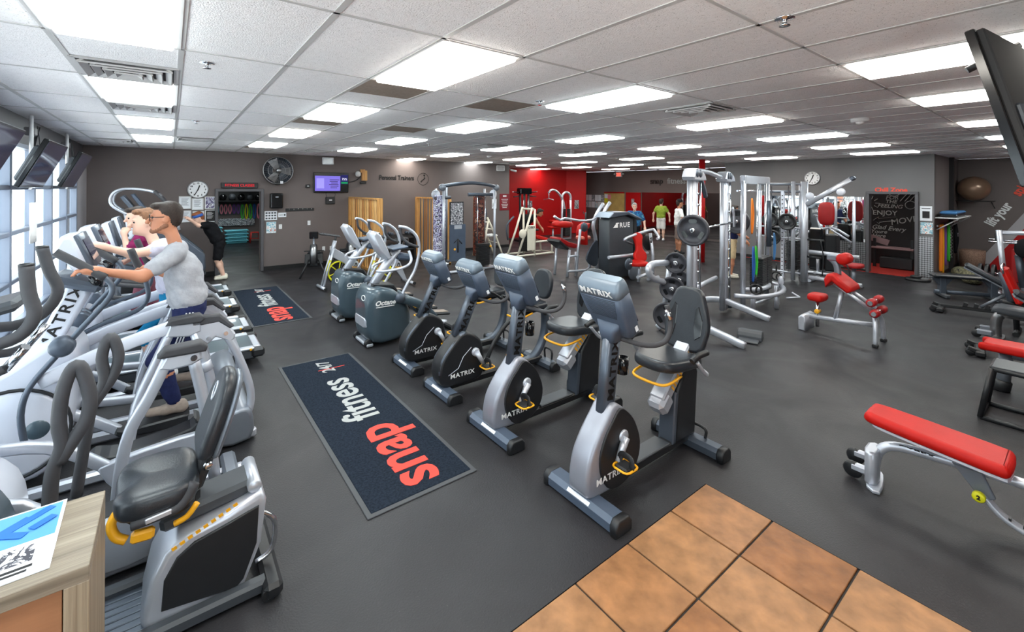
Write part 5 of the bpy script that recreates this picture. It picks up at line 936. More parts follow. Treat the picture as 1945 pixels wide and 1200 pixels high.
# ---- dual cable trainer by the partition
t=thing('cable_trainer','tall dual cable trainer with printed shrouds beside the pine partition','cable machine',(6.2,9.75,0))
for x in(-.78,.78): bars(t,'upright','silver',[[(x,0,.05),(x,0,2.2)]],.035); bars(t,'rear_upright','silver',[[(x*.97,.45,.05),(x*.97,.45,2.15)]],.03)
bars(t,'centre_post','silver_dark',[[(-.42,.5,.05),(-.42,.5,2.2)]],.035)
obj('arched_bar',MB().tube([(-.85,0,2.2),(-.5,-.05,2.26),(0,-.08,2.3),(.5,-.05,2.26),(.85,0,2.2)],.045,12,5),'gunmetal',t)
for x in(-.82,.82): obj('pulley_head',MB().cyl((x,-.06,2.18),(x,.06,2.18),.085,n=20,bev=.015),'silver_dark',t); obj('cable_wheel',MB().cyl((x*1.08,.2,2.0),(x*1.08,.24,2.0),.12,n=24,bev=.01),'silver',t)
bars(t,'cross_bar','gunmetal',[[(-.78,.1,1.92),(-.42,.3,1.92)],[(.0,.1,2.0),(.78,.1,2.0)]],0,8,flat=(.045,.03))
for x,m in((-.78,'print_photo'),(.42,'print_dark')): obj('printed_shroud',MB().prism([(v.x,v.y) for v in smoothpath([(x-.16,.22,0),(x-.1,.12,0),(x+.1,.12,0),(x+.16,.22,0),(x+.1,.34,0),(x-.1,.34,0)],2,True)],'z',.35,1.98,.01),m,t)
for x in(.3,.54): bars(t,'guide_rod','chrome',[[(x,.1,.5),(x,.1,1.95)]],.012,8)
weight_stack(t,(.42,.02),.34,.16,.12,.7)
p=obj('instruction_board',MB().box((-.3,.18,1.5),(.42,.03,.62),None,.006),'black_plastic',t); obj('print',MB().box((-.3,.162,1.5),(.36,.006,.56)),'print_bw',p); d=obj('door_panel',MB().box((-.28,.16,.75),(.48,.04,.95),None,.01),'console_blue',t); obj('door_badge',MB().box((-.28,.135,1.16),(.22,.01,.1)),'silver',d); obj('figure_print',MB().tube([(-.4,.136,.75),(-.28,.136,.85),(-.16,.136,.72)],.012,6).tube([(-.28,.136,.85),(-.28,.136,.5)],.02,6),'black_plastic',d)
bars(t,'base_bar','silver',[[(-.85,0,.04),(.85,0,.04)],[(-.78,-.05,.04),(-.78,.6,.04)],[(.78,-.05,.04),(.78,.6,.04)]],.035)
for x in(-.5,.6): obj('yellow_pin',MB().ell((x,-.08,.62),(.03,.03,.03),10,6),'yellow',t)
# ---- ladder-like leg machine beside it
t=thing('seated_row','pale frame machine with a pale seat, right of the dual cable trainer','strength machine',(8.2,11.6,0))
for y in(-.25,.25): bars(t,'rail','cream_paint',[[(-.35,y,1.25),(.0,y,.6),(.25,y,.03)],[(-.3,y,1.2),(-.55,y,.03)]],.03,10,2)
for k in range(4): bars(t,'rung','cream_paint',[[(-.27+.11*k,-.25,1.1-.22*k),(-.27+.11*k,.25,1.1-.22*k)]],.02)
obj('seat',MB().box((-.05,0,.66),(.34,.36,.07),None,.025),'off_white',t); obj('hoop',MB().torus((-.35,0,1.38),.2,.02,(1,0,0),24,8),'gunmetal',t)
# ---- cream strength machine
t=thing('cream_machine','cream painted leg machine with a lettered weight shroud','strength machine',(9.2,11.0,0))
bars(t,'front_post','cream_paint',[[(.05,-.28,.0),(.05,-.28,1.5)],[(.05,.28,.0),(.05,.28,1.5)]],.035); bars(t,'sloped_post','cream_paint',[[(-.02,-.25,1.55),(-.3,-.25,.8),(-.62,-.25,.05)],[(-.02,.25,1.55),(-.3,.25,.8),(-.62,.25,.05)]],.035); bars(t,'head_bar','cream_paint',[[(0,-.3,1.5),(0,.3,1.5)]],.035)
obj('weight_shroud',MB().box((-.12,-.3,.6),(.28,.06,.8),None,.015),'cream_paint',t); text('shroud_lettering','CYBEX',.09,'letter_black',t,(-.12,-.333,.93),(1,0,0),UZ,.001,.002); weight_stack(t,(-.1,0),.22,.4,.15,.8)
obj('cam_disc',MB().cyl((-.45,-.32,.75),(-.45,-.27,.75),.14,n=24,bev=.01),'cream_paint',t); bars(t,'base_bar','cream_paint',[[(-.7,-.28,.06),(.85,-.28,.06)],[(-.7,.28,.06),(.85,.28,.06)],[(.85,-.3,.06),(.85,.3,.06)],[(.8,-.28,.06),(.8,-.28,.46)],[(.8,.28,.06),(.8,.28,.46)],[(.1,-.28,.46),(.85,-.28,.46)],[(.1,.28,.46),(.85,.28,.46)]],.03)
obj('bench_pad',MB().prism([(.2,.55),(.25,.66),(.55,.58),(.92,.48),(.95,.42),(.5,.48)],'y',-.22,.22,.03,3),'vinyl_red',t)
bars(t,'blue_arm','gunmetal',[[(-.3,.35,1.25),(-.55,.4,.95),(-.5,.4,.5)]],.03,10,3)
# ---- black tower at the red wall
t=thing('cable_tower','tall black cable tower in front of the red wall','cable machine',(11.6,14.1,0))
for x in(-.22,.0,.22): bars(t,'column','black_plastic',[[(x,0,0),(x,0,2.15)]],.05)
obj('tower_hood',MB().box((0,0,2.05),(.62,.3,.25),None,.04),'black_gloss',t); weight_stack(t,(0,.0),.36,.2,.15,1.1)
for s in(-1,1): bars(t,'chin_bar','black_plastic',[[(s*.3,0,2.0),(s*.62,-.05,2.02)],[(s*.3,0,1.85),(s*.6,-.05,1.82)]],.022); obj('bar_cap',MB().ell((s*.63,-.05,2.02),(.025,.025,.025),8,6),'white',t); bars(t,'guide_rod','chrome',[[(s*.12,-.1,.3),(s*.12,-.1,1.95)]],.012,8)
obj('base',MB().box((0,0,.04),(.7,.5,.08),None,.02),'black_plastic',t); obj('seat_pad',MB().box((.1,-.5,.5),(.34,.3,.08),None,.03),'black_plastic',t); obj('seat_frame',MB().box((.1,-.5,.25),(.07,.07,.48)),'silver_dark',t)
# ---- arm-curve machine
t=thing('pulldown_machine','silver pulldown machine with a hooked overhead arm at the red wall','strength machine',(13.0,13.5,0))
bars(t,'overhead_arm','silver',[[(.35,0,1.2),(.2,0,1.7),(-.15,0,2.05),(-.45,0,2.1),(-.6,0,1.98)]],.045,12,4); obj('cable_housing',MB().torus((.42,0,1.75),.26,.05,(0,1,0),28,8,(-.2,3.4)),'silver',t); bars(t,'upright','silver',[[(.16,0,.02),(.18,0,1.75)],[(.68,0,.02),(.68,0,1.75)]],.045); weight_stack(t,(.42,0),.3,.2,.15,1.3)
bars(t,'handle','silver',[[(-.6,-.3,1.7),(-.58,0,1.75),(-.6,.3,1.7)],[(-.58,0,1.75),(-.6,0,1.98)]],.015,8); obj('seat',MB().box((-.35,0,.55),(.4,.34,.09),None,.03),'vinyl_red',t); obj('thigh_roll',MB().cyl((-.25,-.3,.78),(-.25,.3,.78),.07,n=16,bev=.02),'vinyl_red',t); bars(t,'frame','silver',[[(-.6,0,.04),(.7,0,.04)],[(-.35,0,.04),(-.35,0,.5)],[(-.55,-.3,.04),(-.55,.3,.04)]],.04); obj('lettered_strip',MB().box((.3,-.13,1.3),(.06,.01,.7)),'vinyl_red_deep',t)
# ---- prone leg machine with long bar
t=thing('leg_curl_machine','silver leg machine with red pads and a long bent top bar','strength machine',(8.1,7.95,0))
bars(t,'leg','silver',[[(-.35,-.2,0),(-.28,-.2,.66)],[(-.1,-.25,0),(-.02,-.25,.72),(.05,-.25,1.15)],[(.42,-.22,0),(.42,-.22,.5)],[(-.35,.25,0),(-.28,.25,.66)],[(.42,.25,0),(.42,.25,.5)]],.035)
bars(t,'base_ring','silver',[[(-.35,-.2,.14),(-.1,-.28,.13),(.2,-.3,.13),(.42,-.22,.15)],[(-.33,-.2,.5),(.0,-.25,.5)]],.03,10,3)
obj('seat_pad',MB().prism([(-.6,.92),(-.56,.98),(-.3,.86),(0,.78),(.05,.7),(-.1,.68),(-.35,.76)],'y',-.2,.2,.025,3),'vinyl_red_deep',t); obj('pad_edge',MB().prism([(-.62,.93),(-.66,.88),(-.35,.66),(-.3,.7)],'y',-.22,.22,.012),'black_plastic',t)
obj('chest_pad',MB().ell((-.28,.05,1.27),(.3,.18,.085),20,10,.7,(0,.05,0)),'vinyl_red',t); obj('cam_disc',MB().cyl((.16,-.3,1.2),(.16,-.25,1.2),.12,n=8,bev=.01),'gunmetal',t); obj('back_pad',MB().prism([(.3,1.0),(.36,1.2),(.52,1.28),(.5,1.18),(.42,1.12),(.44,.72),(.36,.72)],'y',-.16,.16,.02,2),'vinyl_red',t)
bars(t,'top_bar','silver',[[(-.75,-.15,1.5),(-.55,-.15,1.4),(-.4,-.15,1.44),(.1,-.15,1.36),(.6,-.15,1.36),(.78,-.15,1.44),(1.0,-.15,1.38)]],.03,10,2); obj('grip_post',MB().cyl((.35,-.15,1.36),(.35,-.15,1.56),.022,n=12),'rubber_grip',t)
obj('counter_disc',MB().prism(sp2([(.2,.4),(.3,.62),(.5,.82),(.62,.8),(.62,.25),(.4,.22)]),'y',-.33,-.28,.01),'gunmetal',t); obj('cushion_small',MB().box((.42,0,.9),(.3,.3,.1),None,.03),mat('vinyl_salmon',srgb(226,120,100),.4).name,t)
# ---- twin curved arms machine
t=thing('press_tower','silver press machine with two tall curved arms and black shroud','strength machine',(9.0,7.8,0))
bars(t,'curved_arm','silver',[[(-.1,-.2,.03),(-.12,-.2,.8),(-.2,-.2,1.25),(-.05,-.2,1.6),(.15,-.2,1.8)],[(.05,.15,.03),(.0,.15,.8),(-.1,.15,1.2),(.08,.15,1.55),(.3,.15,1.75)]],.05,12,4); obj('weight_shroud',MB().box((.45,.15,.75),(.5,.3,1.45),None,.04),'black_gloss',t); bars(t,'guide_rod','chrome',[[(.3,-.05,.2),(.3,-.05,1.5)],[(.5,-.05,.2),(.5,-.05,1.5)]],.015,8); obj('card_holder',MB().box((-.06,-.26,1.28),(.1,.02,.2),(0,.5,0)),'paper',t)
bars(t,'base_bar','silver',[[(-.2,-.2,.04),(.75,-.1,.04)]],.04); obj('front_sleeve',MB().cyl((-.12,-.2,.35),(-.12,-.2,.8),.06,n=14,bev=.01),'black_plastic',t)
# ---- lettered shoulder press with the red seat
t=thing('shoulder_press','shoulder press with a dark lettered tower and red figure-shaped backrest','strength machine',(8.6,6.45,0))
obj('tower_shroud',MB().prism([(-.5,.05),(-.5,1.42),(-.42,1.5),(.1,1.54),(.42,1.42),(.42,.05)],'y',.3,.62,.03,2),'dark_grey',t); obj('shroud_edge',MB().prism([(.42,.05),(.42,1.42),(.52,1.4),(.52,.05)],'y',.28,.64,.01),'black_plastic',t); text('tower_lettering','TRUE',.16,'letter_white',t,(.0,.297,1.3),(1,0,0),UZ,.001,.004,sx=1.2,space=1.2); obj('tower_mark',MB().prism([(-.36,1.25),(-.22,1.37),(-.22,1.25)],'y',.292,.298),'letter_white',t)
obj('hood',MB().prism([(-.6,1.5),(-.45,1.62),(.1,1.62),(.6,1.45),(.6,1.4),(.1,1.55),(-.5,1.5)],'y',.2,.66,.015),'gunmetal',t)
B=[(y*1.0,z*.78) for y,z in [(-.1,0),(-.17,.1),(-.17,.25),(-.09,.38),(-.1,.62),(-.13,.72),(-.11,.82),(0,.88),(.11,.82),(.13,.72),(.1,.62),(.09,.38),(.17,.25),(.17,.1),(.1,0)]]
dirb=Vector((-.45,-.89,0)); Mb=Matrix.Translation((.12,-.12,.47))@Matrix.Rotation(R(-14),4,'Z')@Matrix.Rotation(R(-12),4,'X')
obj('backrest',MB().prism(sp2(B,2),'y',-.05,.04,.03,3).xf(Mb),'vinyl_red',t); obj('seat',MB().prism(sp2([(-.18,-.52),(-.2,-.2),(-.12,-.06),(.12,-.06),(.2,-.2),(.18,-.52)],2),'z',.44,.53,.03,3).xf(Matrix.Rotation(R(-35),4,'Z')),'vinyl_red',t)
bars(t,'press_arm','silver',[[(-.45,-.1,1.0),(-.35,-.1,1.06),(.6,.1,1.14),(.8,.0,1.18)],[(.8,.0,1.18),(.65,-.25,1.02),(.5,-.3,1.0)]],.032,10,2); bars(t,'press_grip','rubber_grip',[[(.4,-.2,1.0),(.3,-.3,1.02),(.2,-.34,.94)],[(-.45,-.1,1.0),(-.3,-.22,.92)]],.024,8,3)
bars(t,'frame','silver',[[(-.75,.1,.62),(.7,.1,.6)],[(.62,-.1,.02),(.62,-.1,.6),(.66,.0,1.1)],[(.0,-.15,.02),(.05,-.15,.5)],[(-.1,-.2,.15),(.62,-.1,.17)],[(.4,-.12,.03),(.85,-.1,.03)]],.038,10); obj('side_disc',MB().cyl((-.5,-.28,.5),(-.5,-.24,.5),.13,n=24,bev=.01),'gunmetal',t); bars(t,'plate_horn','chrome',[[(-.5,-.26,.5),(-.2,-.3,.48)]],.025)
obj('rear_disc',MB().cyl((.2,.1,.2),(.2,.16,.2),.2,n=24,bev=.02),'silver_dark',t)
obj('side_plate',MB().cyl((.95,.3,.82),(1.0,.28,.82),.2,n=28,bev=.015),'black_plastic',t)
# ---- smith machine
c12=R(12)
t=thing('smith_machine','tall silver plate-loaded bar rack with paired columns and curved feet','smith machine',(6.12,3.55,0),c12); LX=1.66
for x in(0,LX):
    for k,(dx,rr) in enumerate(((-.085,.045),(0,.055),(.085,.05))): obj('column',MB().cyl((x+dx,.0,.06),(x+dx,0,2.34),rr,n=18),'white_paint' if k==1 else 'silver',t)
    cap=obj('column_cap',MB().prism([(v.x,v.y) for v in smoothpath([(x-.16,2.3,0),(x-.16,2.4,0),(x-.08,2.47,0),(x+.1,2.47,0),(x+.3,2.41,0),(x+.38,2.32,0),(x+.36,2.3,0)],2,True)],'y',-.09,.09,.015),'silver',t)
    for dx in(-.06,.08): obj('cap_bolt',MB().cyl((x+dx,-.105,2.4),(x+dx,-.08,2.4),.06,n=20,bev=.008),'gunmetal',cap)
    for k in range(11): obj('rack_stud',MB().cyl((x+.085,-.075,.45+.165*k),(x+.085,-.04,.45+.165*k),.018,n=10),'chrome',t)
    obj('curved_foot',MB().tube([(x-.02,.5,.03),(x,.35,.16),(x,.05,.22),(x,-.3,.14),(x-.03,-.72,.03)],0,12,5,flat=(.05,.04)),'silver',t)
    obj('guide_rod',MB().cyl((x+.3,-.02,.1),(x+.3,-.02,2.32),.017,n=10),'chrome',t); obj('rod_base',MB().cyl((x+.3,-.02,.03),(x+.3,-.02,.16),.045,n=14,bev=.01),'gunmetal',t)
bars(t,'lower_crossbar','silver',[[(0,.3,.14),(LX,.3,.14)],[(.1,.1,.62),(LX-.1,.1,.62)]],.035)
bars(t,'top_arch','silver',[[(.1,0,2.36),(.5,.1,2.45),(1.1,.1,2.45),(LX-.1,0,2.36)]],.04,12,4); obj('bar_hook_arm',MB().tube([(.1,.05,2.05),(.35,.05,2.3),(.55,.05,2.32),(.8,.05,2.05)],0,10,4,flat=(.04,.03)),'gunmetal',t)
b=obj('barbell',MB().cyl((-.2,-.08,1.58),(LX+.55,-.08,1.58),.016,n=12),'chrome',t); obj('bar_sleeve',MB().cyl((.22,-.08,1.58),(.4,-.08,1.58),.045,n=14,bev=.008),'black_plastic',b); obj('bar_hook',MB().prism([(LX+.28,1.5),(LX+.3,1.6),(LX+.2,1.82),(LX+.15,1.86),(LX+.12,1.82),(LX+.2,1.7),(LX+.22,1.5)],'y',-.12,-.09,.006),'silver',b)
# plate horns on a curved bracket
for x,s in((-.1,-1),(LX+.1,1)): pass
bars(t,'plate_bracket','silver',[[(-.05,.35,1.05),(-.45,.4,1.08),(-.62,.4,1.02),(-.5,.38,.88),(-.1,.32,.76)]],.045,12,4); bars(t,'horn_post','silver',[[(.12,.36,1.1),(-.2,.34,.3)]],.04)
rot=Matrix.Rotation(c12,3,'Z'); base=Vector((6.12,3.55,0)); ax=rot@Vector((.25,-1,0))
for n,(x,y,z,r,l) in enumerate([(.0,.33,1.05,.16,'small dark plate high on the rack bracket'),(-.12,.34,.70,.18,'dark plate in the middle of the rack bracket'),(-.24,.35,.34,.2,'dark plate lowest on the rack bracket')]): p=Vector([(6.1,3.8,1.05),(5.88,3.72,.7),(5.7,3.68,.34)][n]); iron_plate(l,p,(-.93,-.36,0),r,.05,'plates stored on the rack')
for n,(x,z,r,l) in enumerate([(LX-.55,.62,.17,'dark plate stored between the rack columns, upper'),(LX-.75,.3,.2,'dark plate stored between the rack columns, lower')]): p=base+rot@Vector((x-.2,.5,z)); iron_plate(l,p,(-.93,-.36,0),r,.05,'plates stored on the rack')
axb=rot@Vector((1,0,0)); iron_plate('large grey plate loaded on the near end of the rack bar',base+rot@Vector((-.05,-.08-.16,1.58)) if False else base+rot@Vector((-.2,-.08,1.58)),axb,.225,.07,'plates on the bar'); iron_plate('large grey plate loaded on the far end of the rack bar',base+rot@Vector((LX+.5,-.08,1.58)),axb,.225,.07,'plates on the bar')
t=thing('squat_pad','small black half-round pad lying at the foot of the rack','pad',(6.75,3.0,0),.3); obj('roll',MB().prism([(-.14,0)]+[(-.1+.1*(1-math.cos(a)),.13*math.sin(a)) for a in [math.pi*k/8 for k in range(9)]]+[(.14,0)],'y',-.16,.16,.01),'dark_grey',t); obj('flap',MB().box((-.2,0,.015),(.18,.26,.025),None,.008),'dark_grey',t)
# ---- multi cable station
t=thing('cable_station','silver cable station with black weight stack and curved base bar','cable machine',(8.75,3.8,0),R(8))
bars(t,'upright','silver',[[(-.72,0,.05),(-.72,0,2.32)],[(.72,0,.05),(.72,0,2.36)],[(.02,-.05,.05),(.02,-.05,2.15)]],.045,12); obj('head_beam',MB().box((0,0,2.34),(1.5,.1,.15),None,.015),'silver',t); bars(t,'head_rail','chrome',[[(-.72,.1,2.14),(.95,.1,2.14)]],.018,8)
weight_stack(t,(.0,-.05),.3,.22,.26,.9); weight_stack(t,(.33,-.05),.3,.22,.26,.9)
for x in(-.1,.45): bars(t,'guide_rod','chrome',[[(x,-.05,.3),(x,-.05,2.28)]],.013,8)
bars(t,'base_bow','silver',[[(-.85,.1,.3),(-.6,-.25,.3),(0,-.42,.3),(.6,-.3,.3),(.95,.05,.3)],[(-.5,.1,.35),(-.2,-.15,.36),(.3,-.15,.36),(.6,.1,.38)]],.04,12,4); bars(t,'foot','silver',[[(-.5,-.1,0),(-.5,-.1,.3)],[(0,-.35,0),(0,-.35,.3)],[(.6,-.2,0),(.6,-.2,.3)]],.04); bars(t,'lower_tie','silver',[[(-.5,-.1,.12),(.6,-.2,.12)]],.025)
obj('column_sleeve',MB().cyl((.62,-.05,1.05),(.62,-.05,1.95),.06,n=14),'gunmetal',t); obj('base_knob',MB().ell((.5,-.3,.42),(.05,.05,.1),12,8),'white_paint',t); bars(t,'side_handle','silver',[[(.9,-.3,.03),(1.05,-.5,.05)],[(1.05,-.5,.05),(1.15,-.35,.1)]],.018)
for n,(x,y,z0,z1,m,l) in enumerate([(-.66,-.12,1.4,2.0,'orange','orange looped band hanging high on the cable station'),(-.62,-.13,.55,1.15,'blue','blue band hanging low on the left of the cable station'),(-.46,-.13,.6,1.15,'green','green band hanging low on the left of the cable station'),(.75,-.12,.78,1.3,'steel_blue','pale blue band hanging on the right post of the cable station')]):
    M_=Matrix.Translation((8.75,3.8,0))@Matrix.Rotation(R(8),4,'Z'); single('resistance_band',l,'band',MB().tube([(x,y,z1),(x-.05,y-.01,(z0+z1)/2),(x,y,z0),(x+.05,y-.01,(z0+z1)/2)],0,8,5,closed=True,flat=(.016,.012)).xf(M_),m,group='bands on the cable station')
for x,y,z in((-.7,-.2,.44),(.8,-.15,.46)): obj('stirrup_grips',MB().torus((x,y,z),.08,.018,(1,.3,0),16,6).torus((x+.1,y-.02,z-.03),.07,.016,(.4,1,0),16,6).tube([(x,y,z+.08),(x,y,z+.25)],.014,6),'black_plastic',t)
# ---- perforated rack and boom arm
t=thing('boom_rack','tall silver rack with a perforated post and a raised boom arm','cable machine',(11.9,4.08,0))
bars(t,'main_post','silver',[[(0,0,0),(0,0,2.36)]],.075,16); bars(t,'second_post','silver',[[(-.1,.2,.02),(-.1,.2,2.36)],[(.5,.25,.02),(.5,.25,2.3)],[(.0,1.0,.02),(.0,1.0,2.3)]],.045,12)
pp=obj('perforated_post',MB().box((0,.46,1.08),(.07,.07,2.1),None,.006),'white_paint',t); h=MB(); [h.cyl((-.036,.46,.12+.1*k),(-.0345,.46,.12+.1*k),.016,n=10) for k in range(20)]; obj('peg_holes',h,'black_plastic',pp)
bars(t,'top_rail','silver_dark',[[(0,0,2.3),(0,1.05,2.3)],[(.0,.1,2.12),(0,1.0,2.12)],[(0,0,2.3),(.5,.25,2.3)]],.03); bars(t,'shelf_bar','silver',[[(-.02,.05,1.25),(-.02,1.0,1.25)],[(-.02,.05,1.0),(-.02,1.0,1.0)],[(-.02,.05,.18),(-.02,1.0,.18)]],.022)
weight_stack(t,(.05,.25),.22,.24,.25,.95); [bars(t,'guide_rod','chrome',[[(-.05,y,.2),(-.05,y,2.25)]],.012,8) for y in(.18,.32,.7)]
bm=obj('boom_arm',MB().tube([(-.02,-.06,1.82),(-.02,-.9,2.4)],0,12,flat=(.055,.05)),'silver',t); obj('boom_tip',MB().box((-.02,-.93,2.42),(.12,.1,.09),(R(-35),0,0),.02),'gunmetal',bm)
for y,z in((-.72,2.12),(-.12,2.02)): obj('pulley_wheel',MB().cyl((-.06,y,z),(-.0,y,z),.085,n=22,bev=.015),'white_paint',t)
ch=MB(); [ch.torus((-.03,-.78,1.98-.06*k),.025,.008,(1,0,0) if k%2 else (0,1,0),10,5) for k in range(6)]; obj('chain',ch,'chrome',t)
bars(t,'base_bar','silver',[[(0,-.1,.12),(0,-1.1,.1)],[(0,-.1,.72),(0,-1.05,.7)],[(0,-.1,.05),(.6,-.1,.05)]],.045); bars(t,'peg','black_plastic',[[(0,-.05,1.0),(0,-.4,1.0)],[(0,-.05,.6),(0,-.35,.6)]],.025); bars(t,'cable','black_plastic',[[(-.05,-.35,1.0),(-.05,-.4,.6),(-.05,-.38,.2)],[(-.05,-.6,.62),(-.05,-.85,.5),(-.05,-.9,.1)]],.012,6,4)
for n,(y,z,r) in enumerate([(.3,1.4,.2),(.62,1.0,.18),(.68,1.42,.18)]): iron_plate(['black plate pegged on the boom rack, upper left','black plate pegged on the boom rack, middle','black plate pegged on the boom rack, upper right'][n],(11.72,4.08+y,z),(1,0,0),r,.05,'plates on the boom rack','black_plastic')
# ---- machine before the mirror
t=thing('row_machine','dark row machine with a red chest pad in front of the partition mirror','strength machine',(13.6,4.35,0))
obj('weight_shroud',MB().box((0,.0,.62),(.34,.3,1.1),None,.03),'black_gloss',t); obj('shroud_side',MB().box((0,-.32,.55),(.3,.26,.95),None,.03),'black_plastic',t); bars(t,'swing_arm','silver',[[(-.1,-.7,1.0),(-.1,-.35,1.2),(-.1,0,1.1),(-.1,.4,1.0)],[(-.1,-.75,.85),(-.1,-.3,1.18)],[(-.1,.3,1.1),(-.1,.5,.9)]],.03,10,3); obj('chest_pad',MB().ell((-.1,-.22,1.55),(.07,.18,.3),18,12,.6),'vinyl_red_deep',t); bars(t,'pad_post','silver',[[(0,-.2,.1),(0,-.2,1.5)],[(.1,-.75,0),(.1,-.75,1.95)],[(.1,.4,0),(.1,.4,1.95)]],.035)
obj('seat',MB().box((-.3,-.1,.5),(.34,.3,.08),None,.03),'black_plastic',t); bars(t,'base_bar','silver',[[(-.5,-.1,.04),(.2,-.1,.04)],[(-.3,-.1,.04),(-.3,-.1,.48)],[(-.45,-.4,.04),(-.45,.3,.04)]],.035); bars(t,'grip','rubber_grip',[[(-.12,-.72,.8),(-.2,-.74,.7)],[(-.12,.45,.95),(-.2,.5,.8)]],.025)

# ---- dumbbell rack behind the wide-gap partition
t=thing('dumbbell_rack','low black two-tier rack between the pine partitions','rack',(5.2,12.55,0))
for z in(.35,.7): obj('tray',MB().box((0,0,z),(1.5,.34,.04),(R(12),0,0),.01),'black_plastic',t)
for x in(-.7,.7): obj('side_frame',MB().box((x,0,.38),(.07,.4,.76),None,.015),'black_plastic',t)
for k in range(10):
    z=.45 if k<5 else .8; x=4.66+.27*(k%5)
    d_=thing('dumbbell','grey hex dumbbell on the %s tier, %s from the left'%('lower' if k<5 else 'upper',['first','second','third','fourth','fifth'][k%5]),'dumbbell',(x,12.55,z),0,'dumbbells behind the partition'); obj('grip',MB().cyl((0,-.07,0),(0,.07,0),.015,n=10),'chrome',d_)
    for sg in(-1,1): obj('head',MB().cyl((0,sg*.06,0),(0,sg*.13,0),.055,n=6,bev=.008),'gunmetal',d_)
# ================================================================ benches on the right
# ---- bicep bench
t=thing('preacher_bench','silver bench with round red seat and sloped red arm pad','bench',(7.95,0,0))
seat=MB().prism(sp2([(-.13,2.44),(-.15,2.54),(-.1,2.65),(.1,2.65),(.15,2.54),(.13,2.44)],3),'z',.46,.57,.045,4); obj('seat',seat,'vinyl_red',t); s_=obj('seat_post',MB().cyl((0,2.54,.06),(0,2.54,.47),.024,n=12),'chrome',t); obj('adjust_knob',MB().cyl((-.05,2.54,.3),(.05,2.54,.3),.035,n=14,bev=.008),'yellow',s_)
obj('base_bar',MB().tube([(0,2.68,.2),(0,2.3,.22),(0,1.82,.26)],0,12,flat=(.03,.03)),'silver',t); obj('front_foot',MB().prism([(2.74,0),(2.74,.2),(2.7,.24),(2.64,.22),(2.64,0)],'x',-.2,.2,.02,2),'silver',t)
for x in(-.2,.2): obj('rear_leg',MB().tube([(x*.3,1.84,.42),(x*.8,1.8,.3),(x,1.79,0)],.03,10,3),'silver',t); obj('rubber_foot',MB().box((x,1.79,.02),(.07,.07,.04),None,.008),'black_plastic',t)
bars(t,'upright','silver',[[(0,2.32,.2),(0,2.22,.7)]],.03); bars(t,'slope_tube','silver',[[(-.1,2.3,.78),(-.1,1.85,.48)],[(.1,2.3,.78),(.1,1.85,.48)]],.025)
obj('arm_pad',MB().prism([(2.38,.72),(2.4,.84),(2.36,.92),(2.28,.93),(2.08,.77),(2.06,.71),(2.12,.68),(2.3,.82)],'x',-.22,.22,.03,3),'vinyl_red',t); bars(t,'curved_post','silver_dark',[[(0,2.28,.9),(0,2.3,1.05),(0,2.38,1.14)]],0,10,4,flat=(.04,.04)); obj('post_bracket',MB().box((0,2.34,1.15),(.12,.14,.09),None,.015),'silver_dark',t); obj('head_roll',MB().cyl((-.12,2.2,1.15),(.12,2.2,1.15),.085,n=20,bev=.03),'vinyl_red',t)
for y,z in((1.84,.6),(1.8,.46)): obj('ankle_roll',MB().cyl((-.26,y,z),(.26,y,z),.03,n=10),'chrome',t); [obj('foam_roll',MB().cyl((s*.1,y,z),(s*.24,y,z),.055,n=16,bev=.015),'vinyl_red_deep',t) for s in(-1,1)]
t=thing('padded_stool','small round red stool on a grey post behind the arm bench','stool',(12.1,3.18,0)); obj('cushion',MB().prism(sp2([(-.2,0),(-.14,.16),(.14,.16),(.2,0),(.14,-.16),(-.14,-.16)]),'z',.44,.53,.035,3),'vinyl_red_deep',t); obj('post',MB().cyl((0,0,.02),(0,0,.45),.045,n=14),'silver_dark',t); obj('foot_plate',MB().box((0,0,.01),(.3,.3,.02),None,.005),'black_plastic',t)
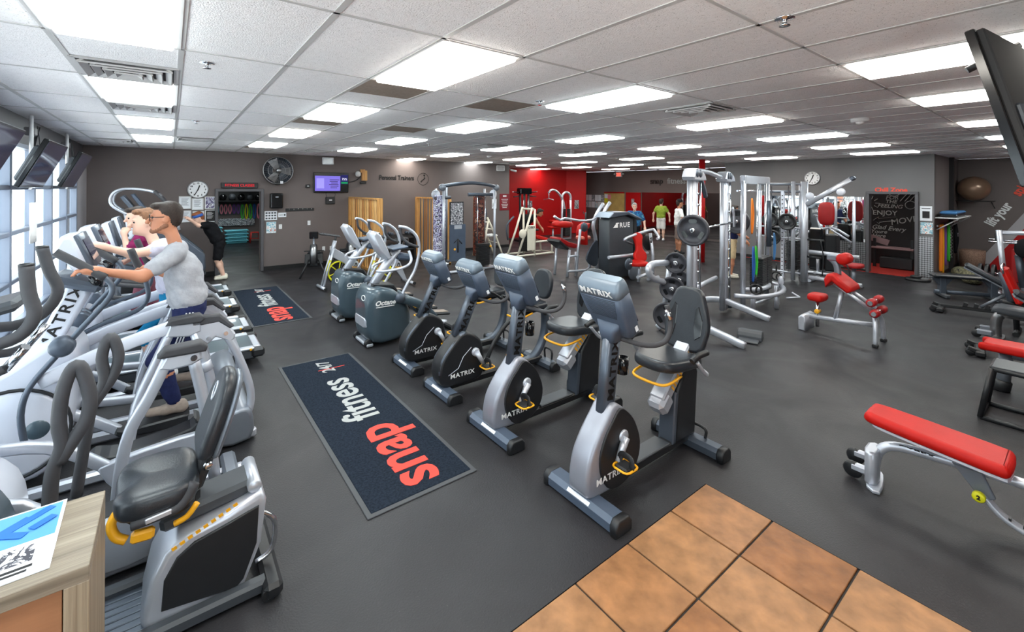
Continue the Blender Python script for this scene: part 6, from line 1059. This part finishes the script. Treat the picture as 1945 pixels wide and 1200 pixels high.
# ---- flat black bench
t=thing('flat_bench','low black flat bench nearest the alcove','bench',(12.75,1.5,0),R(-62)); obj('pad',MB().box((0,0,.43),(1.1,.3,.07),None,.025),'seat_black',t)
for x in(-.38,.38): obj('leg',MB().box((x,0,.22),(.1,.14,.36),None,.01),'gunmetal',t); obj('gusset',MB().prism([(x-.16,.38),(x+.16,.38),(x+.06,.24),(x-.06,.24)],'y',-.05,.05,.006),'gunmetal',t); obj('foot_bar',MB().box((x,0,.045),(.09,.55,.08),None,.02),'dark_grey',t)
bars(t,'stretcher','gunmetal',[[(-.5,0,.1),(.5,0,.1)]],0,8,flat=(.04,.03))
def incline(label,loc,rz,back=R(32)):
    t=thing('incline_bench',label,'bench',loc,rz,'black adjustable benches')
    obj('spine',MB().box((.35,0,.12),(1.25,.07,.06),(0,-.03,0),.01),'black_plastic',t); f=obj('front_foot',MB().box((-.27,0,.05),(.1,.5,.07),(0,.0,0),.015),'black_plastic',t)
    for s in(-1,1): obj('wheel',MB().cyl((-.36,s*.18-.02,.05),(-.36,s*.18+.02,.05),.05,n=14,bev=.008),'black_plastic',f); obj('wheel_fork',MB().box((-.32,s*.18,.08),(.14,.06,.05),(0,.3,0),.008),'black_plastic',f)
    for k in range(4): obj('notch',MB().prism([(.0+.13*k,.14),(.02+.13*k,.21),(.07+.13*k,.2),(.06+.13*k,.14)],'y',-.05,.05,.004),'black_plastic',t)
    bars(t,'prop','silver_dark',[[(.22,0,.16),(.5,0,.42)]],.025)
    c=Vector((.45,0,.45)); M_=Matrix.Translation((.72,0,.4))@Matrix.Rotation(back,4,'Y'); obj('back_pad',MB().box((-.42,0,.04),(.84,.28,.07),None,.025).xf(M_),'seat_black',t); obj('pad_board',MB().box((-.42,0,-.005),(.8,.24,.025),None,.005).xf(M_),'silver_dark',t); obj('seat_pad',MB().box((.95,0,.46),(.34,.28,.07),(0,-.1,0),.025),'seat_black',t); obj('rear_leg',MB().box((.9,0,.22),(.08,.1,.44),(0,.15,0),.01),'black_plastic',t); obj('rear_foot',MB().box((.95,0,.04),(.08,.5,.07),None,.015),'black_plastic',t); return t
i0=incline('black adjustable bench with its back raised, beside the flat bench',(11.1,1.36,0),R(-85)); dup(i0,(8.62,.62,0),R(-82),'black adjustable bench nearest the black steel box, mostly out of view')
# ---- pedestal bench with grey pad and red upright pad
t=thing('pedestal_bench','grey bench on a silver pedestal with small wheels','bench',(9.7,0,0)); obj('pad',MB().prism([(.88,.4),(.86,.47),(.8,.5),(-.3,.42),(-.3,.32)],'x',-.16,.16,.03,3),'dark_grey',t); obj('pad_board',MB().prism([(.82,.38),(.82,.41),(-.3,.33),(-.3,.29)],'x',-.14,.14,.004),'black_plastic',t)
obj('pedestal',MB().tube([(0,.84,.02),(0,.84,.22),(0,.8,.34),(0,.66,.37),(0,-.3,.3)],.06,14,4),'brushed',t); obj('foot_plate',MB().prism(sp2([(-.2,.79),(-.14,.9),(.14,.9),(.2,.79),(.1,.75),(-.1,.75)],2),'z',0,.03,.006),'brushed',t); obj('rear_foot',MB().box((0,-.3,.15),(.4,.08,.3),None,.02),'brushed',t)
for x in(-.16,.16): w_=obj('wheel_bracket',MB().box((x,.94,.08),(.05,.18,.09),None,.02),'silver_dark',t); obj('wheel',MB().cyl((x-.02,1.02,.055),(x+.02,1.02,.055),.055,n=16,bev=.01),'black_plastic',w_)
t=thing('decline_support','tall red pad with a grey roller on a black support','bench',(10.25,.72,0)); obj('red_pad',MB().box((0,0,.72),(.3,.08,.56),(R(-18),0,0),.03),'vinyl_red',t); obj('roller',MB().cyl((-.05,.1,.92),(-.05,.0,.48),.05,n=16,bev=.015),'gunmetal',t); bars(t,'frame','black_plastic',[[(0,-.05,0),(0,-.02,.6)],[(0,.1,.45),(0,-.6,.42)],[(-.25,-.05,.03),(.25,-.05,.03)]],.035); obj('top_hoop',MB().tube([(-.14,.08,.9),(-.14,.1,1.02),(.14,.1,1.02),(.14,.08,.9)],.015,8,3),'chrome',t)
# ---- plate-loaded machine at the right edge
t=thing('leg_press','plate-loaded machine with a black round pad at the right edge','strength machine',(13.75,.35,0)); bars(t,'upright','silver',[[(0,.7,.02),(-.1,.8,1.35)],[(.1,.45,.02),(.05,.55,.98)],[(-.05,.75,1.3),(.0,-.6,1.35)]],.045); bars(t,'plate_bar','chrome',[[(-.05,.95,1.1),(-.05,.2,1.1)],[(.0,.95,1.15),(.0,.2,1.12)]],.022); obj('round_pad',MB().ell((0,.25,1.0),(.14,.35,.22),20,12,.7),'cloth_black',t); bars(t,'floor_bar','silver',[[(-.2,.8,.03),(.2,.8,.03)],[(0,.75,.06),(0,-.8,.06)]],.035); obj('red_panel',MB().box((.3,.2,.6),(.06,.9,.7),None,.02),'vinyl_red_deep',t); obj('shock_sleeve',MB().cyl((.08,.47,.2),(.05,.54,.85),.06,n=14),'gunmetal',t); obj('red_cushion',MB().box((.05,.05,.35),(.4,.5,.14),None,.05),'vinyl_red',t); obj('pin_grip',MB().box((-.03,.82,1.18),(.05,.08,.2),None,.01),'black_plastic',t)
for n in range(3): iron_plate('black plate on the floor peg by the right-edge machine, %s'%['left one','middle one','right one'][n],(14.28,1.47-.1*n,.36),(0,1,0),.2,.06,'plates by the right wall','black_plastic')
t=thing('plate_peg','low dark rack post holding the three black plates','rack',(14.28,1.25,0)); obj('rod',MB().cyl((0,.3,.36),(0,-.2,.36),.022,n=10),'chrome',t); obj('stand',MB().box((0,-.22,.19),(.1,.06,.38),None,.01),'black_plastic',t); obj('foot_plate',MB().box((0,-.15,.012),(.3,.4,.024),None,.005),'black_plastic',t)
# ---- red seat and steel plyo box
t=thing('plyo_box','open black steel box with a grey top pad','plyo box',(6.3,.34,0)); bt=[(-.14,.22),(-.14,-.25),(.2,-.25),(.2,.22)]; bb_=[(-.16,.29),(-.16,-.32),(.3,-.32),(.3,.29)]
for (a,b_),(c_,d_) in zip(bt,bb_): obj('leg',MB().tube([(a,b_,.5),(c_,d_,.02)],0,8,flat=(.022,.022)),'black_plastic',t)
for P,z in((bt,.49),(bb_,.02)):
    for k in range(4): obj('rail',MB().tube([(*P[k],z),(*P[(k+1)%4],z)],0,8,flat=(.02,.02)),'black_plastic',t)
obj('top_pad',MB().prism([(x,y) for x,y in bt],'z',.5,.52,.004),'dark_grey',t)
t=thing('red_bench','red padded bench behind the black steel box','bench',(7.25,.35,0)); obj('pad',MB().prism(sp2([(-.16,.3),(-.12,.36),(.12,.36),(.16,.3),(.16,-.75),(-.16,-.75)],2),'z',.42,.51,.03,3),'vinyl_red',t); bars(t,'post','silver_dark',[[(0,.2,.42),(-.05,.22,.08)],[(0,-.6,.42),(0,-.6,.02)]],.055); obj('rubber_foot',MB().cyl((-.05,.22,.12),(-.05,.24,.0),.075,n=14,bev=.015),'black_plastic',t); bars(t,'spine','silver_dark',[[(0,.25,.39),(0,-.7,.38)]],.04)
# ---- foreground red bench
t=thing('adjustable_bench','red padded adjustable bench on silver tubing in the right foreground','bench',(4.17,0,0))
PP=sp2([(-.13,.985),(-.06,1.005),(.06,1.005),(.13,.985),(.155,.8),(.165,.5),(.165,.34),(.13,.285),(-.13,.285),(-.165,.34),(-.165,.5),(-.155,.8)],3)
tilt=Matrix.Translation((0,.3,.44))@Matrix.Rotation(R(4.5),4,'X')@Matrix.Translation((0,-.3,-.44))
p=obj('back_pad',MB().prism(PP,'z',.42,.5,.035,4).xf(tilt),'vinyl_red',t); obj('pad_board',MB().prism([(x*.86,.3+(y-.3)*.93) for x,y in PP],'z',.4,.425,.006).xf(tilt),'white_paint',p)
obj('main_tube',MB().tube([(.02,.97,.1),(.03,.95,.22),(.05,.88,.29),(.07,.7,.315),(.07,.2,.345),(.07,-.5,.36)],.032,14,5),'silver',t); text('tube_lettering','CYBEX',.045,'letter_black',t,(.038,.74,.325),(0,-1,.05),(-.6,0,.8),.001,.001,sx=1.4)
obj('front_post',MB().prism(sp2([(-.09,.93),(-.1,1.0),(.06,1.02),(.09,.95)],2),'z',.02,.26,.02,2),'silver',t); obj('foot_plate',MB().prism(sp2([(-.15,.9),(-.13,.98),(.1,1.03),(.16,.96),(.05,.92)],2),'z',0,.025,.006),'silver',t)
for x,y in((-.06,1.06),(.16,1.1)): w_=obj('wheel_bracket',MB().box((x,y-.03,.09),(.05,.13,.06),None,.015),'silver',t); obj('wheel',MB().cyl((x-.02,y+.02,.065),(x+.02,y+.02,.065),.06,n=20,bev=.012),'black_plastic',w_)
obj('pivot_plate',MB().prism([(.56,.34),(.42,.34),(.36,.2),(.42,.16)],'x',.02,.05,.006),'silver_dark',t); obj('release_knob',MB().cyl((-.04,.43,.2),(.0,.43,.2),.032,n=18,bev=.006),'lime',t); text('knob_mark','2',.035,'letter_black',t,(-.042,.43,.2),RY,UZ,.001,.002)
ar=MB().tube([(.04,.42,.2),(.04,.32,.1),(.04,.15,.05),(.04,-.1,.06),(.04,-.25,.12)],0,10,6,flat=(.016,.035)); obj('adjust_arc',ar,'silver',t); nt2=MB(); [nt2.box((.03,.36-.06*k,.135-.03*k+.006*k*k),(.035,.012,.02)) for k in range(5)]; obj('arc_notches',nt2,'black_plastic',t)
obj('seat_pad',MB().box((0,.02,.44),(.32,.4,.07),(R(-12),0,0),.03),'vinyl_red',t); obj('rear_foot',MB().box((.05,-.5,.18),(.4,.08,.36),None,.02),'silver',t)
# ================================================================ people (one continuous skin each, grown from limb volumes)
def sdf_mesh(groups,h):
    allp=[(p,g) for g,(m,ps,k) in enumerate(groups) for p in ps]
    lo=np.full(3,1e9); hi=-lo
    def bb(p):
        if p[0]=='c': a,b,r=np.array(p[1]),np.array(p[2]),max(p[3],p[4]); return np.minimum(a,b)-r,np.maximum(a,b)+r
        c,r=np.array(p[1]),max(p[2]); return c-r,c+r
    for p,_ in allp: a,b=bb(p); lo=np.minimum(lo,a); hi=np.maximum(hi,b)
    lo-=3*h; hi+=3*h; n=np.ceil((hi-lo)/h).astype(int)+1
    F=np.full(n,9.,np.float32); T=np.zeros(n,np.int16)
    ax=[lo[i]+h*np.arange(n[i]) for i in range(3)]
    for g,(m,ps,k) in enumerate(groups):
        G=np.full(n,9.,np.float32)
        for p in ps:
            a,b=bb(p); mg=k+2*h; i0=np.clip(((a-mg-lo)/h).astype(int),0,n-1); i1=np.clip(((b+mg-lo)/h).astype(int)+2,1,n)
            sl=tuple(slice(i0[i],i1[i]) for i in range(3)); X,Y,Z=np.meshgrid(*[ax[i][sl[i]] for i in range(3)],indexing='ij')
            if p[0]=='c':
                A,B=np.array(p[1]),np.array(p[2]); d=B-A; L=max(d@d,1e-9); t=np.clip(((X-A[0])*d[0]+(Y-A[1])*d[1]+(Z-A[2])*d[2])/L,0,1)
                D=np.sqrt((X-A[0]-t*d[0])**2+(Y-A[1]-t*d[1])**2+(Z-A[2]-t*d[2])**2)-(p[3]+(p[4]-p[3])*t)
            else:
                M=np.array(p[3]) if len(p)>3 else np.eye(3); q=[ (X-p[1][0])*M[i][0]+(Y-p[1][1])*M[i][1]+(Z-p[1][2])*M[i][2] for i in range(3)]; r=p[2]
                k0=np.sqrt(sum((q[i]/r[i])**2 for i in range(3))); k1=np.sqrt(sum((q[i]/r[i]**2)**2 for i in range(3)))+1e-6; D=k0*(k0-1)/k1
            o=G[sl]; hh=np.maximum(k-np.abs(o-D),0)/k; G[sl]=np.minimum(o,D)-hh*hh*k*.25
        w=G<F; T[w]=g; F=np.minimum(F,G)
    S_=F<0; nx,ny,nz=n
    c=[S_[i:nx-1+i,j:ny-1+j,k:nz-1+k] for i in(0,1) for j in(0,1) for k in(0,1)]
    sm=sum(x.astype(np.int8) for x in c); mix=(sm>0)&(sm<8); idx=-np.ones(mix.shape,np.int64); ce=np.argwhere(mix); idx[mix]=np.arange(len(ce))
    acc=np.zeros((len(ce),3)); cnt=np.zeros(len(ce))
    for a in range(3):
        o=[q for q in range(3) if q!=a]
        for u in(0,1):
            for v in(0,1):
                p0=ce.copy(); p0[:,o[0]]+=u; p0[:,o[1]]+=v; p1=p0.copy(); p1[:,a]+=1
                f0=F[tuple(p0.T)]; f1=F[tuple(p1.T)]; x=(f0<0)!=(f1<0); t=np.where(x,f0/(f0-f1+1e-12),0); pt=p0.astype(float); pt[:,a]+=t; acc[x]+=pt[x]; cnt[x]+=1
    V=lo+h*acc/cnt[:,None]; quads=[]; mats=[]
    for a in range(3):
        b,cx=(a+1)%3,(a+2)%3; sl0=[slice(None)]*3; sl1=[slice(None)]*3; sl0[a]=slice(0,-1); sl1[a]=slice(1,None)
        x=S_[tuple(sl0)]!=S_[tuple(sl1)]; e=np.argwhere(x); e=e[(e[:,b]>0)&(e[:,cx]>0)&(e[:,b]<n[b]-1)&(e[:,cx]<n[cx]-1)]
        ins=S_[tuple(e.T)]; q=[]
        for db,dc in((-1,-1),(0,-1),(0,0),(-1,0)): r=e.copy(); r[:,b]+=db; r[:,cx]+=dc; q.append(idx[tuple(r.T)])
        q=np.stack(q,1); q=np.where(ins[:,None],q,q[:,::-1]); quads.append(q); pi=e.copy(); pi[:,a]+=(~ins); mats.append(T[tuple(pi.T)])
    Q=np.concatenate(quads); Mt=np.concatenate(mats); return V,Q,Mt
def vec(*a): return np.array(a,float)
def person(label,base,J,wear,h=.014,face=(-1,0,0),look=None,shoes='white',hair='hair_dark',skin='skin_tan',sleeve=.5,leg='long',ponytail=False,cap=None,band=None,bag=1.0,hairlen=1,beard=None):
    """J: joint positions in the room; wear=(top material, bottom material)"""
    f=vec(*face); f/=np.linalg.norm(f); up=vec(0,0,1); s=np.cross(f,up); s/=np.linalg.norm(s)   # s = the figure's right
    lf=vec(*(look or face)); lf/=np.linalg.norm(lf); ls=np.cross(lf,up); ls/=np.linalg.norm(ls); lu=np.cross(ls,lf)
    H=[ls,lf,lu]; j={k:vec(*v) for k,v in J.items()}; hd=j['head']; E=lambda a,b,c:hd+ls*a+lf*b+lu*c
    sk=[('e',E(0,-.01,.03),(.074,.094,.095),H),('e',E(0,.02,-.04),(.06,.075,.085),H),('e',E(0,.045,-.085),(.038,.045,.035),H),('c',E(0,-.02,-.07),j['neck'],.045,.05)]
    nose=[('c',E(0,.09,.014),E(0,.122,-.026),.011,.017),('e',E(0,.088,.03),(.05,.014,.012),H),('e',E(0,.082,-.1),(.022,.02,.018),H),('e',E(.075,-.005,-.01),(.012,.022,.032),H),('e',E(-.075,-.005,-.01),(.012,.022,.032),H),('e',E(0,.094,-.066),(.024,.01,.008),H)]
    top,bot=wear; hands=[]; arms=[]; sleeves=[]; legs=[]; pants=[]; foot=[]
    for d in('l','r'):
        if 'sh_'+d not in j: continue
        S0,E0,W0=j['sh_'+d],j['el_'+d],j['wr_'+d]; Hn=j.get('ha_'+d,W0+(W0-E0)/np.linalg.norm(W0-E0)*.09)
        arms+=[('c',S0,E0,.05,.041),('c',E0,W0,.042,.027)]
        m=S0+(E0-S0)*sleeve; sleeves+=[('c',S0,m,.068*bag,.064*bag)]
        ax_=(Hn-W0); ax_/=np.linalg.norm(ax_)+1e-9; sd=np.cross(ax_,up); sd/=np.linalg.norm(sd)+1e-9; dn=np.cross(sd,ax_)
        arms+=[('c',W0,W0+ax_*.065,.026,.031),('c',W0+ax_*.03+sd*.018,W0+ax_*.07+sd*.028,.02,.016),('c',W0+ax_*.03-sd*.018,W0+ax_*.07-sd*.028,.02,.016)]
        for q,(off,ln) in enumerate(((-.03,.062),(-.01,.075),(.01,.07),(.03,.055))):
            k0=W0+ax_*.075+sd*off; k1=k0+ax_*ln*.55-dn*.012; hands+=[('c',k0-ax_*.02,k1,.0095,.009),('c',k1,k1+ax_*ln*.2-dn*ln*.5,.009,.008)]
        tb=W0+ax_*.03+sd*.03*(1 if d=='l' else -1); hands+=[('c',tb-sd*.01*(1 if d=='l' else -1),tb+ax_*.04+sd*.025*(1 if d=='l' else -1)-dn*.015,.012,.010)]
        P0,K0,A0=j['hip_'+d],j['kn_'+d],j['an_'+d]; legs+=[('c',P0,K0,.082,.056),('c',K0,K0+(A0-K0)*.35,.056,.058),('c',K0+(A0-K0)*.35,A0,.058,.036)]
        if leg=='long': pants+=[('c',P0,K0,.098,.073),('c',K0,A0+(K0-A0)*.1,.073,.055)]
        elif leg=='tight': pants+=[('c',P0,K0,.09,.06),('c',K0,A0+(K0-A0)*.15,.062,.042)]
        else: pants+=[('c',P0,P0+(K0-P0)*.85,.105,.09)]
        tz=j.get('to_'+d,A0+f*.15-up*.06); hl=A0-f*.05-up*.05; foot+=[('c',hl,tz,.042,.034),('c',A0-up*.02,(hl+tz)/2,.04,.04),('c',hl,hl+up*.03,.04,.036)]
    pv,ch=j['pelvis'],j['chest']; ax3=(j['neck']-pv); ax3/=np.linalg.norm(ax3); fb=np.cross(ax3,s); fb/=np.linalg.norm(fb); fb=-fb if fb@f<0 else fb; TM=[s,fb,ax3]
    nk=j['neck']; shirt=[('e',ch,(.185*bag,.13*bag,.2),TM),('e',(pv*.55+ch*.45),(.165*bag,.125*bag,.2),TM),('e',pv+ax3*.06,(.172*bag,.13*bag,.12),TM),('c',j['sh_l']*.8+nk*.2-ax3*.0,j['sh_r']*.8+nk*.2,.07,.07)]+sleeves
    body=[('e',ch,(.16,.11,.19),TM),('e',pv,(.15,.115,.16),TM)]
    pants+=[('e',pv-ax3*.02,(.165,.125,.12),TM)]
    hr=[('e',E(0,-.03,.055),(.082,.096,.088),H),('e',E(0,-.06,.0),(.074,.058,.085*hairlen),H),('e',E(0,.05,.105),(.06,.05,.03),H)]
    if ponytail: hr+=[('c',E(0,-.11,.05),E(0,-.17,.03),.03,.035),('c',E(0,-.17,.03),E(0,-.2,-.09),.035,.012)]
    G=[(skin,sk+arms+legs+body,.035),(skin,nose+hands,.008),(top,shirt,.05),(bot,pants,.05),(shoes,foot,.02),(hair,hr,.02)]
    if beard: G.append((beard,[('e',E(0,.088,-.1),(.026,.024,.026),H),('e',E(0,.102,-.052),(.03,.012,.007),H),('c',E(.055,.0,-.06),E(.025,.075,-.105),.02,.016),('c',E(-.055,.0,-.06),E(-.025,.075,-.105),.02,.016)],.012))
    G.append(('black_gloss',[('e',E(.03,.085,.01),(.011,.008,.008),H),('e',E(-.03,.085,.01),(.011,.008,.008),H)],.005))
    V,Q,Mt=sdf_mesh(G,h); b=vec(*base)
    cl=np.zeros(len(V)); np.maximum.at(cl,Q.ravel(),np.repeat(((Mt==2)|(Mt==3)).astype(float),4)); ctr=(pv+ch)/2; dirv=V-ctr; dirv[:,2]*=.2; dirv/=np.linalg.norm(dirv,axis=1)[:,None]+1e-6
    fold=np.sin(V[:,2]*34+V[:,0]*21+3*np.sin(V[:,1]*13))*np.sin(V[:,0]*17-V[:,1]*19+V[:,2]*9)*.006+np.sin(V[:,2]*61+V[:,1]*37)*.0022; V=V+dirv*(fold*cl)[:,None]; me=bpy.data.meshes.new('person'); me.from_pydata((V-b).tolist(),[],Q.tolist())
    names=[g[0] for g in G]; [me.materials.append(MAT[x]) for x in names]; me.polygons.foreach_set('material_index',Mt.astype(np.int32)); me.polygons.foreach_set('use_smooth',[True]*len(Q)); me.update()
    o=bpy.data.objects.new('person',me); COL.objects.link(o); o.location=base; tag(o,label,'person')
    loc=lambda p:tuple(p-b)
    if cap: M4=Matrix((ls,lf,lu)).transposed().to_4x4(); M4.translation=Vector(loc(E(0,-.01,.06))); obj('cap',MB().lathe([(.1,0),(.1,.03),(.085,.07),(.05,.095),(0,.1)],(0,0,0),n=20).prism([(v.x,v.y) for v in smoothpath([(-.08,.06,0),(-.07,.15,0),(0,.18,0),(.07,.15,0),(.08,.06,0)],2,True)],'z',-.005,.01).xf(M4),cap,o)
    if band: M4=Matrix((ls,lf,lu)).transposed().to_4x4(); M4.translation=Vector(loc(E(0,-.012,.045))); obj('headband',MB().lathe([(.088,-.03),(.1,-.03),(.1,.03),(.088,.03)],(0,0,0),n=24).xf(M4@Matrix.Scale(1.08,4,(0,1,0))),band,o)
    return o,E,b
mat('stubble',srgb(140,96,74),.7,0,.3,.15,60)
# man in grey on the near white elliptical
o,E,b=person('man in a grey tee and navy track pants pushing an elliptical','' or (.1,4.72,.30),dict(pelvis=(.13,4.72,1.16),chest=(.09,4.72,1.43),neck=(.03,4.72,1.69),head=(-.035,4.72,1.905),sh_l=(.03,4.53,1.62),el_l=(-.17,4.43,1.475),wr_l=(-.42,4.37,1.55),ha_l=(-.5,4.36,1.57),sh_r=(.05,4.91,1.61),el_r=(.02,5.02,1.36),wr_r=(-.12,5.06,1.42),ha_r=(-.2,5.08,1.45),
  hip_l=(.12,4.63,1.08),kn_l=(-.07,4.58,.76),an_l=(.03,4.57,.39),to_l=(-.13,4.57,.35),hip_r=(.15,4.81,1.08),kn_r=(.06,4.87,.84),an_r=(.22,4.87,.52),to_r=(.06,4.87,.48)),('tee_grey','navy'),.0085,(-1,0,0),(-1,.02,-.05),'brown_panel','hair_dark','skin_tan',.62,'long',bag=1.06,beard='stubble')
g=MB()
for s_ in(-1,1): g.torus(tuple(E(.034*s_,.103,.012)-b),.026,.0028,(1,0,.05),20,5); g.tube([tuple(E(.06*s_,.1,.016)-b),tuple(E(.078*s_,.0,.012)-b)],.0028,5)
g.tube([tuple(E(-.01,.108,.016)-b),tuple(E(.01,.108,.016)-b)],.0028,5); obj('glasses',g,'black_gloss',o)
st=MB(); [st.tube([tuple(vec(.13+.022*k-.022,4.535-.0,1.12)-b),tuple(vec(.04+.02*k,4.498,.9)-b),tuple(vec(-.05+.02*k,4.50,.74)-b)],.006,5) for k in range(3)]; obj('trouser_stripes',st,'white',o)
# woman behind him
person('woman in a pale top and blue leggings with an auburn ponytail on an elliptical',(0,5.6,.3),dict(pelvis=(.03,5.6,1.12),chest=(-.02,5.6,1.4),neck=(-.13,5.6,1.62),head=(-.2,5.6,1.82),sh_l=(-.08,5.44,1.56),el_l=(-.28,5.32,1.55),wr_l=(-.46,5.26,1.63),ha_l=(-.53,5.25,1.66),sh_r=(-.05,5.76,1.56),el_r=(-.08,5.92,1.36),wr_r=(-.18,5.97,1.45),
  hip_l=(.01,5.52,1.03),kn_l=(-.2,5.46,.74),an_l=(-.03,5.45,.39),hip_r=(.05,5.68,1.03),kn_r=(.02,5.75,.8),an_r=(.2,5.75,.52)),('tee_lavender','leggings_blue'),.013,(-1,0,0),(-1,-.1,-.05),'white','hair_brown','skin_fair',.3,'tight',True,bag=.95)
person('man in a maroon shirt on a treadmill holding his hand to his mouth',(-.25,7.5,.2),dict(pelvis=(-.24,7.5,1.12),chest=(-.26,7.5,1.4),neck=(-.3,7.5,1.6),head=(-.36,7.48,1.77),sh_l=(-.28,7.31,1.54),el_l=(-.42,7.22,1.34),wr_l=(-.47,7.36,1.58),ha_l=(-.45,7.43,1.64),sh_r=(-.26,7.69,1.54),el_r=(-.3,7.77,1.26),wr_r=(-.5,7.75,1.16),
  hip_l=(-.24,7.41,1.03),kn_l=(-.34,7.4,.66),an_l=(-.16,7.4,.29),hip_r=(-.24,7.59,1.03),kn_r=(-.2,7.6,.66),an_r=(-.02,7.6,.29)),('tee_maroon',mat('mauve',srgb(120,70,84),.85,0,.2,.1,30).name),.015,(-1,0,0),(-.95,-.3,-.2),'dark_grey','hair_dark','skin_fair',.65,'long',bag=1.05)
person('woman in black with a blue headband bending over beside the stair climber',(.95,12.35,0),dict(pelvis=(.9,12.35,.9),chest=(.76,12.35,1.17),neck=(.63,12.35,1.33),head=(.5,12.33,1.46),sh_l=(.66,12.18,1.29),el_l=(.5,12.1,1.3),wr_l=(.36,12.02,1.42),sh_r=(.66,12.52,1.29),el_r=(.48,12.55,1.3),wr_r=(.34,12.5,1.42),
  hip_l=(.9,12.27,.82),kn_l=(.86,12.25,.47),an_l=(.98,12.25,.1),hip_r=(.92,12.43,.82),kn_r=(.9,12.46,.47),an_r=(1.0,12.46,.1)),('cloth_black','cloth_black'),.016,(-1,0,0),(-1,-.1,-.4),'cream_paint','hair_auburn','skin_fair',.55,'short',band='blue',bag=1.15)
d=(.75,-.62,0)
person('man in a white tee, black cap and taupe shorts standing at the rear',(13.65,8.4,0),dict(pelvis=(13.65,8.4,.95),chest=(13.65,8.4,1.26),neck=(13.65,8.4,1.49),head=(13.68,8.38,1.68),sh_l=(13.78,8.54,1.43),el_l=(13.9,8.6,1.14),wr_l=(14.0,8.4,.95),sh_r=(13.52,8.25,1.43),el_r=(13.42,8.1,1.14),wr_r=(13.62,8.05,1.15),ha_r=(13.7,8.07,1.17),
  hip_l=(13.72,8.46,.88),kn_l=(13.76,8.52,.48),an_l=(13.76,8.52,.1),hip_r=(13.58,8.33,.88),kn_r=(13.56,8.3,.48),an_r=(13.54,8.3,.1)),('tee_white','short_taupe'),.017,d,d,'black_plastic','hair_dark','skin_brown',.55,'short',cap='cloth_black',bag=1.05)
f=(-.8,-.6,0)
person('grey-haired woman in a blue patterned shirt at the rear',(12.8,9.55,0),dict(pelvis=(12.8,9.55,.9),chest=(12.8,9.55,1.18),neck=(12.79,9.54,1.38),head=(12.76,9.52,1.55),sh_l=(12.9,9.4,1.32),el_l=(13.0,9.3,1.05),wr_l=(12.9,9.2,.85),sh_r=(12.69,9.7,1.32),el_r=(12.6,9.84,1.05),wr_r=(12.52,9.76,.86),
  hip_l=(12.86,9.48,.84),kn_l=(12.86,9.46,.46),an_l=(12.88,9.46,.1),hip_r=(12.74,9.62,.84),kn_r=(12.72,9.63,.46),an_r=(12.74,9.63,.1)),('print_blue','cloth_black'),.017,f,f,'white','hair_grey','skin_fair',.7,'long',bag=1.2)
f=(.9,.3,0)
person('person in a green shirt and white shorts facing the rear mirror',(16.4,10.9,0),dict(pelvis=(16.4,10.9,.95),chest=(16.4,10.9,1.24),neck=(16.4,10.9,1.45),head=(16.4,10.9,1.62),sh_l=(16.35,11.06,1.38),el_l=(16.3,11.2,1.12),wr_l=(16.32,11.22,.88),sh_r=(16.45,10.74,1.38),el_r=(16.5,10.58,1.12),wr_r=(16.5,10.56,.88),
  hip_l=(16.38,10.98,.88),kn_l=(16.38,11.0,.48),an_l=(16.38,11.0,.1),hip_r=(16.42,10.82,.88),kn_r=(16.42,10.8,.48),an_r=(16.42,10.8,.1)),(mat('tee_green',srgb(140,160,60),.85,0,.2,.08,30).name,'tee_white'),.02,f,f,'white','hair_dark','skin_fair',.5,'short',bag=1.05)
f=(.55,-.83,0)
person('person in a navy shirt and khaki shorts behind the cable station',(11.0,5.35,0),dict(pelvis=(11.0,5.35,.95),chest=(11.0,5.35,1.24),neck=(11.02,5.33,1.46),head=(11.04,5.3,1.64),sh_l=(11.16,5.44,1.4),el_l=(11.2,5.35,1.12),wr_l=(11.3,5.15,1.0),sh_r=(10.86,5.24,1.4),el_r=(10.85,5.1,1.12),wr_r=(10.98,4.98,.92),
  hip_l=(11.07,5.4,.88),kn_l=(11.1,5.4,.48),an_l=(11.1,5.42,.1),hip_r=(10.93,5.3,.88),kn_r=(10.9,5.28,.48),an_r=(10.88,5.3,.1)),('navy','khaki'),.018,f,f,'cream_paint','hair_dark','skin_tan',.5,'short',bag=1.1)
f=(.8,-.6,0)
person('dark-haired person in black leaning over the red bench of the cream machine',(9.75,11.75,0),dict(pelvis=(9.7,11.8,.86),chest=(9.85,11.66,1.1),neck=(10.0,11.55,1.24),head=(10.12,11.45,1.33),sh_l=(10.08,11.72,1.22),el_l=(10.16,11.62,.98),wr_l=(10.2,11.45,.8),sh_r=(9.88,11.46,1.22),el_r=(9.96,11.36,.98),wr_r=(10.08,11.3,.78),
  hip_l=(9.76,11.88,.8),kn_l=(9.86,11.84,.45),an_l=(9.76,11.9,.1),hip_r=(9.64,11.74,.8),kn_r=(9.72,11.68,.45),an_r=(9.62,11.74,.1)),('cloth_black','cloth_black'),.018,f,(.7,-.55,-.4),'black_plastic','hair_dark','skin_brown',.05,'long')
